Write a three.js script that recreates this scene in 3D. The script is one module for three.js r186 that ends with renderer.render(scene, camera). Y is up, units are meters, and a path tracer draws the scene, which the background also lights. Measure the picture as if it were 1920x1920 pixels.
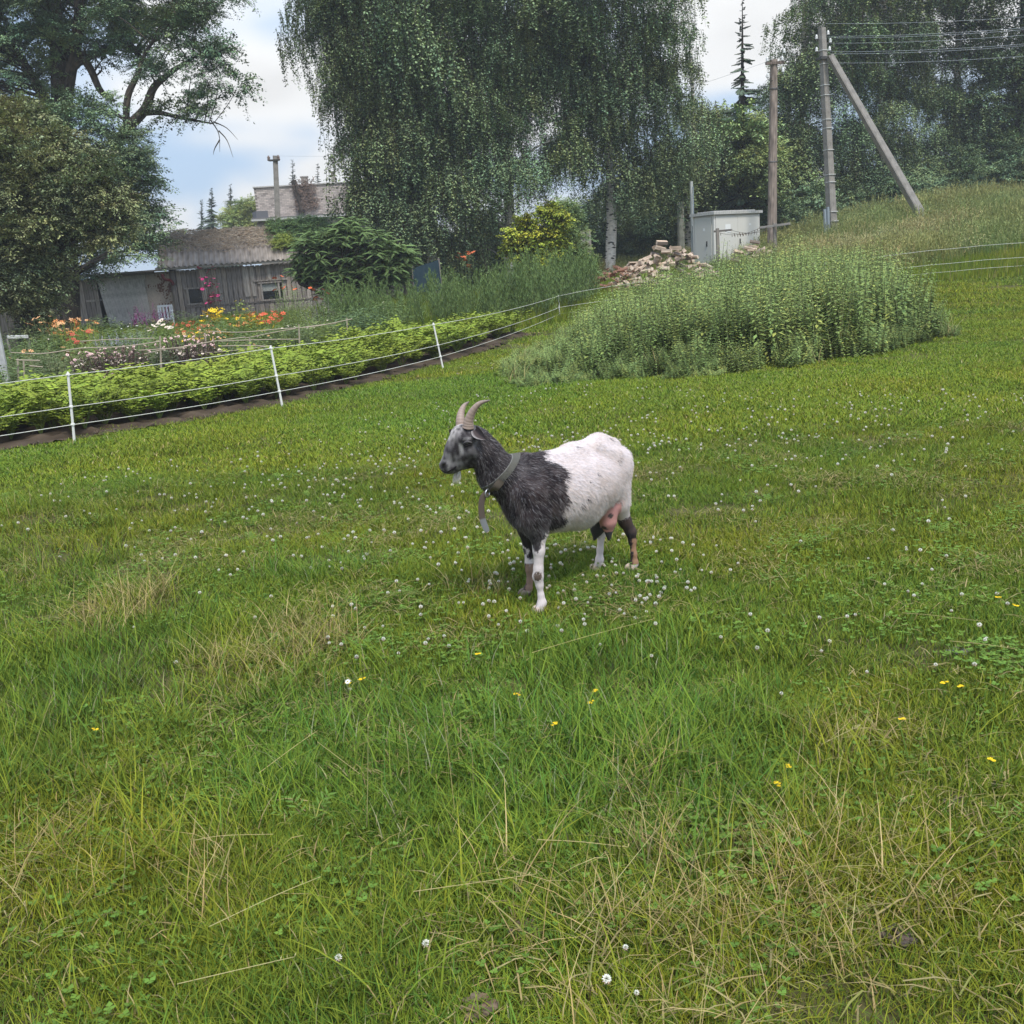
import * as THREE from 'three';
import { mergeGeometries } from 'three/addons/utils/BufferGeometryUtils.js';
import { ImprovedNoise } from 'three/addons/math/ImprovedNoise.js';

// ------------------------------------------------------------------ camera
const EYE = 1.5, FOC = 1850, PITCH = -13.96 * Math.PI / 180, ROLL = -4 * Math.PI / 180;
const scene = new THREE.Scene();
const camera = new THREE.PerspectiveCamera(2 * Math.atan(960 / FOC) * 180 / Math.PI, 1, 0.05, 1500);
camera.rotation.order = 'YXZ';
camera.position.set(0, EYE, 0);
camera.rotation.set(PITCH, 0, ROLL);
camera.updateMatrixWorld(true);
const renderer = new THREE.WebGLRenderer({ antialias: true });
renderer.toneMapping = THREE.LinearToneMapping;
renderer.toneMappingExposure = 1.42;
renderer.shadowMap.enabled = true;

// ------------------------------------------------------------------ noise and random numbers
function rng(seed) {
  let a = seed >>> 0;
  return () => { a = (a + 0x6D2B79F5) | 0; let t = Math.imul(a ^ (a >>> 15), 1 | a); t = (t + Math.imul(t ^ (t >>> 7), 61 | t)) ^ t; return ((t ^ (t >>> 14)) >>> 0) / 4294967296; };
}
const PN = new ImprovedNoise();
const noise = (x, y, z = 0.5) => PN.noise(x + 31.7, y + 17.3, z + 5.1);
function fbm(x, y, z = 0.5, oct = 4) { let s = 0, a = 0.5; for (let i = 0; i < oct; i++) { s += a * noise(x, y, z); x *= 2.03; y *= 2.03; z *= 2.03; a *= 0.5; } return s; }
const clamp = (v, a = 0, b = 1) => Math.min(b, Math.max(a, v));
const lerp = (a, b, t) => a + (b - a) * t;
const sstep = (a, b, v) => { const t = clamp((v - a) / (b - a)); return t * t * (3 - 2 * t); };
const V = (x, y, z) => new THREE.Vector3(x, y, z);
const TAU = Math.PI * 2;

// ------------------------------------------------------------------ sky: broken white and grey cloud over pale blue
const SKY_W = 1024, SKY_H = 512;
{
  const data = new Float32Array(SKY_W * SKY_H * 4);
  for (let j = 0; j < SKY_H; j++) for (let i = 0; i < SKY_W; i++) {
    const th = ((j + 0.5) / SKY_H - 0.5) * Math.PI, ph = ((i + 0.5) / SKY_W - 0.5) * TAU;
    const x = Math.cos(th) * Math.cos(ph), y = Math.sin(th), z = Math.cos(th) * Math.sin(ph);
    const up = clamp(y);
    let r = lerp(0.60, 0.27, Math.pow(up, 0.5)), g = lerp(0.76, 0.46, Math.pow(up, 0.5)), b = lerp(0.94, 0.84, Math.pow(up, 0.5));
    const k = 1 / (Math.max(y, 0) + 0.22), cx = x * k * 1.05 + 3.3, cz = z * k * 1.05 + 1.2;
    const d = fbm(cx, cz, 0.3, 6) + 0.35 * fbm(cx * 0.45, cz * 0.45, 2.7, 3);
    const cover = sstep(-0.17, 0.06, d);
    const thick = sstep(0.0, 0.45, d + 0.15 * fbm(cx * 2.2, cz * 2.2, 4.2, 4));
    const cl = lerp(0.94, 0.66, thick), w = lerp(0.965, 0.97, thick);
    r = lerp(r, cl * w, cover); g = lerp(g, cl * 0.985, cover); b = lerp(b, cl * 1.03, cover);
    if (y < 0) { const t = sstep(0, -0.08, y); r = lerp(r, 0.2, t); g = lerp(g, 0.22, t); b = lerp(b, 0.14, t); }
    const o = (j * SKY_W + i) * 4; const cie = 0.66 * (1 + 1.25 * up);   // an overcast sky grows brighter towards the zenith
    data[o] = r * cie; data[o + 1] = g * cie * 0.99; data[o + 2] = b * cie * 0.95; data[o + 3] = 1;
  }
  const t = new THREE.DataTexture(data, SKY_W, SKY_H, THREE.RGBAFormat, THREE.FloatType);
  t.mapping = THREE.EquirectangularReflectionMapping; t.magFilter = THREE.LinearFilter; t.needsUpdate = true;
  scene.background = t; scene.environment = t;
}
// ------------------------------------------------------------------ sun, veiled by thin cloud: high, behind the photographer's left shoulder
const sun = new THREE.DirectionalLight(new THREE.Color().setRGB(1, 0.95, 0.86), 2.4);
sun.position.set(8, 38, 21);
sun.castShadow = true; sun.shadow.radius = 30; sun.shadow.mapSize.set(4096, 4096);
Object.assign(sun.shadow.camera, { left: -60, right: 60, top: 60, bottom: -60, near: 1, far: 160 });
scene.add(sun, sun.target);

// ------------------------------------------------------------------ pixels of the photograph to points of the place
const dirOf = (px, py) => V((px - 960) / FOC, (960 - py) / FOC, -1).applyQuaternion(camera.quaternion);
function at(px, py, D) { const d = dirOf(px, py); return d.multiplyScalar(D / -d.z).add(camera.position); }     // D metres ahead
const FX = [[-60, 0.1], [-12, 0.2], [4, 0.76], [7.6, 1.0], [11.7, 1.5], [15, 2.0], [20, 2.1], [60, 2.6]];
function rise(X) { for (let i = 1; i < FX.length; i++) if (X <= FX[i][0]) { const a = FX[i - 1], b = FX[i]; return lerp(a[1], b[1], (X - a[0]) / (b[0] - a[0])); } return X < 0 ? 0.1 : 2.6; }
function H(x, z) {                                                                                               // ground height
  const D = -z;
  const b = 0.05 * noise(x * 0.55, z * 0.55, 1.2) + 0.022 * noise(x * 1.7, z * 1.7, 3.1) + 0.01 * noise(x * 5, z * 5, 7.7);
  return b * sstep(60, 30, Math.abs(D)) + rise(x) * (sstep(14, 40, D) + 0.25 * sstep(40, 90, D)) + (D > 90 ? (D - 90) * 0.006 : 0);
}
function ground(px, py) {                                                                                        // where the ground lies under a pixel
  const d = dirOf(px, py), p = camera.position.clone();
  for (let t = 0; t < 200; t += 0.02) { const x = p.x + d.x * t, y = p.y + d.y * t, z = p.z + d.z * t; if (y <= H(x, z)) return V(x, H(x, z), z); }
  return null;
}
const onGround = (x, D) => V(x, H(x, -D), -D);
function foot(px, D) { let x = (px - 960) / FOC * D; for (let i = 0; i < 6; i++) { const q = project(V(x, H(x, -D), -D)); x += (px - q[0]) * D / FOC; } return V(x, H(x, -D), -D); }   // stands D metres ahead under the picture column px
function project(p) { const q = p.clone().sub(camera.position).applyQuaternion(camera.quaternion.clone().invert()); return [960 + FOC * q.x / -q.z, 960 - FOC * q.y / -q.z]; }

// ------------------------------------------------------------------ objects
const used = new Map();
function numbered(name) { const n = used.get(name) || 0; used.set(name, n + 1); return n ? `${name}_${String(n).padStart(3, '0')}` : name; }
function tag(o, label, category, group, kind) { if (label) o.userData.label = label; if (category) o.userData.category = category; if (group) o.userData.group = group; if (kind) o.userData.kind = kind; return o; }
function thing(name, label, category, p = V(0, 0, 0), turn = 0, group) {
  const o = new THREE.Group(); o.name = numbered(name); o.position.copy(p); o.rotation.y = turn; scene.add(o); return tag(o, label, category, group);
}
function part(name, geo, mat, parent, kind) {
  const m = new THREE.Mesh(geo, mat); m.name = name; m.castShadow = m.receiveShadow = true; if (kind) m.userData.kind = kind; parent.add(m); return m;
}
function solo(name, geo, mat, label, category, p, group, kind) {
  const m = new THREE.Mesh(geo, mat); m.name = numbered(name); m.castShadow = m.receiveShadow = true; if (p) m.position.copy(p); scene.add(m); return tag(m, label, category, group, kind);
}
function structure(name, geo, mat) { const m = new THREE.Mesh(geo, mat); m.name = name; m.receiveShadow = m.castShadow = true; m.userData.kind = 'structure'; scene.add(m); return m; }
// list: {m: Matrix4, c: [r,g,b]}
function copies(name, geo, mat, list, parent, kind) {
  const im = new THREE.InstancedMesh(geo, mat, list.length); im.name = name; const c = new THREE.Color();
  list.forEach((e, i) => { im.setMatrixAt(i, e.m); c.setRGB(e.c[0], e.c[1], e.c[2]); im.setColorAt(i, c); });
  im.castShadow = im.receiveShadow = true; if (kind) im.userData.kind = kind; (parent || scene).add(im); return im;
}
const _q = new THREE.Quaternion(), _e = new THREE.Euler();
function M4(p, rx, ry, rz, s, sy, sz) { _e.set(rx, ry, rz, 'YXZ'); _q.setFromEuler(_e); return new THREE.Matrix4().compose(p, _q.clone(), V(s, sy ?? s, sz ?? s)); }

// ------------------------------------------------------------------ geometry helpers
class GB {
  constructor() { this.p = []; this.c = []; this.i = []; this.uv = []; }
  v(x, y, z, c, u = 0, w = 0) { this.p.push(x, y, z); this.c.push(c[0], c[1], c[2]); this.uv.push(u, w); return this.p.length / 3 - 1; }
  tri(a, b, c) { this.i.push(a, b, c); }
  quad(a, b, c, d) { this.i.push(a, b, c, a, c, d); }
  build() {
    const g = new THREE.BufferGeometry();
    g.setAttribute('position', new THREE.Float32BufferAttribute(this.p, 3)); g.setAttribute('color', new THREE.Float32BufferAttribute(this.c, 3));
    g.setAttribute('uv', new THREE.Float32BufferAttribute(this.uv, 2)); g.setIndex(this.i); g.computeVertexNormals(); return g;
  }
  // a leaf: base point, direction along it, a side direction; folded along the midrib and drooping
  leaf(b, dir, side, len, wid, c, fold = 0.25, droop = 0.15) {
    const n = V(0, 0, 0).crossVectors(dir, side).normalize();
    const P = (t, s, k) => { const q = b.clone().addScaledVector(dir, len * t).addScaledVector(side, wid * s).addScaledVector(n, wid * k); q.y -= droop * len * t * t; return this.v(q.x, q.y, q.z, c, s, t); };
    const a = P(0, 0, 0), l = P(0.42, 0.5, fold), r = P(0.42, -0.5, fold), m = P(0.5, 0, 0), e = P(1, 0, 0);
    this.tri(a, l, m); this.tri(a, m, r); this.tri(l, e, m); this.tri(m, e, r);
  }
  // a grass blade: a bent ribbon that narrows to its tip
  blade(x, z, y0, ang, h, lean, wid, c, seg = 3) {
    const cx = Math.cos(ang), cz = Math.sin(ang); let pa = -1, pb = -1;
    for (let k = 0; k <= seg; k++) {
      const t = k / seg, out = lean * t * t, y = y0 + h * t * (1 - 0.28 * Math.abs(lean / (h + 1e-6)) * t * 0.6);
      const w = wid * (1 - Math.pow(t, 1.6)) * 0.5, bx = x + cx * out, bz = z + cz * out;
      if (k === seg) { const e = this.v(bx, y, bz, c); this.tri(pa, pb, e); }
      else { const a = this.v(bx - cz * w, y, bz + cx * w, c), b = this.v(bx + cz * w, y, bz - cx * w, c); if (k) this.quad(pa, pb, b, a); pa = a; pb = b; }
    }
  }
  tube(pts, rad, n, c, vs = 1) {
    let prev = null, L = 0, ref = V(0.31, 0.2, 0.93);
    for (let k = 0; k < pts.length; k++) {
      const d = pts[Math.min(k + 1, pts.length - 1)].clone().sub(pts[Math.max(k - 1, 0)]).normalize();
      const a = V(0, 0, 0).crossVectors(d, ref).normalize(), b = V(0, 0, 0).crossVectors(d, a).normalize();
      if (k) L += pts[k].distanceTo(pts[k - 1]);
      const r = Array.isArray(rad) ? rad[k] : rad, ring = [];
      for (let j = 0; j <= n; j++) { const t = j / n * TAU, q = pts[k].clone().addScaledVector(a, Math.cos(t) * r).addScaledVector(b, Math.sin(t) * r); ring.push(this.v(q.x, q.y, q.z, typeof c === 'function' ? c(k) : c, j / n * TAU * Math.max(r, 0.02) * vs, L * vs)); }
      if (prev) for (let j = 0; j < n; j++) this.quad(prev[j], prev[j + 1], ring[j + 1], ring[j]);
      prev = ring;
    }
    const e = pts[pts.length - 1], ci = this.v(e.x, e.y, e.z, typeof c === 'function' ? c(pts.length - 1) : c); for (let j = 0; j < n; j++) this.tri(prev[j], prev[j + 1], ci);
    return this;
  }
  box(cx, cy, cz, sx, sy, sz, c, ry = 0) {
    const k = Math.cos(ry), s = Math.sin(ry), X = sx / 2, Y = sy / 2, Z = sz / 2;
    const f = (pts, us, vs) => { const ids = pts.map(([x, y, z], i) => this.v(cx + x * k + z * s, cy + y, cz - x * s + z * k, c, us[i], vs[i])); this.quad(...ids); };
    f([[-X, -Y, Z], [X, -Y, Z], [X, Y, Z], [-X, Y, Z]], [0, sx, sx, 0], [0, 0, sy, sy]); f([[X, -Y, -Z], [-X, -Y, -Z], [-X, Y, -Z], [X, Y, -Z]], [0, sx, sx, 0], [0, 0, sy, sy]);
    f([[X, -Y, Z], [X, -Y, -Z], [X, Y, -Z], [X, Y, Z]], [0, sz, sz, 0], [0, 0, sy, sy]); f([[-X, -Y, -Z], [-X, -Y, Z], [-X, Y, Z], [-X, Y, -Z]], [0, sz, sz, 0], [0, 0, sy, sy]);
    f([[-X, Y, Z], [X, Y, Z], [X, Y, -Z], [-X, Y, -Z]], [0, sx, sx, 0], [0, 0, sz, sz]); f([[-X, -Y, -Z], [X, -Y, -Z], [X, -Y, Z], [-X, -Y, Z]], [0, sx, sx, 0], [0, 0, sz, sz]);
    return this;
  }
}
const vary = (c, r, k = 0.2) => { const f = 1 + (r() - 0.5) * 2 * k, h = (r() - 0.5) * k * 0.5; return [c[0] * f * (1 + h), c[1] * f, c[2] * f * (1 - h)]; };
const WHITE = [1, 1, 1];
const smoothPts = (pts, n) => new THREE.CatmullRomCurve3(pts).getPoints(n);
function inPoly(poly, x, y) { let c = false; for (let i = 0, j = poly.length - 1; i < poly.length; j = i++) { const a = poly[i], b = poly[j]; if ((a[1] > y) !== (b[1] > y) && x < (b[0] - a[0]) * (y - a[1]) / (b[1] - a[1]) + a[0]) c = !c; } return c; }
function polyDist(poly, x, y) { let m = 1e9; for (let i = 0, j = poly.length - 1; i < poly.length; j = i++) { const a = poly[j], b = poly[i], dx = b[0] - a[0], dy = b[1] - a[1], t = clamp(((x - a[0]) * dx + (y - a[1]) * dy) / (dx * dx + dy * dy)); m = Math.min(m, Math.hypot(x - a[0] - dx * t, y - a[1] - dy * t)); } return m; }

// ------------------------------------------------------------------ textures and materials
function tex(w, h, fn, color = true) {
  const d = new Uint8Array(w * h * 4);
  for (let j = 0; j < h; j++) for (let i = 0; i < w; i++) { const c = fn(i / w, j / h, i, j), o = (j * w + i) * 4; d[o] = clamp(c[0]) * 255; d[o + 1] = clamp(c[1]) * 255; d[o + 2] = clamp(c[2]) * 255; d[o + 3] = 255; }
  const t = new THREE.DataTexture(d, w, h); t.magFilter = THREE.LinearFilter; t.minFilter = THREE.LinearMipmapLinearFilter; t.generateMipmaps = true; t.wrapS = t.wrapT = THREE.RepeatWrapping; if (color) t.colorSpace = THREE.SRGBColorSpace; t.needsUpdate = true; return t;
}
const rn0 = rng(99);
// noise that repeats over the unit square
const hash2 = (i, j, s) => { let h = Math.imul(i, 374761393) ^ Math.imul(j, 668265263) ^ Math.imul(s + 11, 1274126177); h = Math.imul(h ^ (h >>> 13), 1274126177); return ((h ^ (h >>> 16)) >>> 0) / 4294967296; };
const tnA = (u, v, fu, fv, s = 0) => { const x = u * fu, y = v * fv, i = Math.floor(x), j = Math.floor(y), a = x - i, b = y - j, w = a * a * (3 - 2 * a), q = b * b * (3 - 2 * b), h = (p, r) => hash2(((p % fu) + fu) % fu, ((r % fv) + fv) % fv, s); return lerp(lerp(h(i, j), h(i + 1, j), w), lerp(h(i, j + 1), h(i + 1, j + 1), w), q) * 2 - 1; };
const tn = (u, v, f, s = 0) => tnA(u, v, f, f, s) * 0.6;
const leafMat = (rough = 0.75, thru = 0.35) => new THREE.MeshPhysicalMaterial({ vertexColors: true, roughness: rough, side: THREE.DoubleSide, transmission: thru, thickness: 0, specularIntensity: 0.4 });
const dry = (opt = {}) => new THREE.MeshPhysicalMaterial({ vertexColors: true, roughness: 0.9, specularIntensity: 0.25, side: THREE.DoubleSide, ...opt });
const grassMat = dry({ roughness: 0.75 }), treeLeaf = dry({ roughness: 0.7 }), cropLeaf = dry({ roughness: 0.7 }), plainMat = dry();
const barkTex = tex(256, 256, (u, v) => { const n = tnA(u, v, 30, 6) * 0.4 + tn(u, v, 9, 3) * 0.5; const k = 0.62 + n * 0.5; return [k, k * 0.96, k * 0.9]; });
const barkMat = new THREE.MeshStandardMaterial({ vertexColors: true, roughness: 0.95, map: barkTex, bumpMap: barkTex, bumpScale: 0.02 });
const birchTex = tex(256, 512, (u, v) => { const band = tnA(u, v, 5, 40, 7) * 0.4 + tn(u, v, 14, 2) * 0.5; const dark = sstep(0.12, 0.3, band + 0.18 * tn(u, v, 5, 9)); const k = lerp(0.82 + 0.08 * tn(u, v, 20), 0.16, dark); return [k, k * 0.97, k * 0.93]; });
const birchMat = new THREE.MeshStandardMaterial({ vertexColors: true, roughness: 0.85, map: birchTex });
// ================================================================== the ground
const FENCE = [[-9, 7.6], [-4.58, 10.2], [-2.74, 11.8], [-1.07, 15.2], [1.1, 23.5], [8, 24.6], [15, 23.2], [24, 21.5]];   // X, D
const POTATO = [[-13, 6.2], [-9, 8.5], [-4.85, 10.75], [-3.05, 12.3], [-1.45, 15.4], [0.45, 20.5], [-0.6, 21.2], [-3.2, 17.4], [-5.2, 14.2], [-8.5, 11.9], [-13, 9.6]];
const SOIL = [[-13, 6.0], [-9, 8.25], [-4.8, 10.5], [-2.95, 12.1], [-1.32, 15.35], [0.75, 20.6], [-0.2, 21.8], [-3.4, 18.2], [-5.6, 14.8], [-8.8, 12.4], [-13, 10.2]];
const NETTLE = [[0.1, 12.6], [1.4, 12.3], [3.0, 12.5], [5.2, 13.4], [6.9, 15.0], [7.6, 18.5], [8.2, 22.5], [4, 23], [1.7, 21.5], [0.9, 18.5], [0.1, 15.5]];
{
  const g = new GB(), N = 220, xs = [];
  const warp = (t) => Math.sign(t) * (Math.abs(t) * 24 + Math.pow(Math.abs(t), 5) * 576);
  for (let j = 0; j <= N; j++) for (let i = 0; i <= N; i++) {
    const x = warp(i / N * 2 - 1), z = -12 + warp(j / N * 2 - 1), n = fbm(x * 0.9, z * 0.9, 2.2), m = fbm(x * 4, z * 4, 5.2);
    const c = [0.085 + 0.03 * n + 0.04 * m, 0.078 + 0.03 * n + 0.03 * m, 0.032 + 0.012 * m];
    g.v(x, H(x, z), z, c, x, z);
  }
  for (let j = 0; j < N; j++) for (let i = 0; i < N; i++) { const a = j * (N + 1) + i; g.quad(a, a + N + 1, a + N + 2, a + 1); }
  structure('ground', g.build(), dry({ roughness: 1, specularIntensity: 0.1 }));
}
{
  // tilled soil under the potatoes: a lumpy sheet cut to the bed
  const g = new GB(), st = 0.11, x0 = -13.2, x1 = 1, d0 = 5.6, d1 = 22, nx = Math.round((x1 - x0) / st), nd = Math.round((d1 - d0) / st), id = new Map();
  const V0 = (i, j) => { const k = i * 4096 + j; if (!id.has(k)) { const x = x0 + i * st, D = d0 + j * st, e = polyDist(SOIL, x, D), n = fbm(x * 6, D * 6, 1.1), f = 0.8 + 0.9 * n; id.set(k, g.v(x + 0.02 * n, H(x, -D) + 0.006 + 0.08 * sstep(0, 0.35, e) * (0.6 + 1.3 * n) + 0.05 * Math.abs(noise(x * 9, D * 9, 2)), -D, [0.105 * f, 0.078 * f, 0.055 * f])); } return id.get(k); };
  for (let i = 0; i < nx; i++) for (let j = 0; j < nd; j++) if (inPoly(SOIL, x0 + (i + 0.5) * st, d0 + (j + 0.5) * st)) g.quad(V0(i, j), V0(i + 1, j), V0(i + 1, j + 1), V0(i, j + 1));
  const soil = structure('soil', g.build(), dry({ roughness: 1, specularIntensity: 0.1 }));
  const clod = [1, 2, 3].map(s => { const q = new THREE.IcosahedronGeometry(0.035, 1), a = q.attributes.position, col = []; for (let i = 0; i < a.count; i++) { const f = 0.8 + 0.7 * noise(a.getX(i) * 40 + s, a.getY(i) * 40, a.getZ(i) * 40); a.setXYZ(i, a.getX(i) * f, a.getY(i) * f * 0.7, a.getZ(i) * f); col.push(0.11, 0.083, 0.06); } q.setAttribute('color', new THREE.Float32BufferAttribute(col, 3)); q.computeVertexNormals(); return q; }), lists = [[], [], []], q = rng(1502);
  for (let i = 0; i < 5000; i++) { const x = lerp(-13, 1, q()), D = lerp(5.6, 22, q()); if (!inPoly(SOIL, x, D) || inPoly(POTATO, x, D) && polyDist(POTATO, x, D) > 0.4) continue; const s = 0.4 + 1.1 * q() * q(); lists[i % 3].push({ m: M4(V(x, H(x, -D) + 0.03, -D), q() * 6, q() * 6, 0, s), c: vary([1, 1, 1], q, 0.3) }); }
  lists.forEach((l, i) => copies('soil_clods', clod[i], dry({ roughness: 1, specularIntensity: 0.1 }), l, soil, 'stuff'));
}
// ================================================================== grass
const G1 = [0.162, 0.212, 0.019], G2 = [0.21, 0.238, 0.023], G3 = [0.092, 0.165, 0.021], STRAW = [0.42, 0.33, 0.15];
function tuft(seed, n, R, hmin, hmax, wid, lean, cols, strawShare) {
  const r = rng(seed), g = new GB();
  for (let i = 0; i < n; i++) {
    const a = r() * TAU, q = R * Math.sqrt(r()), h = lerp(hmin, hmax, Math.pow(r(), 1.4));
    g.blade(Math.cos(a) * q, Math.sin(a) * q, -0.006, r() * TAU, h, h * lean * (0.3 + r()), wid * (0.6 + 0.8 * r()), r() < strawShare ? vary(STRAW, r, 0.3) : vary(cols[Math.floor(r() * cols.length)], r, 0.25), h > 0.12 ? 4 : 3);
  }
  return g.build();
}
function cloverPatch(seed, n, R) {
  const r = rng(seed), g = new GB();
  for (let i = 0; i < n; i++) {
    const a = r() * TAU, q = R * Math.sqrt(r()), h = 0.018 + 0.03 * r(), x = Math.cos(a) * q, z = Math.sin(a) * q, c = vary([0.115, 0.19, 0.032], r, 0.25), t0 = r() * TAU, s = 0.008 + 0.006 * r();
    g.blade(x, z, 0, r() * TAU, h, 0.004, 0.0025, c, 2);
    for (let k = 0; k < 3; k++) { const t = t0 + k * TAU / 3 + 0.2 * r(), d = V(Math.cos(t), 0.15 + 0.3 * r(), Math.sin(t)).normalize(); g.leaf(V(x, h, z), d, V(-Math.sin(t), 0, Math.cos(t)), s, s * 0.95, c, 0.15, 0.1); }
  }
  return g.build();
}
function weed(seed, n, len) {        // a rosette of narrow ragged leaves
  const r = rng(seed), g = new GB();
  for (let i = 0; i < n; i++) {
    const a = r() * TAU, d = V(Math.cos(a), 0.5 + 0.9 * r(), Math.sin(a)).normalize(), s = V(-Math.sin(a), 0, Math.cos(a)), L = len * (0.35 + 0.7 * r()), c = vary([0.12, 0.2, 0.035], r, 0.25);
    for (let k = 1; k < 6; k++) { const b = d.clone().multiplyScalar(L * k / 6); b.y -= 0.3 * L * (k / 6) ** 2; for (const sd of [-1, 1]) g.leaf(b, d.clone().addScaledVector(s, sd * 1.1).normalize(), d.clone().cross(V(0, 1, 0)).normalize(), L * 0.28, L * 0.1, c, 0.1, 0.2); }
  }
  return g.build();
}
{
  const shorts = [0, 1, 2, 3, 4].map(s => tuft(11 + s, 340, 0.17, 0.016, 0.05, 0.0032, 0.9, [G1, G2, G1, G3], 0.025));
  const mids = [0, 1, 2, 3].map(s => tuft(31 + s, 60, 0.1, 0.03, 0.1, 0.0036, 1.0, [G1, G2, G3], 0.035));
  const longs = [0, 1, 2, 3].map(s => tuft(51 + s, 40, 0.08, 0.05, 0.185, 0.0042, 1.0, [G1, G3, G2], 0.05));
  const hay = [0, 1, 2].map(s => tuft(71 + s, 30, 0.09, 0.05, 0.22, 0.003, 1.2, [STRAW, [0.3, 0.27, 0.1], G2], 0.5));
  const clov = [0, 1, 2].map(s => cloverPatch(81 + s, 34, 0.13)), weeds = [0, 1].map(s => weed(91 + s, 9, 0.11));
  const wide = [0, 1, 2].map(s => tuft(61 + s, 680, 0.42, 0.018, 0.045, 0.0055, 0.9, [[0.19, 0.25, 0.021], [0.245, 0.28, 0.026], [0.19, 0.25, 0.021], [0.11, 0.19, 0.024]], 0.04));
  const L = { short: shorts.map(() => []), mid: mids.map(() => []), long: longs.map(() => []), hay: hay.map(() => []), clov: clov.map(() => []), weed: weeds.map(() => []), wide: wide.map(() => []) };
  const r = rng(2024);
  // patches of long, lush and dry grass, placed where the meadow shows them: X, D, radius, strength
  const spots = (list) => list.map(([px, py, rad, k]) => { const p = ground(px, py); return [p.x, -p.z, rad, k]; });
  const longS = spots([[90, 1330, 0.5, 1], [230, 1260, 0.45, 0.9], [60, 1480, 0.4, 0.7], [430, 1290, 0.45, 0.7], [20, 1080, 0.9, 0.9], [60, 1010, 0.9, 0.8], [620, 1070, 0.28, 0.8], [560, 1400, 0.4, 0.8], [640, 1330, 0.3, 0.7], [1070, 1300, 0.4, 0.9], [1210, 1420, 0.45, 0.9], [1010, 1500, 0.35, 0.7], [850, 1460, 0.3, 0.8], [1130, 1620, 0.3, 0.5], [250, 960, 0.6, 0.4], [300, 1540, 0.35, 0.5], [1300, 1250, 0.35, 0.4], [1480, 1460, 0.3, 0.4], [700, 1750, 0.3, 0.4], [200, 1800, 0.25, 0.4], [60, 1200, 0.5, 0.9], [1700, 1450, 0.25, 0.3]]);
  const dryS = spots([[215, 1145, 0.3, 1], [470, 1245, 0.3, 0.9], [580, 1205, 0.26, 0.8], [1190, 1480, 0.1, 0.7], [1620, 1400, 0.2, 0.5], [350, 1700, 0.2, 0.5], [150, 1620, 0.25, 0.5], [1250, 1780, 0.3, 0.6], [1550, 1650, 0.3, 0.5], [900, 700 + 1000, 0.2, 0.4], [880, 1120, 0.2, 0.4]]);
  const lushS = spots([[620, 1060, 0.3, 1], [1110, 1350, 0.6, 1], [1230, 1500, 0.35, 0.7], [560, 1420, 0.4, 0.6], [780, 760, 2.0, 0.6], [960, 720, 1.5, 0.6], [1150, 1080, 0.35, 0.6]]);
  const yelS = spots([[150, 1650, 0.5, 1], [420, 1800, 0.45, 0.9], [900, 1800, 0.35, 0.7], [1300, 1780, 0.5, 1], [1700, 1750, 0.5, 1], [1600, 1550, 0.4, 0.7], [1500, 1350, 0.4, 0.5], [1850, 1880, 0.4, 0.8], [80, 1860, 0.4, 0.7], [330, 1450, 0.35, 0.6]]);
  const at2 = (S, x, D) => { let m = 0; for (const s of S) { const q = Math.hypot(x - s[0], D - s[1]) / s[2]; if (q < 1.6) m = Math.max(m, s[3] * sstep(1.5, 0.5, q + 0.5 * noise(x * 5, D * 5, 8))); } return m; };
  const half = D => 0.56 * D + 1.0;
  const inLawn = (x, D) => {
    if (inPoly(SOIL, x, D) && polyDist(SOIL, x, D) > 0.14 + 0.3 * noise(x * 2.2, D * 2.2)) return false;
    if (inPoly(NETTLE, x, D) && polyDist(NETTLE, x, D) > 0.7) return false;
    return true;
  };
  const behindFence = (x, D) => { for (let i = 1; i < FENCE.length; i++) { const a = FENCE[i - 1], b = FENCE[i]; if (x >= a[0] && x <= b[0]) return D > lerp(a[1], b[1], (x - a[0]) / (b[0] - a[0])); } return x < -9; };
  for (const [d0, d1, dens] of [[1.3, 3.2, 330], [3.2, 5, 170], [5, 8, 85], [8, 12, 24], [12, 18, 14], [18, 30, 6], [30, 60, 1.5]]) {
    const area = (d1 - d0) * (half(d0) + half(d1)), n = Math.round(area * dens);
    for (let i = 0; i < n; i++) {
      const D = Math.sqrt(lerp(d0 * d0, d1 * d1, r())), x = (r() * 2 - 1) * half(D);
      if (!inLawn(x, D)) continue;
      const p = V(x, H(x, -D), -D), ln = at2(longS, x, D), dn = at2(dryS, x, D), lu = at2(lushS, x, D), patch = fbm(x * 0.7, D * 0.7, 6.6), fine = noise(x * 2.6, D * 2.6, 9.2);
      // patches of drier yellow-green and of fresher green
      const yel = clamp(0.42 + 0.9 * patch + 0.25 * fine - lu * 0.75 + 0.25 * dn + 0.3 * at2(yelS, x, D)), k = 0.92 + 0.35 * fine * 0.6;
      const col = [lerp(0.78, 1.32, yel) * k, lerp(0.98, 1.06, yel) * k, lerp(1.15, 0.85, yel) * k];
      const ry = r() * TAU, tilt = (r() - 0.5) * 0.4, near = D < 9;
      const far = behindFence(x, D) && (D > 26 || polyDist(SOIL, x, D) > 1.2);
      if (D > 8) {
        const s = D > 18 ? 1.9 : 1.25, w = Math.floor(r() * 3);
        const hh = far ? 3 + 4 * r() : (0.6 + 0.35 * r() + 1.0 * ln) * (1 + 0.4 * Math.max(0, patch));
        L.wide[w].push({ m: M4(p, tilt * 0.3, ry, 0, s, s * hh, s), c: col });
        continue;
      }
      const base = clamp(0.06 + 0.5 * fbm(x * 1.3, D * 1.3, 12.2) + 0.22 * sstep(4.2, 2.4, D) + 0.12 * sstep(2.6, 1.6, D));
      const u = r();
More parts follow.
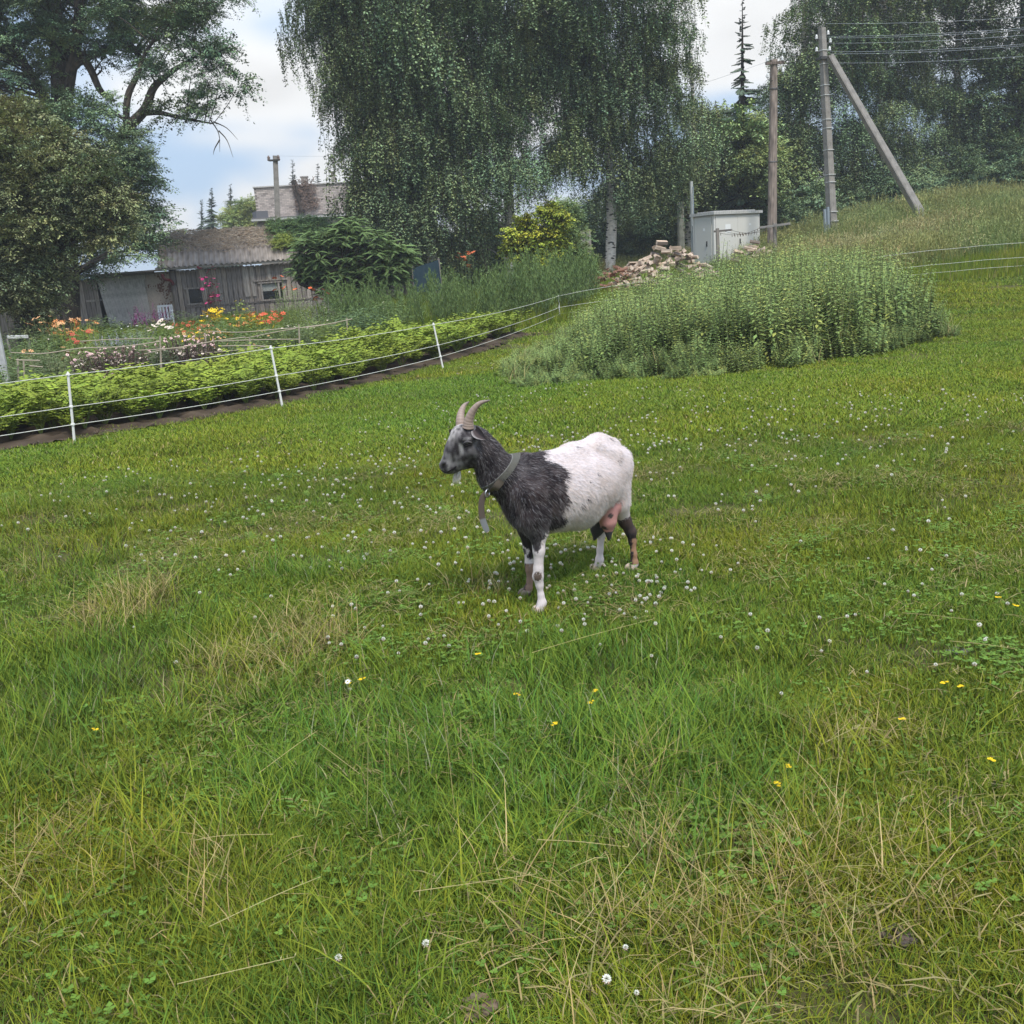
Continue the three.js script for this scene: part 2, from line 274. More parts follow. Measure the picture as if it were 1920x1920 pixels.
      if (dn > 0.25 && u < dn * 0.38) { L.hay[Math.floor(r() * 3)].push({ m: M4(p, tilt * 1.5, ry, 0, 0.8 + 0.5 * r()), c: [0.95, 0.92, 0.9] }); continue; }
      if (ln > 0.15 && r() < ln * 0.62) { L.long[Math.floor(r() * 4)].push({ m: M4(p, tilt, ry, 0, 0.65 + 0.5 * r()), c: col }); continue; }
      if (r() < base) { L.mid[Math.floor(r() * 4)].push({ m: M4(p, tilt, ry, 0, 0.7 + 0.45 * r()), c: col }); continue; }
      const q = r();
      if (q < 0.06 + 0.16 * Math.max(0, noise(x * 1.1, D * 1.1, 15))) L.clov[Math.floor(r() * 3)].push({ m: M4(p, 0, ry, 0, 0.8 + 0.5 * r()), c: [0.95, 1, 0.95] });
      else if (q > 0.972 - 0.02 * (near ? ln : 0)) L.weed[Math.floor(r() * 2)].push({ m: M4(p, 0, ry, 0, 0.6 + 0.7 * r()), c: [1, 1, 1] });
      else L.short[Math.floor(r() * 5)].push({ m: M4(p, tilt, ry, 0, 0.8 + 0.5 * r()), c: col });
    }
  }
  // thatch: dead straw and bent blades lying in the sward
  const litter = [0, 1, 2].map(s => { const q = rng(740 + s), g = new GB(); for (let i = 0; i < 46; i++) { const a = q() * TAU, R = 0.17 * Math.sqrt(q()), t = q() * TAU, L = 0.03 + 0.08 * q(), y = 0.008 + 0.03 * q(), p = V(Math.cos(a) * R, y, Math.sin(a) * R), d = V(Math.cos(t), (q() - 0.5) * 0.5, Math.sin(t)), c = vary(q() < 0.6 ? [0.25, 0.2, 0.085] : [0.19, 0.19, 0.05], q, 0.3), w = 0.0009 + 0.001 * q(), sx = -Math.sin(t) * w, sz = Math.cos(t) * w, m = p.clone().addScaledVector(d, L * 0.5), e = p.clone().addScaledVector(d, L); m.y += 0.008; const A = g.v(p.x + sx, p.y, p.z + sz, c), B = g.v(p.x - sx, p.y, p.z - sz, c), C = g.v(m.x + sx, m.y, m.z + sz, c), E = g.v(m.x - sx, m.y, m.z - sz, c), F = g.v(e.x, e.y, e.z, c); g.quad(A, B, E, C); g.tri(C, E, F); } return g.build(); });
  L.thatch = litter.map(() => []);
  for (let i = 0; i < 750; i++) { const D = Math.sqrt(lerp(1.7, 60, r())), x = (r() * 2 - 1) * half(D); if (fbm(x * 0.9, D * 0.9, 19) + 0.12 * sstep(3.5, 2, D) < 0.02 - 0.2 * r()) continue; L.thatch[i % 3].push({ m: M4(V(x, H(x, -D), -D), 0, r() * TAU, 0, 0.8 + 0.5 * r()), c: WHITE }); }
  const root = tag(new THREE.Group(), 'short grazed meadow grass with clover and longer tufts covering the field', 'grass', null, 'stuff'); root.name = 'meadow_grass'; scene.add(root);
  const put = (key, geos) => geos.forEach((g, i) => L[key][i].length && copies(key === 'clov' ? 'clover_leaves' : key === 'weed' ? 'weed_leaves' : key === 'hay' ? 'dry_grass' : key === 'thatch' ? 'thatch' : 'grass_tufts', g, grassMat, L[key][i], root, 'stuff'));
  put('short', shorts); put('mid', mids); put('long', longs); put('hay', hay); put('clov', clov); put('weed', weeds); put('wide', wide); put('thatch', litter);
  console.log('grass', Object.entries(L).map(([k, a]) => k + ':' + a.reduce((s, b) => s + b.length, 0)).join(' '));
}
// ================================================================== trees
// boughs: each variant is a cluster of twigs full of leaves that a tree carries many times
function twig(g, r, p0, dir, len, leaves, leaf, asp, cols, droop, spread) {
  const pts = []; for (let k = 0; k <= 4; k++) { const t = k / 4; pts.push(p0.clone().addScaledVector(dir, len * t).add(V((r() - 0.5) * 0.06, -droop * len * t * t, (r() - 0.5) * 0.06))); }
  g.tube(pts, [0.008, 0.007, 0.006, 0.004, 0.002], 3, [0.06, 0.048, 0.04]);
  const c0 = vary(cols[Math.floor(r() * cols.length)], r, 0.2);
  for (let i = 0; i < leaves; i++) {
    const t = 0.06 + 0.94 * (i + r()) / leaves, k = Math.min(3, Math.floor(t * 4)), b = pts[k].clone().lerp(pts[k + 1], t * 4 - k), a = r() * TAU;
    b.add(V(Math.cos(a) * spread * r(), (r() - 0.5) * spread, Math.sin(a) * spread * r()));
    const d = V(Math.cos(a), -0.9 + 0.9 * r(), Math.sin(a)).normalize(), sd = V(-Math.sin(a), (r() - 0.5) * 1.2, Math.cos(a)).normalize();
    const L = leaf * (0.7 + 0.6 * r()), w = L * asp * 0.5, c = vary(c0, r, 0.2), n = V(0, 0, 0).crossVectors(d, sd).normalize(), m = b.clone().addScaledVector(d, L * 0.45);
    const A = g.v(b.x, b.y, b.z, c), E = g.v(b.x + d.x * L, b.y + d.y * L - 0.1 * L, b.z + d.z * L, c), l = m.clone().addScaledVector(sd, w).addScaledVector(n, w * 0.35), q = m.clone().addScaledVector(sd, -w).addScaledVector(n, w * 0.35);
    g.tri(A, g.v(l.x, l.y, l.z, c), E); g.tri(A, E, g.v(q.x, q.y, q.z, c));
  }
}
function tressGeo(seed, R, n, leaves, leaf, cols) {           // an arching bough hung with drooping twigs
  const r = rng(seed), g = new GB();
  for (let i = 0; i < n; i++) {
    const a = r() * TAU, q = R * Math.sqrt(r()), top = V(Math.cos(a) * q, 0.75 * R * (1 - (q / R) ** 2) + (r() - 0.5) * 0.3, Math.sin(a) * q), len = R * (0.4 + 1.25 * Math.pow(r(), 1.6));
    twig(g, r, top, V((r() - 0.5) * 0.25 + Math.cos(a) * 0.12, -1, (r() - 0.5) * 0.25 + Math.sin(a) * 0.12).normalize(), len, Math.round(leaves * (0.6 + 0.5 * len / R)), leaf, 0.8, cols, 0, 0.09);
  }
  return g.build();
}
function puffGeo(seed, R, n, leaves, leaf, cols, asp = 0.7) {  // a rounded bough of twigs pointing outwards
  const r = rng(seed), g = new GB();
  for (let i = 0; i < n; i++) {
    const a = r() * TAU, e = Math.asin(lerp(-0.55, 1, r())), d = V(Math.cos(a) * Math.cos(e), Math.sin(e) * 0.8, Math.sin(a) * Math.cos(e)), k = 0.15 + 0.35 * r();
    twig(g, r, d.clone().multiplyScalar(R * k), d.clone().add(V((r() - 0.5) * 0.6, 0.1, (r() - 0.5) * 0.6)).normalize(), R * (0.55 + 0.5 * r()), leaves, leaf, asp, cols, 0.35, R * 0.13);
  }
  return g.build();
}
const BC = [[0.225, 0.3, 0.14], [0.26, 0.325, 0.145], [0.185, 0.26, 0.13]];
const birchBoughs = [0, 1, 2, 3, 4].map(s => tressGeo(201 + s, 0.95, 38, 34, 0.072, BC));
const boughs = [0, 1, 2, 3].map(s => puffGeo(221 + s, 0.95, 34, 34, 0.088, [[0.185, 0.265, 0.125], [0.22, 0.285, 0.125], [0.165, 0.235, 0.12]]));
const oliveBoughs = [0, 1, 2].map(s => puffGeo(241 + s, 0.55, 34, 28, 0.066, [[0.21, 0.25, 0.115], [0.19, 0.235, 0.105], [0.235, 0.26, 0.13]], 0.5));
const limeBoughs = [0, 1].map(s => puffGeo(251 + s, 0.3, 20, 12, 0.08, [[0.33, 0.37, 0.045], [0.27, 0.34, 0.05], [0.36, 0.38, 0.05]], 0.6));
// limbs: lists of [point, radius]; lobes: [point, radius, share]
function makeTree({ name, label, group, limbs, lobes, puffs, geos, mat = treeLeaf, bark = barkMat, barkCol = [0.17, 0.14, 0.115], seed, weep = 0, size = 1, twigR = 0.03, tint = WHITE, bare = [], category = 'tree' }) {
  const r = rng(seed), root = thing(name, label, category, limbs[0][0][0], 0, group), o = root.position.clone();
  const tg = new GB(), nodes = [];
  for (const L of limbs) {
    const cv = new THREE.CatmullRomCurve3(L.map(e => e[0])), n = Math.max(6, L.length * 5), pts = cv.getPoints(n), rad = pts.map((_, k) => { const t = k / n * (L.length - 1), i = Math.min(L.length - 2, Math.floor(t)); return lerp(L[i][1], L[i + 1][1], t - i); });
    pts.forEach((p, k) => { if (k > 1) nodes.push([p, rad[k]]); });
    tg.tube(pts.map(p => p.clone().sub(o)), rad, 9, barkCol);
  }
  part('trunk', tg.build(), bark, root, 'stuff');
  const bg = new GB(), list = geos.map(() => []), tot = lobes.reduce((s, l) => s + (l[2] ?? 1) * l[1] ** 2, 0), rv = () => { let p; do p = V(r() * 2 - 1, r() * 2 - 1, r() * 2 - 1); while (p.lengthSq() > 1); return p; };
  for (const [c, R, sh = 1, el = 1] of lobes) {
    const n = Math.max(1, Math.round(puffs * sh * R * R / tot));
    for (let i = 0; i < n; i++) {
      const q = rv(); q.multiplyScalar(Math.pow(q.length(), -0.35)); q.y *= el; const p = c.clone().addScaledVector(q, R);
      let best = null, bd = 1e9; for (const nd of nodes) { const d = nd[0].distanceTo(p) + Math.max(0, nd[0].y - p.y + 0.5) * (weep ? 0.2 : 1.2); if (d < bd) { bd = d; best = nd; } }
      const a = best[0], mid = a.clone().lerp(p, 0.5).add(V((r() - 0.5) * 0.3, 0.1 * a.distanceTo(p) * (weep ? 1.6 : 0.5), (r() - 0.5) * 0.3)), r0 = Math.min(best[1] * 0.6, twigR + 0.008 * a.distanceTo(p));
      bg.tube(smoothPts([a, mid, p], 5).map(v => v.sub(o)), [0, 1, 2, 3, 4, 5].map(k => lerp(r0, 0.008, k / 5)), 4, bark === birchMat ? [0.3, 0.28, 0.25] : barkCol);
      const f = 0.65 + 0.7 * r(), h = 0.9 + 0.22 * r(), s = size * (0.7 + 0.6 * r());      // each bough its own green and size
      list[Math.floor(r() * geos.length)].push({ m: M4(p.clone().sub(o), (r() - 0.5) * (weep ? 0.25 : 0.8), r() * TAU, (r() - 0.5) * (weep ? 0.25 : 0.8), s, s * (weep ? weep * (0.7 + 0.5 * r()) : 0.75 + 0.3 * r()), s), c: [f * tint[0] * h, f * tint[1], f * tint[2] / h] });
    }
  }
  for (const L of bare) bg.tube(smoothPts(L, 8).map(v => v.sub(o)), [0, 1, 2, 3, 4, 5, 6, 7, 8].map(k => lerp(0.022, 0.004, k / 8)), 4, [0.2, 0.17, 0.14]);
  part('branches', bg.build(), bark === birchMat ? plainMat : bark, root, 'stuff');
  const crown = new THREE.Group(); crown.name = 'crown'; crown.userData.kind = 'stuff'; root.add(crown);
  geos.forEach((g, i) => list[i].length && copies('leaf_boughs', g, mat, list[i], crown, 'stuff'));
  return root;
}
const P = (D, list, rs) => list.map(([x, y, rr, dz = 0]) => [at(x, y, D + dz), rr]);
const Lb = (D, list) => list.map(([x, y, rp, sh = 1, dz = 0, el = 1]) => [at(x, y, D + dz), rp * D / FOC, sh, el]);

// the broad old tree at the picture's left with forked trunk and long limbs
{
  const D = 34, b = foot(128, D);
  makeTree({
    name: 'broad_tree', label: 'tall broad tree with forked dark trunk and long bare-ended limb left of the shed', seed: 301,
    limbs: [[[b, 0.42], [at(122, 420, D), 0.36], [at(116, 240, D), 0.31], [at(108, 90, D), 0.24], [at(96, -60, D), 0.18], [at(90, -260, D), 0.06]],
      P(D, [[118, 210, 0.24], [132, 130, 0.2], [146, 60, 0.17], [150, -40, 0.14], [170, -230, 0.05]]), P(D, [[116, 250, 0.2], [70, 160, 0.16], [10, 70, 0.12], [-60, -40, 0.06]]),
      P(D, [[122, 175, 0.13], [140, 125, 0.12], [175, 103, 0.11], [235, 86, 0.09], [268, 110, 0.06], [300, 130, 0.03]]), P(D, [[150, 100, 0.13], [170, 130, 0.12], [190, 172, 0.1], [215, 190, 0.05]]),
      P(D, [[124, 380, 0.2, 0], [190, 320, 0.18, -1], [240, 240, 0.16, -2], [272, 205, 0.14, -2], [288, 165, 0.11, -2], [315, 140, 0.08, -2], [360, 110, 0.04, -2]]), P(D, [[268, 212, 0.09, -2], [300, 212, 0.07, -2], [345, 222, 0.05, -2], [400, 232, 0.02, -2]]), P(D, [[236, 250, 0.1, -2], [240, 180, 0.1, -2], [258, 140, 0.08, -2], [275, 95, 0.05, -2], [330, 30, 0.02, -2]]), P(D, [[110, 120, 0.13], [180, 20, 0.1], [300, -60, 0.05], [420, -20, 0.02]])],
    lobes: Lb(D, [[40, 30, 90], [150, 10, 90, 1.2], [270, 30, 65, 1.3, -1], [360, 55, 44, 1.5, -2], [392, 125, 34, 1.7, -2], [330, 130, 44, 1.2, -2], [425, 90, 20, 2, -2], [435, 150, 16, 2, -2], [425, 0, 20, 2, -2], [368, 198, 24, 1.6, -2, 0.6], [330, 180, 36, 0.7, -2], [235, 60, 60, 0.8], [60, 190, 60, 0.9], [180, 260, 62, 1.8, -2], [250, 300, 40, 2.4, -3], [220, 370, 60, 2.4, -3], [255, 440, 42, 2.6, -3], [160, 340, 80, 1.4], [120, 430, 90, 1.5], [10, 120, 80], [-90, 100, 120], [-60, 260, 120], [100, -120, 160], [300, -100, 130], [-80, -120, 160]]),
    puffs: 440, geos: boughs, size: 0.7, tint: [0.95, 0.98, 1.05],
    bare: [[at(395, 225, D - 2), at(410, 250, D - 2), at(412, 285, D - 2)], [at(410, 245, D - 2), at(425, 262, D - 2), at(437, 295, D - 2)], [at(400, 228, D - 2), at(425, 240, D - 2), at(446, 262, D - 2)], [at(412, 262, D - 2), at(402, 280, D - 2), at(400, 290, D - 2)], [at(420, 75, D - 2), at(440, 90, D - 2), at(462, 108, D - 2)]],
  });
}
// the olive-green tree in front of it
{
  const D = 23, b = foot(62, D);
  makeTree({
    name: 'olive_green_tree', label: 'low dense olive-green tree overhanging the garden at the left edge', seed: 302,
    limbs: [[[b, 0.13], [at(58, 560, D), 0.12], [at(70, 450, D), 0.1], [at(90, 330, D), 0.07], [at(100, 270, D), 0.03]], P(D, [[60, 540, 0.08], [110, 470, 0.07], [180, 430, 0.05], [240, 400, 0.02]]), P(D, [[60, 540, 0.08], [10, 450, 0.07], [-60, 330, 0.04]])],
    lobes: Lb(D, [[30, 330, 90], [105, 325, 62, 1.1], [150, 378, 60, 1.2], [218, 395, 30, 1.5], [45, 430, 80], [20, 530, 52, 1.2], [62, 560, 26, 1.8], [68, 505, 36, 1.4], [180, 428, 30, 1.4], [-30, 450, 110], [-90, 340, 130], [40, 260, 50, 1.1], [10, 250, 48, 0.9], [140, 285, 28, 1.1], [70, 610, 20, 1.5]]),
    puffs: 420, geos: oliveBoughs, size: 0.92, twigR: 0.015, tint: [1.18, 1.14, 1.15],
  });
}
// the weeping birches
{
  const birch = (name, label, px, D, limbs, lobes, puffs, seed, weep = 1.0) => {
    const b = foot(px, D);
    makeTree({ name, label, group: null, seed, bark: birchMat, barkCol: WHITE, limbs: [[[b, 0.21], ...P(D, limbs[0])], ...limbs.slice(1).map(l => P(D, l))], lobes: Lb(D, lobes), puffs: Math.round(puffs * 0.38), geos: birchBoughs, weep, size: 1.0, twigR: 0.02 });
  };
  birch('weeping_birch', 'weeping birch with white trunk standing directly behind the firewood heap', 1143, 38, [[[1147, 400, 0.19], [1140, 250, 0.16], [1128, 100, 0.13], [1120, -60, 0.1], [1110, -350, 0.03]], [[1138, 230, 0.08], [1190, 130, 0.06], [1240, 40, 0.04]], [[1130, 140, 0.08], [1060, 60, 0.06], [1000, 0, 0.03]], [[1140, 290, 0.06], [1200, 230, 0.04], [1260, 200, 0.02]], [[1120, -20, 0.07], [1200, -100, 0.05], [1280, -140, 0.02]]],
    [[1130, 80, 95], [1220, 60, 75, 1.1], [1180, 190, 85], [1250, 165, 42, 1.1], [1060, 190, 80], [1100, 290, 75], [1215, 290, 70, 0.9], [1275, 260, 48, 0.7], [1040, 60, 90], [1150, 350, 55, 0.7], [1130, -120, 150, 0.7], [1225, -60, 50], [1278, 120, 16, 1.6], [1240, 340, 45, 0.8, 2]], 500, 311);
  birch('weeping_birch', 'weeping birch in the middle of the row, its drooping twigs reaching the yellow bush', 957, 37, [[[955, 380, 0.18], [945, 250, 0.15], [930, 120, 0.13], [920, -60, 0.1], [915, -350, 0.03]], [[945, 260, 0.07], [880, 190, 0.05], [830, 130, 0.03]], [[930, 130, 0.07], [990, 50, 0.05], [1040, 0, 0.03]], [[950, 330, 0.05], [1000, 280, 0.04], [1040, 260, 0.02]]],
    [[900, 60, 100], [980, 140, 80], [880, 180, 85], [960, 260, 70], [880, 290, 75], [820, 80, 90], [970, 340, 55, 0.9, -1], [900, 390, 50, 0.8], [930, -100, 140, 0.7], [1010, 40, 80], [845, 350, 60, 0.9, -1], [860, 440, 40, 0.8, -1]], 460, 312);
  birch('weeping_birch', 'weeping birch nearest the brick house with long twigs trailing against the sky', 815, 36, [[[805, 420, 0.17], [790, 300, 0.15], [765, 170, 0.12], [745, 20, 0.1], [735, -300, 0.03]], [[775, 230, 0.07], [700, 150, 0.05], [620, 70, 0.03]], [[760, 130, 0.07], [680, 20, 0.05], [600, -20, 0.03]], [[795, 330, 0.06], [720, 290, 0.04], [670, 300, 0.02]]],
    [[720, 60, 100], [645, 50, 48, 1.3], [578, 85, 20, 2, 0, 0.7], [680, 170, 75], [770, 170, 85], [640, 150, 45, 0.8], [720, 270, 68], [790, 290, 75], [690, 340, 50, 1], [760, 380, 60, 1.1], [720, 410, 40, 1.1, -1], [700, -100, 150, 0.7], [605, 15, 28, 1.5], [570, 35, 14, 2], [668, 270, 26, 0.9], [800, 460, 45, 1, 2], [840, 480, 40, 0.9, 3]], 540, 313, 1.15);
  birch('weeping_birch', 'slender birch mostly hidden behind the grey kiosk end of the birch row', 1290, 43, [[[1292, 380, 0.13], [1300, 250, 0.1], [1296, 120, 0.07], [1290, 30, 0.03]], [[1298, 260, 0.05], [1320, 200, 0.03]]],
    [[1300, 240, 34, 0.9], [1290, 320, 48, 1], [1240, 380, 60, 1, 3], [1160, 420, 60, 0.9, 4]], 150, 314, 0.9);
}
// the belt of tall trees behind the power poles
{
  const belt = (name, label, px, D, limbs, lobes, puffs, seed, o = {}) => makeTree({ name, label, group: 'trees behind the power poles', seed, bark: barkMat, limbs: [[[foot(px, D), 0.2], ...P(D, limbs)]], lobes: Lb(D, lobes), puffs: Math.round(puffs * 0.36), geos: boughs, size: 1.15, ...o });
  const up = (x, r = 0.2) => [[x, 300, r], [x + 6, 120, r * 0.75], [x + 10, -40, r * 0.55], [x + 16, -320, 0.04]];
  const W = { geos: birchBoughs, weep: 0.8, bark: birchMat, barkCol: WHITE, size: 1.1 };
  belt('tall_birch', 'tall airy birch directly behind the wooden pole', 1500, 46, up(1500, 0.15), [[1525, 30, 40], [1495, 120, 30], [1540, 120, 62], [1490, 200, 58], [1530, 260, 60], [1460, 290, 50], [1520, 350, 55], [1480, 400, 42, 0.9], [1550, -110, 80, 0.8]], 330, 321, W);
  belt('tall_birch', 'tall birch standing behind the leaning strut of the concrete pole', 1650, 46, up(1650, 0.17), [[1640, 20, 65], [1600, 100, 62], [1680, 110, 66], [1630, 200, 66], [1690, 230, 60], [1610, 290, 60], [1670, 330, 62], [1600, 380, 50], [1660, -110, 120, 0.8], [1650, 400, 45]], 370, 322, W);
  belt('tall_leafy_tree', 'dense tall tree behind the tall grass right of the strut', 1790, 48, up(1790, 0.2), [[1780, 40, 75, 0.8], [1740, 140, 62, 0.8], [1820, 150, 62, 0.8], [1770, 240, 72], [1840, 260, 62], [1730, 320, 60], [1800, 340, 62], [1760, 385, 45], [1790, -110, 120, 0.7]], 380, 323, W);
  belt('tall_leafy_tree', 'dense tall tree at the upper right corner of the picture', 1910, 47, up(1910, 0.2), [[1900, 60, 75, 0.8], [1890, 170, 66, 0.9], [1940, 230, 70], [1880, 290, 62], [1930, 340, 62], [1990, 120, 90, 0.8], [1860, 360, 40], [2020, 280, 90], [1930, -110, 120, 0.7]], 380, 324);
  belt('tall_leafy_tree', 'green bushy tree behind the roof of the grey kiosk', 1370, 45, [[1372, 380, 0.12], [1370, 300, 0.08], [1362, 230, 0.03]], [[1352, 250, 24, 1], [1405, 265, 26, 1, -4], [1415, 330, 34, 1, -4], [1385, 300, 52], [1340, 310, 52], [1400, 370, 48], [1330, 380, 46], [1430, 420, 44], [1360, 395, 40], [1450, 340, 40]], 330, 325, { tint: [1.35, 1.25, 0.95] });
  // low thicket closing the foot of the belt
  for (const [px, py, D, rp, lab] of [[1560, 405, 44, 62, 'dark shrub at the foot of the trees beside the concrete pole'], [1680, 385, 44, 60, 'dark shrub at the foot of the trees behind the strut foot'], [1800, 360, 45, 62, 'dark shrub behind the tall grass near the right edge'], [1905, 340, 45, 60, 'dark shrub behind the tall grass at the right edge'], [1455, 425, 42, 40, 'dark shrub between the wooden pole and the concrete pole'], [1230, 445, 44, 55, 'dark shrub seen over the top of the firewood heap'], [1080, 450, 44, 60, 'dark shrub behind the birches beside the yellow bush'], [900, 470, 43, 60, 'dark shrub in the shade behind the middle birch']])
    makeTree({ name: 'shade_shrub', label: lab, group: 'shrubs under the trees', limbs: [[[foot(px, D), 0.06], [at(px, py + 20, D), 0.04], [at(px, py - 20, D), 0.02]]], lobes: Lb(D, [[px, py, rp], [px - rp * 0.7, py + 22, rp * 0.7], [px + rp * 0.7, py + 22, rp * 0.7]]), puffs: 70, geos: boughs, size: 0.9, seed: 340 + px, twigR: 0.012, category: 'shrub' });
}
// spruces
function spruceTwig(seed) {
  const r = rng(seed), g = new GB(), c = [0.1, 0.14, 0.09];
  g.tube([V(0, 0, 0), V(0.5, 0.03, 0), V(1, -0.06, 0)], [0.02, 0.014, 0.006], 4, [0.07, 0.055, 0.045]);
  for (let k = 0; k < 11; k++) for (const s of [-1, 1]) {
    const t = 0.12 + 0.85 * k / 11, L = 0.34 * (1.05 - t) + 0.06, cc = vary(c, r, 0.3), b = V(t, 0, 0), d = V(0.75, -0.12 - 0.2 * r(), s).normalize();
    for (let q = 0; q < 2; q++) g.leaf(b, d, V(-d.z, q ? 0.7 : -0.4, d.x).normalize(), L, 0.1, cc, 0.1, 0.25);
  }
  return g.build();
}
const spTwig = [spruceTwig(401), spruceTwig(402)];
function spruce(label, px, pyTop, D, baseW, seed, group, dense = 1, bottom = 0) {
  const r = rng(seed), b = foot(px, D), top = at(px, pyTop, D), hgt = top.y - b.y, root = thing('spruce', label, 'spruce', b, 0, group), g = new GB();
  const lean = V((top.x - b.x), 0, 0);
  g.tube([V(0, 0, 0), V(lean.x * 0.5, hgt * 0.5, 0), V(lean.x, hgt, 0)], [0.022 * hgt, 0.012 * hgt, 0.01], 7, [0.1, 0.08, 0.065]); part('trunk', g.build(), barkMat, root);
  const list = [[], []];
  for (let y = hgt * (0.12 + bottom); y < hgt; y += lerp(0.42, 0.2, y / hgt) / dense * (hgt > 9 ? 1.1 : 0.8)) {
    const t = y / hgt, L = Math.max(0.18, baseW * Math.pow(1 - t, 0.85)), n = 7 + Math.floor(4 * r());
    for (let k = 0; k < n; k++) { const a = r() * TAU, l = L * (0.35 + 0.9 * r()); list[k % 2].push({ m: M4(V(lean.x * t, y + (r() - 0.5) * 0.5, 0), (r() - 0.5) * 0.5, a, (t > 0.85 ? 0.45 : 0.0) - 0.5 * r(), l, l, Math.max(l * 0.8, 0.3)), c: vary([1, 1, 1], r, 0.2) }); }
  }
  const crown = new THREE.Group(); crown.name = 'crown'; crown.userData.kind = 'stuff'; root.add(crown);
  list.forEach((l, i) => copies('needle_twigs', spTwig[i], treeLeaf, l, crown, 'stuff'));
  return root;
}
spruce('tall thin-topped spruce rising behind the grey kiosk', 1392, 2, 42, 2.0, 411, null, 0.75);
spruce('dark spruce behind the shed roof, taller of the two at its left', 397, 355, 80, 2.3, 412, 'spruces beyond the buildings', 1.2);
spruce('short dark spruce just left of the taller one behind the shed roof', 378, 378, 82, 1.7, 417, 'spruces beyond the buildings', 1.2);
spruce('narrow spruce between the shed roof and the brick house', 432, 348, 82, 1.9, 413, 'spruces beyond the buildings', 1.2);
spruce('thin spruce top showing above the house behind the chimney', 549, 303, 84, 2.2, 414, 'spruces beyond the buildings', 0.9);
spruce('thin spruce top above the right half of the brick house', 596, 308, 84, 2.0, 415, 'spruces beyond the buildings', 0.9);
spruce('thin spruce top at the right corner of the brick house', 628, 312, 86, 2.0, 416, 'spruces beyond the buildings', 0.9);
{
  const D = 76;
  makeTree({ name: 'pale_green_tree', label: 'pale green leafy tree beside the left corner of the brick house', seed: 331, limbs: [[[foot(452, D), 0.15], [at(452, 420, D), 0.1], [at(452, 385, D), 0.04]]], lobes: Lb(D, [[452, 400, 24], [470, 395, 18], [438, 412, 20], [460, 425, 30]]), puffs: 60, geos: boughs, size: 0.8, tint: [1.7, 1.5, 1.0] });
}
// the yellow-green bush and its dark neighbour
{
  const D = 27;
  makeTree({ name: 'yellow_bush', label: 'bright yellow-green bush standing before the birches', seed: 332, limbs: [[[foot(1010, D), 0.05], [at(1005, 490, D), 0.04], [at(1005, 420, D), 0.02]], P(D, [[1008, 510, 0.03], [980, 460, 0.02], [965, 430, 0.01]]), P(D, [[1008, 510, 0.03], [1035, 430, 0.02], [1035, 400, 0.01]])], lobes: Lb(D, [[985, 440, 30], [1030, 410, 24, 1.2], [1000, 480, 36], [965, 465, 18], [1040, 450, 26], [1050, 405, 12]]), puffs: 120, geos: limeBoughs, mat: cropLeaf, size: 0.85, twigR: 0.008, category: 'bush' });
  makeTree({ name: 'dark_green_bush', label: 'darker green bush leaning on the yellow-green bush', seed: 333, limbs: [[[foot(1062, D + 1), 0.05], [at(1065, 480, D + 1), 0.03], [at(1070, 420, D + 1), 0.015]]], lobes: Lb(D + 1, [[1070, 430, 22], [1080, 470, 24], [1060, 500, 34], [1062, 395, 18], [1030, 510, 28], [1090, 505, 20]]), puffs: 100, geos: boughs, size: 0.34, twigR: 0.008, tint: [1.3, 1.3, 1.0], category: 'bush' });
}
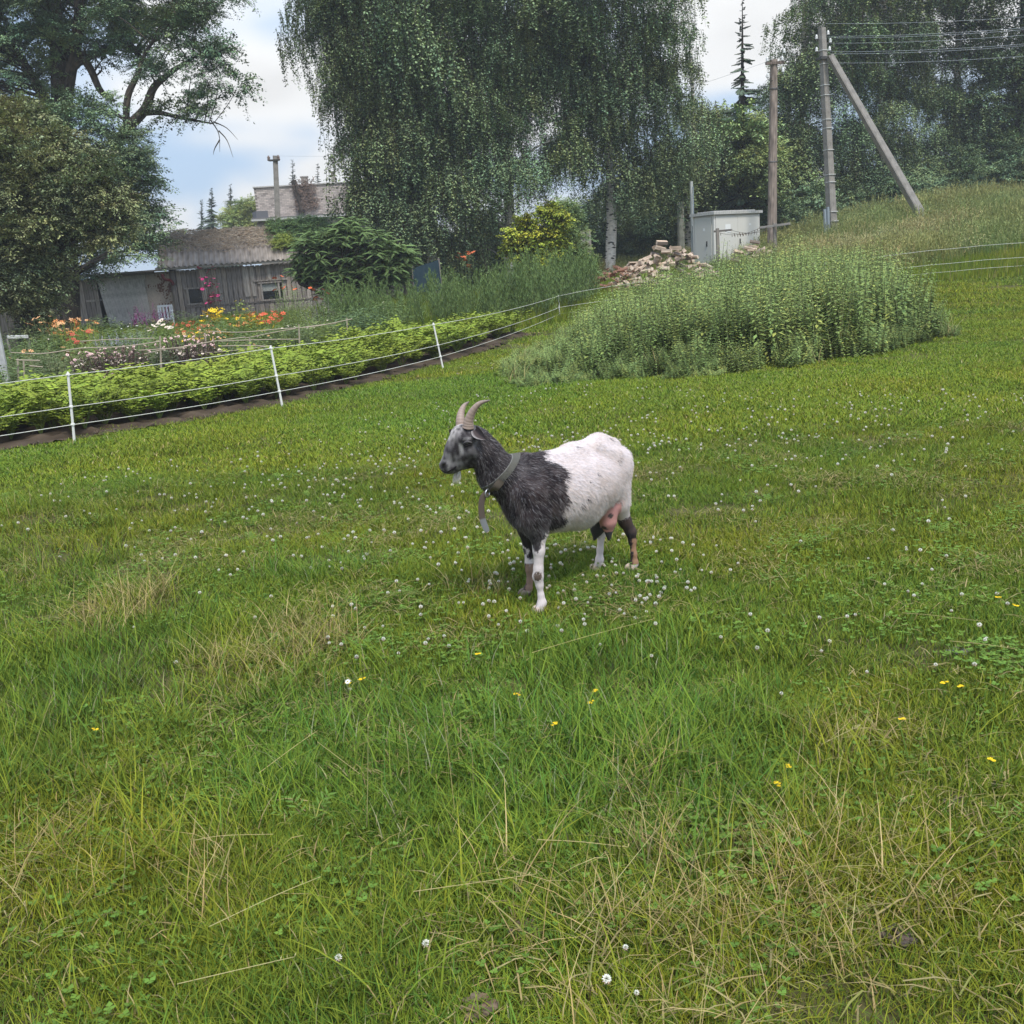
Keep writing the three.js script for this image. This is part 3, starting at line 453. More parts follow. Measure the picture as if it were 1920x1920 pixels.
// the staghorn-like bush with feathered leaves before the shed
{
  const D = 29, r = rng(77), b = foot(655, D), root = thing('sumac_bush', 'rounded bush with long feathered leaves in front of the wooden shed', 'bush', b), g = new GB();
  const fr = [0, 1].map(s => {
    const q = rng(500 + s), f = new GB(), c = [[0.13, 0.21, 0.075], [0.165, 0.24, 0.08]];
    const mid = t => V(t * 0.36, 0.08 * t - 0.2 * t * t, 0);
    for (let k = 0; k < 13; k++) { const t = (k + 1) / 13.5, p = mid(t); for (const sd of [-1, 1]) f.leaf(p, V(0.45, -0.25, sd).normalize(), V(1, 0, -0.45 * sd).normalize(), 0.088 * Math.sin(0.35 + 2.4 * t), 0.028, vary(c[k % 2], q, 0.2), 0.1, 0.35); }
    f.tube([mid(0), mid(0.5), mid(1)], [0.007, 0.006, 0.003], 3, [0.12, 0.1, 0.05]);
    return f.build();
  });
  const list = [[], []], heads = [];
  const lob = [[600, 480, 46], [650, 465, 50], [700, 480, 48], [740, 500, 34], [625, 520, 44], [575, 500, 30], [690, 520, 40], [655, 435, 24], [750, 478, 22]];
  for (const [px, py, rp] of lob) for (let i = 0; i < Math.round(rp * 1.6); i++) {
    const a = r() * TAU, e = Math.acos(2 * r() - 1), R = rp * D / FOC * (0.55 + 0.45 * r()), c = at(px, py, D).add(V(Math.cos(a) * Math.sin(e) * R, Math.cos(e) * R, Math.sin(a) * Math.sin(e) * R)).sub(b);
    heads.push(c); const lite = 0.85 + 0.35 * r();
    for (let k = 0; k < 9; k++) list[k % 2].push({ m: M4(c, 0, k / 9 * TAU + r() * 0.5, 0.5 - 0.7 * r(), 0.65 + 0.45 * r()), c: vary([lite, lite, lite], r, 0.1) });
  }
  for (let k = 0; k < 7; k++) { const a = V((r() - 0.5) * 0.6, 0, (r() - 0.5) * 0.6), t = V((k - 3) * 0.42, 1.1 + 0.3 * r(), (r() - 0.5) * 0.8); g.tube(smoothPts([a, a.clone().lerp(t, 0.5).add(V(0.08, 0.1, 0)), t], 5), [0.05, 0.045, 0.04, 0.035, 0.03, 0.025], 6, [0.12, 0.095, 0.08]); for (const h of heads) if (r() < 0.12) g.tube([t, h], [0.02, 0.012], 4, [0.12, 0.095, 0.08]); }
  part('stems', g.build(), barkMat, root);
  const crown = new THREE.Group(); crown.name = 'crown'; crown.userData.kind = 'stuff'; root.add(crown);
  list.forEach((l, i) => copies('feathered_leaves', fr[i], treeLeaf, l, crown, 'stuff'));
}
// ================================================================== potato crop
{
  const plant = s => {
    const r = rng(600 + s), g = new GB();
    for (let k = 0; k < 9; k++) {
      const a = r() * TAU, lean = 0.05 + 0.2 * r(), h = 0.24 + 0.17 * r(), top = V(Math.cos(a) * lean, h, Math.sin(a) * lean), c0 = vary([0.235, 0.31, 0.042], r, 0.22);
      g.tube([V(0, 0, 0), top.clone().multiplyScalar(0.5).add(V(0, 0.04, 0)), top], [0.008, 0.006, 0.004], 3, [0.15, 0.2, 0.05]);
      for (let j = 0; j < 6; j++) {                                   // compound leaves up the stem
        const t = 0.35 + 0.65 * j / 5, b = top.clone().multiplyScalar(t).add(V(0, 0.03 * (1 - t), 0)), q = r() * TAU, d = V(Math.cos(q), 0.35 + 0.3 * r(), Math.sin(q)).normalize(), sd = V(-Math.sin(q), 0, Math.cos(q)), L = 0.13 + 0.07 * r(), c = vary(c0, r, 0.16);
        for (let m = 1; m <= 3; m++) for (const s2 of [-1, 1]) { const p = b.clone().addScaledVector(d, L * m / 4); p.y -= 0.25 * L * (m / 4) ** 2; g.leaf(p, d.clone().multiplyScalar(0.5).addScaledVector(sd, s2).normalize(), d.clone().addScaledVector(sd, -0.5 * s2).normalize(), 0.05, 0.033, c, 0.2, 0.25); }
        const e = b.clone().addScaledVector(d, L * 0.85); g.leaf(e, d, sd, 0.068, 0.045, c, 0.2, 0.3);
      }
    }
    return g.build();
  };
  const geos = [0, 1, 2, 3].map(plant), L = geos.map(() => []), r = rng(611);
  for (let d = 6; d < 22; d += 0.3) for (let x = -13; x < 1; x += 0.36) {
    const X = x + (r() - 0.5) * 0.2, D = d + (r() - 0.5) * 0.16; if (!inPoly(POTATO, X, D) || polyDist(POTATO, X, D) < 0.3 * noise(X * 1.6, D * 1.6, 7) || r() < 0.06) continue;
    const f = 0.88 + 0.5 * fbm(X, D, 3) + 0.2 * (r() - 0.5), s = (0.75 + 0.5 * r()) * (1 + 0.35 * noise(X * 1.1, D * 1.1, 4));
    L[Math.floor(r() * 4)].push({ m: M4(V(X, H(X, -D) + 0.04, -D), (r() - 0.5) * 0.2, r() * TAU, (r() - 0.5) * 0.2, s * 1.1, s, s * 1.1), c: [f * (0.95 + 0.15 * r()), f, f * 0.9] });
  }
  const root = tag(new THREE.Group(), 'strip of bushy yellow-green potato plants along the rope fence', 'potato crop', null, 'stuff'); root.name = 'potato_crop'; scene.add(root);
  geos.forEach((g, i) => copies('potato_leaves', g, cropLeaf, L[i], root, 'stuff'));
}
// ================================================================== nettle thicket
{
  const stem = (s, kind) => {
    const r = rng(630 + s), g = new GB(), top = V((r() - 0.5) * 0.22, 1, (r() - 0.5) * 0.22), cv = new THREE.CatmullRomCurve3([V(0, 0, 0), V(top.x * 0.2, 0.5, top.z * 0.2), top]), c0 = kind ? [0.28, 0.31, 0.08] : [0.205, 0.275, 0.08];
    g.tube(cv.getPoints(5), [0.007, 0.006, 0.006, 0.005, 0.004, 0.003], 3, [0.16, 0.18, 0.08]);
    for (let k = 0; k < 17; k++) {
      const t = 0.15 + 0.85 * k / 16, p = cv.getPoint(t), a0 = k * 1.57 + r() * 0.5, L = lerp(0.105, 0.04, Math.pow(t, 2.2)) * (0.8 + 0.4 * r());
      for (let q = 0; q < (k % 2 ? 4 : 2); q++) { const a = a0 + q * Math.PI * (k % 2 ? 0.5 : 1) + (r() - 0.5) * 0.4, d = V(Math.cos(a), 0.25 - 0.5 * (1 - t) + 0.3 * r(), Math.sin(a)).normalize(); g.leaf(p.clone().addScaledVector(d, 0.02), d, V(-Math.sin(a), 0, Math.cos(a)), L, L * 0.44, vary(c0, r, 0.28), 0.12, 0.45); }
    }
    return g.build();
  };
  const clump = (s) => { const r = rng(650 + s), gs = []; for (let k = 0; k < 12; k++) { const a = r() * TAU, q = 0.26 * Math.sqrt(r()), h = 0.55 + 0.6 * r(); gs.push(stem(s * 20 + k, r() < 0.25).applyMatrix4(M4(V(Math.cos(a) * q, 0, Math.sin(a) * q), (r() - 0.5) * 0.3, r() * TAU, (r() - 0.5) * 0.3, h * 1.05, h, h * 1.05))); } return mergeGeometries(gs); };
  const geos = [0, 1, 2, 3, 4].map(clump), L = geos.map(() => []), r = rng(655);
  const tops = tuft(671, 26, 0.12, 0.5, 1.15, 0.008, 0.35, [[0.2, 0.24, 0.08], [0.34, 0.3, 0.14]], 0.3), gl = [];
  for (let D = 12; D < 23.2; D += 0.27) for (let x = -0.2; x < 8.6; x += 0.27) {
    const X = x + (r() - 0.5) * 0.24, d = D + (r() - 0.5) * 0.24; if (!inPoly(NETTLE, X, d)) continue;
    const e = polyDist(NETTLE, X, d), n = fbm(X * 0.8, d * 0.8, 4.4), side = sstep(1.0, 5.0, X);
    const h = (0.22 + 0.78 * sstep(0, 0.75 + (1 - side) * 1.0, e + 0.25 * noise(X * 2, d * 2, 2))) * lerp(0.7, 1.06, side) * (0.95 + 0.6 * n) * (0.62 + 0.65 * r()), f = 0.92 + 0.6 * n + 0.15 * r();
    if (r() < 0.1) gl.push({ m: M4(V(X, H(X, -d), -d), 0, r() * TAU, 0, 1, Math.max(0.4, h), 1), c: [1, 1, 1] });
    L[Math.floor(r() * 5)].push({ m: M4(V(X, H(X, -d) - 0.02, -d), (r() - 0.5) * 0.4, r() * TAU, (r() - 0.5) * 0.4, Math.min(1.05, 0.45 + 0.7 * h), h, Math.min(1.05, 0.45 + 0.7 * h)), c: [f * (0.95 + 0.25 * Math.max(0, n)), f, f] });
  }
  const root = tag(new THREE.Group(), 'waist-high thicket of green nettles in the middle of the meadow', 'nettles', null, 'stuff'); root.name = 'nettle_thicket'; scene.add(root);
  geos.forEach((g, i) => copies('nettle_stems', g, cropLeaf, L[i], root, 'stuff')); copies('grass_stalks', tops, plainMat, gl, root, 'stuff');
}
// ================================================================== tall grass and weeds on the bank at the right
{
  const mixc = (a, b, t) => a.map((v, i) => lerp(v, b[i], t));
  const seedHead = (s, cols) => { const r = rng(690 + s), g = new GB(); for (let i = 0; i < 70; i++) { const a = r() * TAU, q = 0.32 * Math.sqrt(r()), h = 0.5 + 0.6 * r(), c = vary(cols[Math.floor(r() * cols.length)], r, 0.2), l = h * 0.3 * (0.3 + r()), an = r() * TAU, x = Math.cos(a) * q, z = Math.sin(a) * q; g.blade(x, z, 0, an, h, l, 0.008, c, 3); if (i % 3 === 0) for (let k = 0; k < 4; k++) g.leaf(V(x + Math.cos(an) * l * 0.9, h * (0.8 + 0.05 * k), z + Math.sin(an) * l * 0.9), V((r() - 0.5), 0.8, (r() - 0.5)).normalize(), V(0.7, 0, 0.7), 0.09, 0.022, vary(mixc(cols[0], [0.36, 0.3, 0.15], 0.35), r, 0.2), 0, 0.2); } return g.build(); };
  const green = [0, 1].map(s => seedHead(s, [[0.2, 0.26, 0.07], [0.16, 0.24, 0.06], [0.27, 0.28, 0.09]])), gold = [0, 1].map(s => seedHead(5 + s, [[0.42, 0.35, 0.15], [0.34, 0.3, 0.12], [0.22, 0.25, 0.08]]));
  const geos = [...green, ...gold], L = geos.map(() => []), r = rng(701), gp = [foot(1650, 30), foot(1730, 31), foot(1580, 31)];
  for (let i = 0; i < 7200; i++) {
    const D = 24.4 + 20 * Math.pow(r(), 1.3), x = lerp(1, 30, r()), lim = x > 8 ? lerp(24.6, 26.5, clamp((x - 8) / 6)) : lerp(31, 24.8, clamp((x - 5) / 3));
    if (D < lim + 0.7 * noise(x, D)) continue;
    if (x < 8.4 && D < 37.5 && x > 2) { if (D > 33 || x < 7) continue; }
    const gd = Math.min(...gp.map(p => Math.hypot(p.x - x, -p.z - D))), g = r() < sstep(2.2, 0.6, gd) * 0.85 + 0.05, n = fbm(x * 0.4, D * 0.4, 3.3);
    L[(g ? 2 : 0) + Math.floor(r() * 2)].push({ m: M4(onGround(x, D), (r() - 0.5) * 0.2, r() * TAU, (r() - 0.5) * 0.2, 1, (0.55 + 0.5 * r() + 0.6 * n) * lerp(0.7, 1.15, clamp((x - 9) / 6)), 1), c: vary([1 + 0.5 * n, 1, 1], r, 0.12) });
  }
  const root = tag(new THREE.Group(), 'tall seeding grass on the bank below the trees', 'grass', null, 'stuff'); root.name = 'tall_grass'; scene.add(root);
  geos.forEach((g, i) => L[i].length && copies('grass_stalks', g, grassMat, L[i], root, 'stuff'));
}
// ================================================================== feathery asparagus hedge
{
  const r = rng(720), g = new GB();
  for (let k = 0; k < 16; k++) {
    const a = r() * TAU, q = 0.3 * Math.sqrt(r()), ln = V(Math.cos(a), 0, Math.sin(a)), h = 0.95 + 0.45 * r(), b = ln.clone().multiplyScalar(q), top = b.clone().addScaledVector(ln, 0.1 + 0.28 * r()).add(V(0, h, 0));
    g.tube([b, b.clone().lerp(top, 0.5), top], [0.008, 0.006, 0.003], 3, [0.13, 0.17, 0.06]);
    for (let j = 0; j < 20; j++) {
      const t = 0.22 + 0.78 * j / 20, p = b.clone().lerp(top, t), an = r() * TAU, L = 0.28 * (1.15 - t), c0 = vary([0.15, 0.22, 0.07], r, 0.2), d = V(Math.cos(an), 0.7, Math.sin(an)).normalize();
      for (let m = 0; m < 9; m++) { const e = p.clone().addScaledVector(d, L * m / 9), dd = V((r() - 0.5) * 1.4, 0.6 + r(), (r() - 0.5) * 1.4).normalize(), sd = V(dd.z, 0, -dd.x).normalize().multiplyScalar(0.0045), f = 0.05 + 0.06 * r(); const A = g.v(e.x + sd.x, e.y, e.z + sd.z, c0), B = g.v(e.x - sd.x, e.y, e.z - sd.z, c0), C = g.v(e.x + dd.x * f, e.y + dd.y * f, e.z + dd.z * f, c0); g.tri(A, B, C); }
    }
  }
  const geo = g.build(), spots = [];
  for (const [px, D, s] of [[628, 23.5, 0.8], [665, 24, 0.95], [705, 23.2, 0.9], [738, 22.4, 0.85], [775, 23.4, 0.95], [812, 22.6, 0.9], [848, 23.5, 1], [885, 22.6, 0.95], [918, 23.6, 1.05], [950, 22.8, 1], [985, 23.8, 1.1], [1016, 23.2, 1.1], [1050, 24, 1.15], [1085, 24.8, 1.15], [1100, 26, 1.1], [1060, 26, 1.1], [1020, 25.6, 1.1], [960, 25, 1.1], [900, 25.2, 1.05], [840, 25, 1.0], [640, 25.5, 0.9], [690, 25.6, 0.95]]) spots.push([px, D, s]);
  for (const [px, D, s] of spots) { const m = solo('asparagus_plant', geo, cropLeaf, 'feathery dark green asparagus plant in the hedge behind the potato strip', 'plant', foot(px, D), 'asparagus hedge'); m.rotation.y = r() * TAU; m.scale.set(s * 1.15, s * (0.9 + 0.2 * r()), s * 1.15); m.userData.kind = 'thing'; }
}
// ================================================================== flower bed
function flowerGeo(n, R, petal, wid, c, up, seed) { const r = rng(seed), g = new GB(); for (let i = 0; i < n; i++) { const a = i / n * TAU, d = V(Math.cos(a), up, Math.sin(a)).normalize(); g.leaf(V(Math.cos(a) * R, 0, Math.sin(a) * R), d, V(-Math.sin(a), 0, Math.cos(a)), petal, wid, vary(c, r, 0.15), 0.1, 0.35); } return g.build(); }
function bedPlant({ name, label, category = 'flowers', p, R, h, leafLen, leafW, leafCol, nLeaf, blooms, seed, bladeLeaf = false, top = 0.9 }) {
  const r = rng(seed), root = thing(name, label, category, p), g = new GB();
  for (let i = 0; i < nLeaf; i++) {
    const a = r() * TAU, q = R * Math.sqrt(r());
    if (bladeLeaf) g.blade(Math.cos(a) * q, Math.sin(a) * q, 0, r() * TAU, h * (0.5 + 0.5 * r()), h * 0.45 * r(), leafW, vary(leafCol, r, 0.25), 4);
    else { const b = V(Math.cos(a) * q, h * (0.08 + 0.92 * r()) * Math.sqrt(1 - 0.6 * (q / R) ** 2), Math.sin(a) * q), t = r() * TAU, d = V(Math.cos(t), 0.4 * r(), Math.sin(t)).normalize(); g.leaf(b, d, V(-Math.sin(t), 0.3 * (r() - 0.5), Math.cos(t)).normalize(), leafLen * (0.6 + 0.7 * r()), leafW, vary(leafCol, r, 0.28), 0.12, 0.3); if (i % 12 === 0) g.tube([V(Math.cos(a) * q * 0.4, 0, Math.sin(a) * q * 0.4), b], [0.006, 0.004], 3, leafCol); }
  }
  part('foliage', g.build(), cropLeaf, root, 'stuff');
  const f = new GB(), gs = [];
  for (const [n, geo, hh, spread, sc] of blooms) for (let i = 0; i < n; i++) { const a = r() * TAU, q = R * spread * Math.sqrt(r()), y = h * hh * (0.85 + 0.3 * r()); gs.push(geo.clone().applyMatrix4(M4(V(Math.cos(a) * q, y, Math.sin(a) * q), (r() - 0.5) * 1.1 + 0.4, r() * TAU, (r() - 0.5) * 1.1, sc * (0.58 + 0.4 * r())))); const st = new GB(); st.tube([V(Math.cos(a) * q * 0.7, 0, Math.sin(a) * q * 0.7), V(Math.cos(a) * q, y, Math.sin(a) * q)], [0.005, 0.004], 3, leafCol); gs.push(st.build()); }
  if (gs.length) part('blossoms', mergeGeometries(gs), plainMat, root, 'stuff');
  return root;
}
{
  const orange = flowerGeo(6, 0.01, 0.085, 0.035, [0.62, 0.25, 0.09], 0.7, 1), yellow = flowerGeo(6, 0.01, 0.085, 0.04, [0.78, 0.52, 0.03], 0.7, 2), red = flowerGeo(6, 0.01, 0.085, 0.04, [0.5, 0.12, 0.06], 0.7, 3), pink = flowerGeo(9, 0.012, 0.04, 0.03, [0.72, 0.48, 0.45], 0.5, 4), cream = flowerGeo(9, 0.01, 0.035, 0.03, [0.75, 0.62, 0.5], 0.5, 5), mag = flowerGeo(8, 0.01, 0.05, 0.04, [0.5, 0.04, 0.16], 0.4, 6), peach = flowerGeo(6, 0.01, 0.075, 0.035, [0.78, 0.42, 0.2], 0.6, 8), white = flowerGeo(8, 0.01, 0.04, 0.03, [0.75, 0.75, 0.72], 0.4, 9);
  const spike = (c) => { const r = rng(7), g = new GB(); for (let k = 0; k < 26; k++) { const a = r() * TAU, y = 0.45 * k / 26; g.leaf(V(0, y, 0), V(Math.cos(a), 0.6, Math.sin(a)).normalize(), V(-Math.sin(a), 0, Math.cos(a)), 0.05 * (1.15 - k / 26), 0.03, vary(c, r, 0.25), 0, 0); } return g.build(); };
  const purple = spike([0.26, 0.08, 0.19]), mauve = spike([0.42, 0.38, 0.47]);
  const LG = [0.2, 0.28, 0.065], DG = [0.095, 0.13, 0.06], GG = [0.15, 0.2, 0.08], MAR = [0.085, 0.055, 0.05];
  const put = (px, D, o) => bedPlant({ p: foot(px, D), ...o });
  put(152, 19, { name: 'orange_lily', label: 'clump of pale orange day lilies below the olive-green tree', R: 0.5, h: 0.95, leafW: 0.02, leafCol: [0.27, 0.33, 0.07], nLeaf: 420, bladeLeaf: true, blooms: [[44, orange, 0.98, 0.9, 0.9], [20, peach, 0.98, 0.8, 0.9]], seed: 801 });
  put(98, 18.5, { name: 'orange_lily', label: 'few pale orange lilies against the trunk of the olive-green tree', R: 0.28, h: 1.05, leafLen: 0.1, leafW: 0.045, leafCol: GG, nLeaf: 420, blooms: [[12, peach, 0.98, 0.9, 0.9]], seed: 802 });
  put(205, 22, { name: 'green_shrub', label: 'rounded green shrub before the whitewashed door', category: 'shrub', R: 0.5, h: 1.05, leafLen: 0.12, leafW: 0.05, leafCol: GG, nLeaf: 950, blooms: [], seed: 803 });
  put(232, 19.2, { name: 'mauve_flower', label: 'pale mauve flower spikes in the middle of the flower bed', R: 0.55, h: 0.62, leafLen: 0.08, leafW: 0.03, leafCol: [0.17, 0.2, 0.11], nLeaf: 700, blooms: [[46, mauve, 0.75, 1, 0.8]], seed: 804 });
  put(262, 20.5, { name: 'silvery_plant', label: 'grey-green leafy clump below the whitewashed door', category: 'plant', R: 0.5, h: 0.75, leafLen: 0.1, leafW: 0.04, leafCol: [0.22, 0.27, 0.15], nLeaf: 800, blooms: [[12, white, 0.98, 0.9, 0.7]], seed: 805 });
  put(293, 23, { name: 'purple_spike_flower', label: 'purple astilbe-like spikes beside the white chair', R: 0.42, h: 0.85, leafLen: 0.09, leafW: 0.04, leafCol: GG, nLeaf: 420, blooms: [[38, purple, 0.82, 1, 1]], seed: 806 });
  put(306, 20, { name: 'cream_lily', label: 'cream lilies under the white chair', R: 0.32, h: 0.8, leafLen: 0.12, leafW: 0.03, leafCol: LG, nLeaf: 420, blooms: [[22, cream, 0.98, 0.9, 1.5]], seed: 807 });
  put(368, 20.5, { name: 'rust_red_lily', label: 'rust-red lilies below the small shed window', R: 0.42, h: 0.72, leafW: 0.02, leafCol: LG, nLeaf: 330, bladeLeaf: true, blooms: [[36, red, 0.98, 1, 0.8], [14, peach, 0.9, 1, 0.8]], seed: 808 });
  put(412, 21, { name: 'yellow_lily', label: 'tall bright yellow lilies in the middle of the shed front', R: 0.32, h: 0.86, leafW: 0.02, leafCol: LG, nLeaf: 300, bladeLeaf: true, blooms: [[40, yellow, 1, 0.85, 0.95]], seed: 809 });
  put(397, 18.6, { name: 'peach_lily', label: 'low peach and yellow lilies in front of the tall yellow ones', R: 0.45, h: 0.62, leafW: 0.018, leafCol: LG, nLeaf: 320, bladeLeaf: true, blooms: [[38, peach, 0.98, 1, 0.85], [22, yellow, 0.95, 1, 0.8]], seed: 810 });
  put(470, 20, { name: 'orange_flower', label: 'orange and yellow flowers left of the scarlet ones', R: 0.38, h: 0.85, leafLen: 0.1, leafW: 0.035, leafCol: LG, nLeaf: 520, blooms: [[40, orange, 0.9, 1, 0.7], [22, yellow, 0.88, 1, 0.7]], seed: 811 });
  put(508, 20, { name: 'scarlet_flower', label: 'scarlet flowers at the right end of the bright bed', R: 0.35, h: 0.82, leafLen: 0.1, leafW: 0.035, leafCol: LG, nLeaf: 480, blooms: [[52, flowerGeo(6, 0.01, 0.085, 0.04, [0.72, 0.13, 0.07], 0.7, 13), 0.95, 1, 0.8], [12, yellow, 0.75, 1, 0.7]], seed: 812 });
  put(463, 22.5, { name: 'leafy_plant', label: 'tall pale green leafy plant against the shed planks', category: 'plant', R: 0.28, h: 1.15, leafLen: 0.1, leafW: 0.045, leafCol: [0.24, 0.3, 0.08], nLeaf: 460, blooms: [[6, yellow, 0.9, 0.8, 0.6]], seed: 813 });
  put(408, 27.5, { name: 'climbing_rose', label: 'crimson climbing rose on the wall by the small shed window', category: 'rose', R: 0.3, h: 1.75, leafLen: 0.07, leafW: 0.04, leafCol: [0.13, 0.1, 0.07], nLeaf: 240, blooms: [[18, mag, 0.6, 0.8, 1.3], [12, mag, 0.95, 0.9, 1.2], [10, mag, 0.8, 0.9, 1.2]], seed: 814 });
  put(215, 15.6, { name: 'pink_flowered_bush', label: 'dark-leaved bush covered in pale pink blossom behind the first two fence posts', category: 'bush', R: 0.62, h: 0.68, leafLen: 0.06, leafW: 0.03, leafCol: MAR, nLeaf: 1500, blooms: [[120, pink, 0.85, 1.0, 0.75], [70, cream, 0.62, 1.02, 0.75], [60, pink, 0.4, 1.05, 0.7]], seed: 815 });
  put(365, 16.6, { name: 'pink_flowered_bush', label: 'dark-leaved pale pink blossoming bush below the peach lilies', category: 'bush', R: 0.55, h: 0.72, leafLen: 0.06, leafW: 0.03, leafCol: MAR, nLeaf: 1300, blooms: [[90, pink, 0.9, 1.0, 0.75], [80, cream, 0.65, 1.02, 0.7], [40, cream, 0.4, 1.02, 0.7]], seed: 816 });
  put(290, 16.2, { name: 'dark_leafy_bush', label: 'dark green bush between the two pink blossoming bushes', category: 'bush', R: 0.5, h: 0.62, leafLen: 0.08, leafW: 0.035, leafCol: [0.1, 0.12, 0.065], nLeaf: 1200, blooms: [[16, cream, 0.9, 1, 0.6]], seed: 817 });
  put(110, 15.6, { name: 'brushwood_plant', label: 'grey-green shaggy plant left of the pink blossoming bush', category: 'plant', R: 0.75, h: 0.72, leafLen: 0.1, leafW: 0.025, leafCol: [0.15, 0.17, 0.08], nLeaf: 1500, blooms: [[12, peach, 0.9, 1, 0.7]], seed: 818 });
  put(158, 17.5, { name: 'russet_flower', label: 'small russet-red flower clump behind the pink blossoming bush', R: 0.3, h: 0.82, leafLen: 0.08, leafW: 0.04, leafCol: [0.2, 0.26, 0.08], nLeaf: 420, blooms: [[18, flowerGeo(7, 0.01, 0.07, 0.04, [0.4, 0.08, 0.05], 0.5, 14), 0.95, 0.9, 0.8]], seed: 819 });
  put(450, 17.2, { name: 'dark_leafy_bush', label: 'low dark green bush under the stick fence right of the pink bush', category: 'bush', R: 0.6, h: 0.6, leafLen: 0.08, leafW: 0.03, leafCol: [0.12, 0.15, 0.065], nLeaf: 1200, blooms: [[14, peach, 0.85, 1, 0.5]], seed: 820 });
  put(545, 18.6, { name: 'dark_leafy_bush', label: 'dark green bush with a few pale flowers behind the second fence post', category: 'bush', R: 0.6, h: 0.72, leafLen: 0.09, leafW: 0.035, leafCol: [0.11, 0.145, 0.065], nLeaf: 1300, blooms: [[10, cream, 0.85, 1, 0.7]], seed: 821 });
  put(555, 22, { name: 'feathery_plant', label: 'pale green feathery plant dotted with orange-red poppies before the shed', category: 'plant', R: 0.42, h: 1.35, leafLen: 0.12, leafW: 0.014, leafCol: [0.23, 0.29, 0.11], nLeaf: 1500, blooms: [[7, flowerGeo(6, 0.01, 0.07, 0.06, [0.7, 0.14, 0.05], 0.6, 15), 1.0, 1, 1]], seed: 822 });
  put(600, 23.6, { name: 'grey_plant', label: 'greyish seeding plant with orange poppies under the sumac bush', category: 'plant', R: 0.45, h: 1.05, leafLen: 0.1, leafW: 0.014, leafCol: [0.26, 0.25, 0.2], nLeaf: 900, blooms: [[7, flowerGeo(6, 0.01, 0.07, 0.06, [0.7, 0.14, 0.05], 0.6, 16), 1.0, 1, 1]], seed: 823 });
  put(682, 19.6, { name: 'dark_leafy_bush', label: 'dark glossy green bush at the left end of the asparagus hedge', category: 'bush', R: 0.55, h: 0.85, leafLen: 0.11, leafW: 0.05, leafCol: [0.09, 0.14, 0.06], nLeaf: 1000, blooms: [], seed: 824 });
  put(880, 25.5, { name: 'orange_lily', label: 'orange-red lilies rising behind the asparagus hedge near the dark screen', R: 0.3, h: 1.5, leafLen: 0.1, leafW: 0.03, leafCol: GG, nLeaf: 260, blooms: [[12, flowerGeo(6, 0.01, 0.085, 0.045, [0.68, 0.17, 0.07], 0.6, 17), 1, 0.9, 1]], seed: 825 });
  for (const [px, D, i] of [[20, 14.6, 0], [48, 16.6, 1], [30, 19, 2]]) put(px, D, { name: 'garden_weed', label: ['rank green weeds behind the potato strip at the left edge', 'dark leafy weeds below the white leaning post', 'tangled green weeds under the olive-green tree'][i], category: 'weeds', R: 0.7, h: 0.6 + 0.15 * i, leafLen: 0.12, leafW: 0.035, leafCol: [0.11, 0.16, 0.055], nLeaf: 1200, blooms: [], seed: 830 + i });
  for (const [px, D, i] of [[330, 18.6, 0], [255, 17.6, 1], [430, 19, 2], [500, 18.4, 3], [140, 21.5, 9], [100, 20, 10], [225, 18, 11], [180, 16.8, 12], [330, 17.4, 13], [410, 17.6, 14], [520, 21.6, 15], [480, 22.6, 16], [350, 22.6, 17], [270, 22.4, 18], [70, 17.6, 19], [130, 18.4, 20], [620, 20.4, 4], [185, 20.5, 5], [590, 19.4, 6], [655, 21.6, 7], [730, 20.6, 8]]) put(px, D, { name: 'leafy_plant', label: 'mid-green leafy filler plant among the flowers', category: 'plant', R: 0.55, h: 0.7 + 0.12 * (i % 3), leafLen: 0.1, leafW: 0.035, leafCol: i % 3 ? [0.12, 0.17, 0.055] : [0.18, 0.23, 0.075], nLeaf: 900, blooms: i % 2 ? [] : [[5, cream, 0.95, 1, 0.6]], seed: 840 + i }).userData.group = 'green plants filling the flower bed';
}
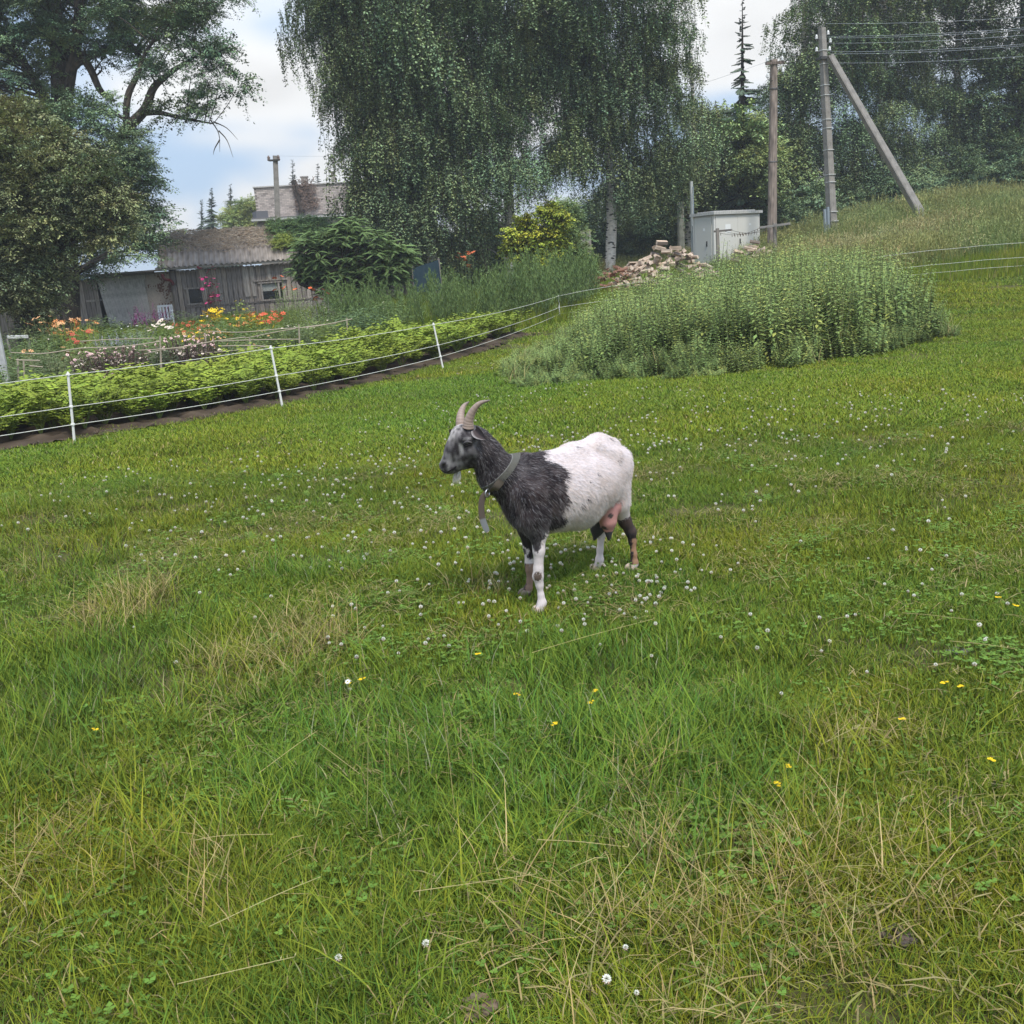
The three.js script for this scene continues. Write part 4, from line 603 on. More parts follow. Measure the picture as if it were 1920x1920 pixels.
// ================================================================== rope fence, stick fence
{
  const root = thing('rope_fence', 'white rope fence on slim white posts between the meadow and the potato strip', 'fence', onGround(...FENCE[1]));
  const o = root.position.clone(), tops = [], leanPx = [[0, 0], [127, 697], [507, 648], [812, 605], [1047, 553], [0, 0], [0, 0], [0, 0]], basePx = [[0, 0], [140, 832], [530, 765], [831, 692]];
  const pts = FENCE.map(([x, D], i) => { const b = i >= 1 && i <= 3 ? ground(...basePx[i]) : i === 4 ? foot(1050, D) : onGround(x, D), t = i >= 1 && i <= 4 ? at(...leanPx[i], -b.z) : b.clone().add(V(0, 0.76, 0)); return [b, t]; });
  pts.forEach(([b, t], i) => {
    const d = t.clone().sub(b), g = new GB(), w = k => 0.013;
    g.tube([0, 0.25, 0.5, 0.75, 0.97, 1].map(k => b.clone().addScaledVector(d, k).sub(o)), [0.015, 0.0135, 0.0135, 0.0135, 0.0135, 0.009], 8, WHITE);
    const p = part('post', g.build(), new THREE.MeshStandardMaterial({ color: 0xe2e0da, roughness: 0.5 }), root);
    for (const k of [0.27, 0.52, 0.96]) { const c = new GB(); const q = b.clone().addScaledVector(d, k).sub(o); c.tube([q.clone().add(V(0, -0.012, 0)), q.clone().add(V(0, 0.012, 0))], 0.02, 8, WHITE); part('clip', c.build(), new THREE.MeshStandardMaterial({ color: 0xd8d6cf, roughness: 0.5 }), p); }
  });
  [0.27, 0.52, 0.96].forEach((k, n) => {
    const g = new GB(), line = [];
    for (let i = 0; i < pts.length - 1; i++) { const a = pts[i][0].clone().lerp(pts[i][1], k), b = pts[i + 1][0].clone().lerp(pts[i + 1][1], k), L = a.distanceTo(b); for (let q = 0; q < 12; q++) { const t = q / 12, p = a.clone().lerp(b, t); p.y -= 4 * t * (1 - t) * 0.006 * L; if (i > 3) p.y = lerp(p.y, H(p.x, p.z) + k * 0.76, Math.min(1, 4 * t * (1 - t))); line.push(p.sub(o).add(V(0, 0, 0.021))); } }
    g.tube(line, 0.0038, 5, WHITE); part('rope', g.build(), new THREE.MeshStandardMaterial({ color: 0xd9d8cc, roughness: 0.8 }), root);
  });
}
{
  // grey sticks and cords along the flower bed
  const root = thing('stick_fence', 'sagging fence of grey sticks and cords along the flower bed', 'fence', foot(430, 17.4)), o = root.position.clone(), r = rng(871), col = [0.42, 0.37, 0.31];
  const wood = new THREE.MeshStandardMaterial({ color: 0xa89b88, roughness: 0.9 });
  const rail = (list, rad) => { const g = new GB(); g.tube(smoothPts(list.map(([x, y, D]) => at(x, y, D).sub(o)), 14), rad, 5, WHITE); part('rail', g.build(), wood, root); };
  rail([[390, 621, 17], [450, 623, 17.2], [520, 617, 17.4], [590, 612, 17.8], [660, 598, 18.4]], 0.008); rail([[460, 634, 17], [520, 622, 17.3], [580, 612, 17.8], [630, 606, 18.2]], 0.007); rail([[410, 640, 16.8], [480, 637, 17], [560, 636, 17.4]], 0.008); rail([[410, 649, 16.7], [470, 648, 16.9], [512, 650, 17.1]], 0.009); rail([[380, 662, 16.4], [440, 657, 16.6], [510, 648, 17]], 0.007);
  rail([[20, 661, 14.6], [80, 663, 14.8], [150, 653, 15], [230, 650, 15.1], [300, 640, 15.2]], 0.008); rail([[260, 657, 15], [330, 652, 15.2], [400, 640, 15.6], [460, 632, 16]], 0.008); rail([[30, 675, 14.4], [75, 676, 14.5]], 0.01); rail([[55, 686, 14.4], [80, 688, 14.5]], 0.01); rail([[150, 640, 15], [200, 637, 15.2], [290, 634, 15.4]], 0.007); rail([[270, 664, 15.2], [310, 655, 15.4], [350, 652, 15.5]], 0.007);
  for (const [px, D, t] of [[468, 16.9, 634], [33, 14.6, 672], [44, 14.7, 675], [300, 15.3, 630], [650, 18.4, 596], [560, 17.6, 608], [385, 16.6, 625]]) { const b = foot(px + 4, D), e = at(px, t, D), g = new GB(); g.tube([b.sub(o), e.sub(o)], [0.016, 0.012], 6, WHITE); part('stake', g.build(), wood, root); }
}
// ================================================================== weathered wood, brick, concrete
const woodTex = tex(256, 512, (u, v) => { const n = tnA(u, v, 64, 3, 1) * 0.35 + tnA(u, v, 24, 5, 4) * 0.3 + tn(u, v, 6, 8) * 0.35; const k = 0.8 + 0.3 * n; return [k, k * 0.975, k * 0.95]; });
const plaster = tex(256, 256, (u, v) => { const n = tn(u, v, 6, 2), m = tn(u, v, 26, 5), s = sstep(0.05, 0.28, n * 0.7 + m * 0.6); const k = 0.9 + 0.08 * m; return [lerp(k, 0.55, s), lerp(k * 0.98, 0.42, s), lerp(k * 0.96, 0.38, s)]; });
const grimeTex = tex(256, 256, (u, v) => { const n = tn(u, v, 7, 3) * 0.5 + tn(u, v, 30, 6) * 0.35, st = tnA(u, v, 40, 3, 9) * 0.2; const k = 0.86 + 0.22 * (n + st); return [k, k * 0.99, k * 0.97]; });
const wm = (c, extra = {}) => new THREE.MeshStandardMaterial({ color: new THREE.Color().setRGB(...c), map: woodTex, bumpMap: woodTex, bumpScale: 0.004, roughness: 0.92, ...extra });
const planksM = [[0.52, 0.48, 0.45], [0.42, 0.385, 0.365], [0.62, 0.585, 0.55], [0.34, 0.31, 0.295], [0.55, 0.49, 0.44]].map(c => wm(c));
const gm = (c, extra = {}) => new THREE.MeshStandardMaterial({ color: new THREE.Color().setRGB(...c), map: grimeTex, roughness: 0.85, ...extra });
const bxg = (cx, cy, cz, sx, sy, sz, ry = 0) => new GB().box(cx, cy, cz, sx, sy, sz, WHITE, ry).build();
function frameAt(name, label, category, p0, p1) { const d = p1.clone().sub(p0), o = thing(name, label, category, p0, Math.atan2(-d.z, d.x)); return o; }   // x runs from p0 to p1, z points to the viewer
// ------------------------------------------------------------------ the wooden shed
{
  const a = foot(334, 35.6), b = foot(775, 37.6), sh = frameAt('wooden_shed', 'weathered grey plank shed with corrugated roof behind the flower bed', 'shed', a, b), Lw = Math.hypot(b.x - a.x, b.z - a.z), r = rng(901), Hw = 1.98;
  const pl = (x, y0, y1, w, z = 0, t = (r() - 0.5) * 0.012) => { const m = part('plank', bxg(0, 0, 0, w, y1 - y0, 0.03), planksM[Math.floor(r() * 5)], sh); m.position.set(x, (y0 + y1) / 2, z + (r() - 0.5) * 0.012); m.rotation.z = t; return m; };
  const wins = [[0.52, 0.98, 0.8, 1.28], [3.05, 3.6, 0.75, 1.3]];
  for (let x = 0.08; x < Lw; x += 0.17) {
    const w = 0.144 + 0.014 * r(), hit = wins.find(q => x > q[0] - 0.06 && x < q[1] + 0.06), y1 = Hw - 0.02 * r();
    if (hit) { pl(x, 0.02, hit[2] - 0.02, w); pl(x, hit[3] + 0.02, y1, w); } else pl(x, 0.02 + 0.05 * r(), y1, w);
  }
  for (const [x, w] of [[2.52, 0.2], [1.05, 0.17], [2.75, 0.14], [3.35, 0.12]]) { const m = pl(x, x > 3 ? 1.38 : 0.9, Hw - 0.05, w, 0.045); m.material = planksM[2]; }
  for (const q of wins) { const w = part('window', bxg((q[0] + q[1]) / 2, q[2] - 0.02, 0.03, q[1] - q[0] + 0.24, 0.05, 0.07), planksM[0], sh); part('frame', bxg(q[0] - 0.03, (q[2] + q[3]) / 2 + 0.01, 0.03, 0.06, q[3] - q[2], 0.05), planksM[2], w); part('frame', bxg(q[1] + 0.03, (q[2] + q[3]) / 2 + 0.01, 0.03, 0.06, q[3] - q[2], 0.05), planksM[2], w); part('lintel', bxg((q[0] + q[1]) / 2, q[3] + 0.04, 0.035, q[1] - q[0] + 0.3, 0.05, 0.06), planksM[0], w); part('pane', bxg((q[0] + q[1]) / 2, (q[2] + q[3]) / 2 + (q[0] > 2 ? -0.12 : 0), -0.03, q[1] - q[0] - 0.01, (q[3] - q[2]) * (q[0] > 2 ? 0.5 : 1) - 0.02, 0.006), new THREE.MeshPhysicalMaterial({ color: 0x15191a, roughness: 0.15 }), w); if (q[0] > 2) part('shutter', bxg((q[0] + q[1]) / 2, q[3] - 0.13, -0.03, q[1] - q[0] - 0.01, 0.26, 0.02), gm([0.5, 0.52, 0.5]), w); }
  for (const y of [0.68]) for (let x = 0.4; x < Lw - 0.5; x += 1.9) part('batten', bxg(x + 0.9, y + 0.01 * r(), 0.032, 1.86, 0.05, 0.03), planksM[3], sh);
  part('batten', bxg(3.35, 1.42, 0.06, 1.2, 0.05, 0.05), planksM[0], sh);
  for (const x of [-0.02, Lw + 0.02]) part('end_wall', bxg(x, Hw / 2 + 0.42, -1.75, 0.04, Hw + 0.8, 3.4), planksM[1], sh);
  part('back_wall', bxg(Lw / 2, Hw / 2, -3.5, Lw, Hw, 0.05), planksM[1], sh);
  part('fascia', bxg(Lw / 2 - 0.1, Hw + 0.06, 0.3, Lw + 0.7, 0.09, 0.03), gm([0.5, 0.46, 0.42]), sh);
  // corrugated sheets, each its own
  const sheet = (wid, len, seed) => { const q = rng(seed), g = new GB(), nx = Math.round(wid / 0.022), nz = 6; for (let j = 0; j <= nz; j++) for (let i = 0; i <= nx; i++) { const x = i / nx * wid, n = fbm(x * 5 + seed, j * 0.7, 3), k = 0.85 + 0.9 * n; g.v(x, 0.03 * Math.cos(x / 0.177 * TAU) + 0.01 * noise(x * 2, j, seed), -j / nz * len, [0.37 * k, 0.325 * k, 0.29 * k], x, j / nz * len); } for (let j = 0; j < nz; j++) for (let i = 0; i < nx; i++) { const p = j * (nx + 1) + i; g.quad(p, p + 1, p + nx + 2, p + nx + 1); } return g.build(); };
  const roofM = dry({ roughness: 0.95 }), sheets = [0, 1, 2].map(s => sheet(1.1, 1.22, 911 + s)), pitch = Math.atan2(1.15, 2.2), roof = part('roof', bxg(Lw / 2, Hw + 1.24, -1.9, Lw + 0.5, 0.05, 0.2), gm([0.4, 0.36, 0.33]), sh);
  for (let row = 0; row < 2; row++) for (let k = 0; k * 1.06 < Lw + 0.4; k++) for (const side of [0, 1]) { const m = part('roof_sheet', sheets[Math.floor(r() * 3)], roofM, roof); const z0 = 0.36 - row * 1.13 * Math.cos(pitch), y0 = Hw + 0.06 + row * (1.13 * Math.sin(pitch) + 0.012); if (!side) { m.position.set(-0.35 + k * 1.06, y0 + 0.03 + 0.012 * (k % 2), z0); m.rotation.x = pitch; } else { m.position.set(-0.35 + k * 1.06 + 1.1, y0 + 0.03 + 0.012 * (k % 2), -3.9 + (0.36 - z0)); m.rotation.set(pitch, Math.PI, 0, 'YXZ'); } }
  part('downpipe', new GB().tube(smoothPts([V(-0.25, Hw - 0.1, 0.3), V(-0.2, Hw - 0.28, 0.28), V(0.0, Hw - 0.36, 0.12), V(0.06, Hw - 0.5, 0.07)], 10), 0.05, 8, WHITE).build(), new THREE.MeshStandardMaterial({ color: 0x6e2a28, roughness: 0.6 }), sh);
  // dry creeper on the upper roof and the living creeper at its right end
  sh.updateMatrixWorld(true);
  const onRoof = (x, t) => sh.localToWorld(V(x, Hw + 0.12 + t * Math.sin(pitch), 0.36 - t * Math.cos(pitch)));
  const g = new GB(), o = onRoof(2.2, 1.6), q = rng(921);
  for (let i = 0; i < 1500; i++) { const x = -0.3 + 4.4 * q(), t = 0.75 + 1.75 * Math.sqrt(q()) + 0.25 * noise(x * 1.5, 2), L = 0.25 + 0.6 * q(), dx = (q() - 0.5) * 2, p = []; for (let k = 0; k < 4; k++) p.push(onRoof(x + dx * L * k / 3, clamp(t + (q() - 0.5) * 0.22, 0.4, 2.6)).add(V(0, 0.02 + 0.14 * q(), 0)).sub(o)); g.tube(p, 0.009, 3, vary([0.4, 0.33, 0.26], q, 0.35)); }
  solo('dry_creeper', g.build(), plainMat, 'mat of dry brown creeper stems covering the upper shed roof', 'creeper', o, null, 'stuff').userData.kind = 'thing';
  const o2 = onRoof(4.6, 1.8), list = boughs.map(() => []); const cr = thing('green_creeper', 'green creeper spilling over the shed roof beside the sumac bush', 'creeper', o2);
  for (let i = 0; i < 95; i++) { const x = 3.75 + 2.1 * q(), t = 0.75 + 2.1 * q() - 0.5 * Math.max(0, 4.3 - x), s = 0.3 + 0.2 * q(); list[i % 4].push({ m: M4(onRoof(x, t).sub(o2).add(V(0, 0.05 + 0.2 * q(), 0)), 0, q() * TAU, 0, s, s * 0.7, s), c: x < 4.3 && t < 1.4 ? [1.9, 1.7, 0.8] : vary([1.05, 1.2, 0.95], q, 0.15) }); }
  list.forEach((l, i) => copies('foliage', boughs[i], treeLeaf, l, cr, 'stuff'));
}
// ------------------------------------------------------------------ the lean-to with whitewashed door
{
  const a = foot(118, 36.6), b = foot(332, 35.9), sh = frameAt('lean_to_shed', 'low lean-to of grey planks with a whitewashed board door beside the shed', 'shed', a, b), Lw = Math.hypot(b.x - a.x, b.z - a.z), r = rng(931), Hw = 1.98;
  const xd0 = 1.72, xd1 = 3.5;
  for (let x = 0.09; x < xd0 - 0.1; x += 0.185) { const m = part('plank', bxg(0, 0, 0, 0.17, Hw - 0.12, 0.03), planksM[Math.floor(r() * 5)], sh); m.position.set(x, (Hw - 0.12) / 2, (r() - 0.5) * 0.02); m.rotation.z = (r() - 0.5) * 0.03 + 0.02; }
  part('batten', bxg(1.45, 1.15, 0.04, 0.6, 0.07, 0.04), planksM[2], sh);
  const door = part('door', bxg((xd0 + xd1) / 2, Hw - 0.14, 0.02, xd1 - xd0 + 0.1, 0.16, 0.05), gm([0.66, 0.65, 0.64]), sh); door.userData.label = 'leaning whitewashed board door';
  for (let k = 0; k < 5; k++) { const w = (xd1 - xd0) / 5, m = part('board', bxg(0, 0, 0, w - 0.015, Hw - 0.2, 0.03), gm([0.84, 0.84 - 0.03 * r(), 0.83]), door); m.position.set(xd0 + w * (k + 0.5) + 0.1 * (1 - k / 5), (Hw - 0.2) / 2, 0.03 + 0.004 * (k % 2)); m.rotation.z = 0.13 * (1 - k / 6); }
  part('plastered_panel', bxg((xd1 + Lw) / 2 - 0.05, Hw / 2, -0.02, Lw - xd1 + 0.1, Hw, 0.06), new THREE.MeshStandardMaterial({ map: plaster, color: 0xd8cfc8, roughness: 0.95 }), sh);
  part('end_wall', bxg(-0.02, Hw / 2, -1.2, 0.04, Hw, 2.4), planksM[1], sh); part('back_wall', bxg(Lw / 2, Hw / 2, -2.4, Lw, Hw, 0.04), planksM[1], sh);
  const rf = part('roof', bxg(Lw / 2, Hw + 0.05, -1.1, Lw + 0.3, 0.06, 2.9), gm([0.3, 0.28, 0.27]), sh); rf.rotation.x = 0.02; part('beam', bxg(2.75, Hw - 0.02, 0.12, 2.4, 0.08, 0.1), gm([0.3, 0.27, 0.25]), rf);
  sh.updateMatrixWorld(true);
  const g = new GB(), nx = 22, nz = 6; for (let j = 0; j <= nz; j++) for (let i = 0; i <= nx; i++) { const x = i / nx * 1.75, n = fbm(x * 3, j * 0.6, 5); g.v(x, 0.1 + 0.12 * n - (j === nz ? 0.16 + 0.12 * noise(x * 4, 1) : j === nz - 1 ? 0.05 : 0), -0.6 + j * 0.16, n > 0.06 ? [0.5, 0.5, 0.5] : [0.07, 0.16, 0.26]); } for (let j = 0; j < nz; j++) for (let i = 0; i < nx; i++) { const p = j * (nx + 1) + i; g.quad(p, p + nx + 1, p + nx + 2, p + 1); }
  const t = solo('blue_tarp', g.build(), dry({ roughness: 0.5 }), 'crumpled blue and grey tarpaulin on the edge of the lean-to roof', 'tarpaulin', sh.localToWorld(V(0.1, Hw + 0.02, 0.1))); t.rotation.y = sh.rotation.y;
}
// ------------------------------------------------------------------ white garden chair
{
  const c = thing('garden_chair', 'white garden chair standing before the mottled plaster panel', 'chair', foot(316, 32.5), 0.3), wmat = new THREE.MeshStandardMaterial({ color: 0xe4e4e2, roughness: 0.5 });
  part('seat', bxg(0, 0.42, 0, 0.48, 0.04, 0.46), wmat, c); for (const x of [-0.21, 0.21]) { for (const z of [-0.2, 0.2]) part('leg', bxg(x, z < 0 ? 0.42 : 0.32, z, 0.045, z < 0 ? 0.84 : 0.64, 0.045), wmat, c); part('armrest', bxg(x, 0.655, 0.0, 0.06, 0.03, 0.46), wmat, c); }
  const back = part('backrest', bxg(0, 0.83, -0.2, 0.46, 0.06, 0.03), wmat, c); for (let k = 0; k < 4; k++) part('slat', bxg(-0.15 + 0.1 * k, 0.62, -0.2, 0.055, 0.36, 0.02), wmat, back);
}
// ------------------------------------------------------------------ the brick house behind
{
  const a = foot(503, 62), b = foot(779, 63.4), hs = frameAt('brick_house', 'pale brick house with flat parapet behind the shed', 'house', a, b), r = rng(941), y0 = at(484, 352, 62).y - a.y, yE = at(490, 409, 62).y - a.y, Lw = 10;
  part('wall', bxg(Lw / 2, y0 / 2, -4, Lw, y0, 8), gm([0.36, 0.32, 0.29]), hs);
  const gs = []; for (let j = 0; yE + j * 0.095 < y0 - 0.02; j++) for (let x = (j % 2) * 0.13 + 0.12; x < Lw - 0.1; x += 0.26) { const k = 0.8 + 0.4 * r(), w = r() < 0.06 ? 0.7 : 1; gs.push(new GB().box(x, yE + j * 0.095 + 0.04, 0.006, 0.245, 0.082, 0.03, [0.5 * k * w, 0.43 * k * w, 0.385 * k * w]).build()); }
  part('bricks', mergeGeometries(gs), plainMat, hs, 'stuff');
  part('coping', bxg(Lw / 2, y0 + 0.03, -3.97, Lw + 0.1, 0.07, 8.14), gm([0.62, 0.6, 0.58]), hs);
  const lean = part('roof', new GB().box(Lw / 2, yE - 0.12, 0.75, Lw + 0.5, 0.1, 1.8, [0.17, 0.16, 0.16]).build(), plainMat, hs); lean.name = 'lower_roof';
  part('fascia', bxg(Lw / 2, yE - 0.2, 1.67, Lw + 0.5, 0.1, 0.04), gm([0.66, 0.66, 0.64]), lean);
  const gb = new GB(); gb.box(0.25, yE + 0.12, 1.0, 0.7, 0.4, 1.0, [0.15, 0.15, 0.16], 0.3); part('gable_end', gb.build(), plainMat, hs);
  const gs2 = []; for (let j = 0; j < 8; j++) for (let x = 2.6 + (j % 2) * 0.13; x < Lw; x += 0.26) { const k = 0.75 + 0.4 * r(); gs2.push(new GB().box(x, yE - 0.32 - j * 0.095, 1.35, 0.245, 0.082, 0.03, [0.5 * k, 0.44 * k, 0.4 * k]).build()); }
  part('lower_bricks', mergeGeometries(gs2), plainMat, hs, 'stuff'); part('lower_wall', bxg(Lw / 2, (yE - 0.3) / 2, 0.65, Lw, yE - 0.3, 1.35), gm([0.36, 0.32, 0.29]), hs);
  for (const x of [3.25, 4.1, 5.2]) { const w = part('window', bxg(x, yE - 1.55, 1.35, 0.74, 1.0, 0.04), new THREE.MeshPhysicalMaterial({ color: 0x1c2226, roughness: 0.1 }), hs); for (const s of [-0.4, 0.4]) part('frame', bxg(x + s, yE - 1.55, 1.38, 0.09, 1.0, 0.06), gm([0.8, 0.8, 0.78]), w); part('sill', bxg(x, yE - 2.08, 1.4, 0.9, 0.05, 0.12), gm([0.7, 0.7, 0.68]), w); }
  for (const [x, h, w] of [[3.0, 0.55, 0.42], [4.75, 0.75, 0.26]]) { const c = part('chimney', bxg(x, y0 + h / 2, -1.2, w, h, 0.4), gm([0.42, 0.38, 0.35]), hs); part('cap', bxg(x, y0 + h + 0.03, -1.2, w + 0.08, 0.06, 0.48), gm([0.35, 0.33, 0.31]), c); }
  hs.updateMatrixWorld(true);
  const o = hs.localToWorld(V(2.55, yE + 0.3, 0.1)), iv = thing('dead_ivy', 'brown dead ivy with a thick dark stem on the brick wall', 'ivy', o, hs.rotation.y);
  part('stem', new GB().tube([V(0.1, -0.2, 0), V(0, 0.7, 0.02), V(-0.18, 1.75, 0)], [0.2, 0.19, 0.17], 8, [0.13, 0.105, 0.09]).build(), barkMat, iv);
  const g = new GB(), q = rng(951); for (let i = 0; i < 420; i++) { const x = 0.1 + 0.75 * (q() - 0.25) * 1.6, y = 1.6 * q(), p = [V(x, y, 0.05 + 0.1 * q())]; p.push(p[0].clone().add(V((q() - 0.5) * 0.5, (q() - 0.3) * 0.4, 0.05 * q()))); p.push(p[1].clone().add(V((q() - 0.5) * 0.4, (q() - 0.5) * 0.3, 0))); g.tube(p, 0.018, 3, vary([0.22, 0.16, 0.13], q, 0.3)); } part('dead_stems', g.build(), plainMat, iv, 'stuff');
}
// ------------------------------------------------------------------ transformer kiosk
{
  const al = 35 * Math.PI / 180, W = 2.34, S = 0.98, hh = 1.82, p = foot(1340, 35), k = thing('transformer_kiosk', 'light grey metal transformer kiosk with double doors behind the firewood', 'kiosk', p, al), m = new THREE.MeshStandardMaterial({ color: new THREE.Color().setRGB(0.66, 0.64, 0.58), roughness: 0.5 }), m2 = new THREE.MeshStandardMaterial({ color: new THREE.Color().setRGB(0.6, 0.585, 0.53), roughness: 0.5 });
  part('plinth', bxg(W / 2, 0.02, -S / 2, W + 0.06, 0.24, S + 0.06), gm([0.42, 0.42, 0.4]), k);
  part('body', bxg(W / 2, 0.14 + (hh - 0.14) / 2, -S / 2, W - 0.04, hh - 0.14, S - 0.04), m2, k);
  for (const [x, z] of [[0.035, -0.035], [W - 0.035, -0.035], [0.035, -S + 0.035], [W - 0.035, -S + 0.035]]) part('corner_post', bxg(x, 0.14 + (hh - 0.14) / 2, z, 0.075, hh - 0.142, 0.075), m, k);
  const rf = part('roof', bxg(W / 2, hh + 0.05, -S / 2, W + 0.16, 0.09, S + 0.16), gm([0.62, 0.62, 0.6], { roughness: 0.5 }), k); part('roof_ridge', bxg(W / 2, hh + 0.115, -S / 2, W * 0.9, 0.04, S * 0.8), gm([0.6, 0.6, 0.58]), rf);
  const dark = new THREE.MeshStandardMaterial({ color: 0x1e1f20, roughness: 0.5 }), paper = new THREE.MeshStandardMaterial({ color: 0xe8e8e4, roughness: 0.8 });
  for (const [x0, x1] of [[0.09, W / 2 + 0.02], [W / 2 + 0.03, W - 0.08]]) { const d = part('door', bxg((x0 + x1) / 2, 0.97, -0.006, x1 - x0, 1.58, 0.03), m, k); if (x0 > 1) { part('handle', bxg(x0 + 0.09, 0.9, 0.022, 0.035, 0.17, 0.03), dark, d); part('notice', bxg((x0 + x1) / 2 + 0.1, 1.45, 0.011, 0.1, 0.07, 0.004), paper, d); } else part('notice', bxg(x1 - 0.5, 1.34, 0.011, 0.26, 0.3, 0.004), paper, d); }
  const sd = part('door', bxg(-0.006, 0.97, -S / 2, 0.03, 1.58, S - 0.2), m2, k); part('handle', bxg(-0.034, 0.88, -S / 2 + 0.18, 0.03, 0.17, 0.035), dark, sd); part('notice', bxg(-0.024, 1.36, -S / 2 + 0.05, 0.004, 0.09, 0.08), paper, sd);
  for (const x of [0.35, 0.85, 1.45, 1.95]) part('louvre', bxg(x, 0.3, 0.014, 0.3, 0.09, 0.012), m2, k);
}
// ------------------------------------------------------------------ poles and wires
const concrete = gm([0.4, 0.375, 0.345], { bumpMap: grimeTex, bumpScale: 0.004 }), porcelain = new THREE.MeshStandardMaterial({ color: 0xdcdcd8, roughness: 0.25 }), steel = new THREE.MeshStandardMaterial({ color: 0x54524f, roughness: 0.6, metalness: 0.5 }), zinc = new THREE.MeshStandardMaterial({ color: 0x9aa3a8, roughness: 0.45, metalness: 0.4 });
function beam(a, b, w0, w1, d0, d1, depthDir) { const g = new GB(), d = b.clone().sub(a).normalize(), s = V(0, 0, 0).crossVectors(d, depthDir).normalize(), f = V(0, 0, 0).crossVectors(s, d).normalize(), c = []; for (const [p, w, q] of [[a, w0, d0], [b, w1, d1]]) for (const [i, j] of [[-1, -1], [1, -1], [1, 1], [-1, 1]]) c.push(p.clone().addScaledVector(s, i * w / 2).addScaledVector(f, j * q / 2)); const L = a.distanceTo(b), F = (i, j, k, l) => { const ids = [[i, 0, 0], [j, w0, 0], [k, w0, L], [l, 0, L]].map(([n, u, v]) => g.v(c[n].x, c[n].y, c[n].z, WHITE, u, v)); g.quad(...ids); }; F(0, 1, 5, 4); F(1, 2, 6, 5); F(2, 3, 7, 6); F(3, 0, 4, 7); F(4, 5, 6, 7); F(3, 2, 1, 0); return g.build(); }
const insulator = () => { const g = new GB(); g.tube([V(0, -0.02, 0), V(0, 0.0, 0), V(0, 0.03, 0), V(0, 0.06, 0), V(0, 0.09, 0), V(0, 0.12, 0)], [0.045, 0.055, 0.035, 0.05, 0.03, 0.02], 8, WHITE); return g.build(); };
const insG = insulator();
const wires = [];
{
  const b = foot(1563, 36), t = at(1541, 52, 36), o = thing('concrete_pole', 'tall concrete power pole propped by a long concrete strut', 'power pole', b), L = p => p.clone().sub(b);
  part('shaft', beam(V(0, -0.3, 0), L(t), 0.3, 0.19, 0.24, 0.16, V(0.5, 0, 1)), concrete, o);
  const sB = foot(1742, 34.6), sT = at(1556, 105, 35.8), st = part('strut', beam(L(sB), L(sT), 0.27, 0.2, 0.22, 0.17, V(0.2, 0, 1)), concrete, o); st.userData.label = 'slanting concrete strut with a lengthwise groove';
  part('rib', beam(L(sB).add(V(-0.09, 0.02, 0.13)), L(sT).add(V(-0.07, 0, 0.1)), 0.05, 0.05, 0.03, 0.03, V(0.2, 0, 1)), gm([0.3, 0.275, 0.25]), st);
  const up = t.clone().sub(b);
  for (const k of [0.115, 0.16, 0.3, 0.335, 0.45, 0.55, 0.59, 0.7, 0.745, 0.84, 0.87, 0.9]) { const q = up.clone().multiplyScalar(k), w = lerp(0.3, 0.19, k) + 0.03; part('band', new GB().box(q.x, q.y, q.z, w, 0.025, w * 0.9, WHITE, 0.4).build(), new THREE.MeshStandardMaterial({ color: 0xc9c9c4, roughness: 0.5 }), o); }
  part('clamp', new GB().box(up.x * 0.865 + 0.02, up.y * 0.865, 0, 0.42, 0.09, 0.3, WHITE, 0.3).build(), steel, o);
  for (const [k, sx] of [[0.955, -0.2], [0.9, -0.22], [0.97, 0.2], [0.935, 0.26], [0.9, 0.22], [0.865, 0.3]]) { const q = up.clone().multiplyScalar(k); const h = part('bracket', new GB().tube([V(q.x, q.y - 0.05, q.z), V(q.x + sx * 0.8, q.y - 0.05, q.z), V(q.x + sx, q.y, q.z)], 0.013, 5, WHITE).build(), steel, o); const n = part('insulator', insG, porcelain, h); n.position.set(q.x + sx, q.y, q.z); }
  for (const [px, y0, y1] of [[1549, 392, 468], [1555, 388, 460]]) { const q = foot(px, 35.4); part('cable_pipe', new GB().tube([L(q).add(V(0, -0.05, 0)), L(at(px - 3, y0, 35.4))], 0.055, 8, WHITE).build(), zinc, o); }
  for (const [y0, y1, xs] of [[44, 21, 1548], [68, 39, 1552], [71, 43, 1553], [81, 53, 1556], [97, 70, 1556], [101, 73, 1556], [118, 94, 1558]]) wires.push([at(xs, y0, 36), at(1920 + 260, y1 - 14, 30), 0.15, `${['topmost', 'second', 'third', 'fourth', 'fifth', 'sixth', 'lowest'][wires.length]} power wire running from the concrete pole to the right edge`]);
}
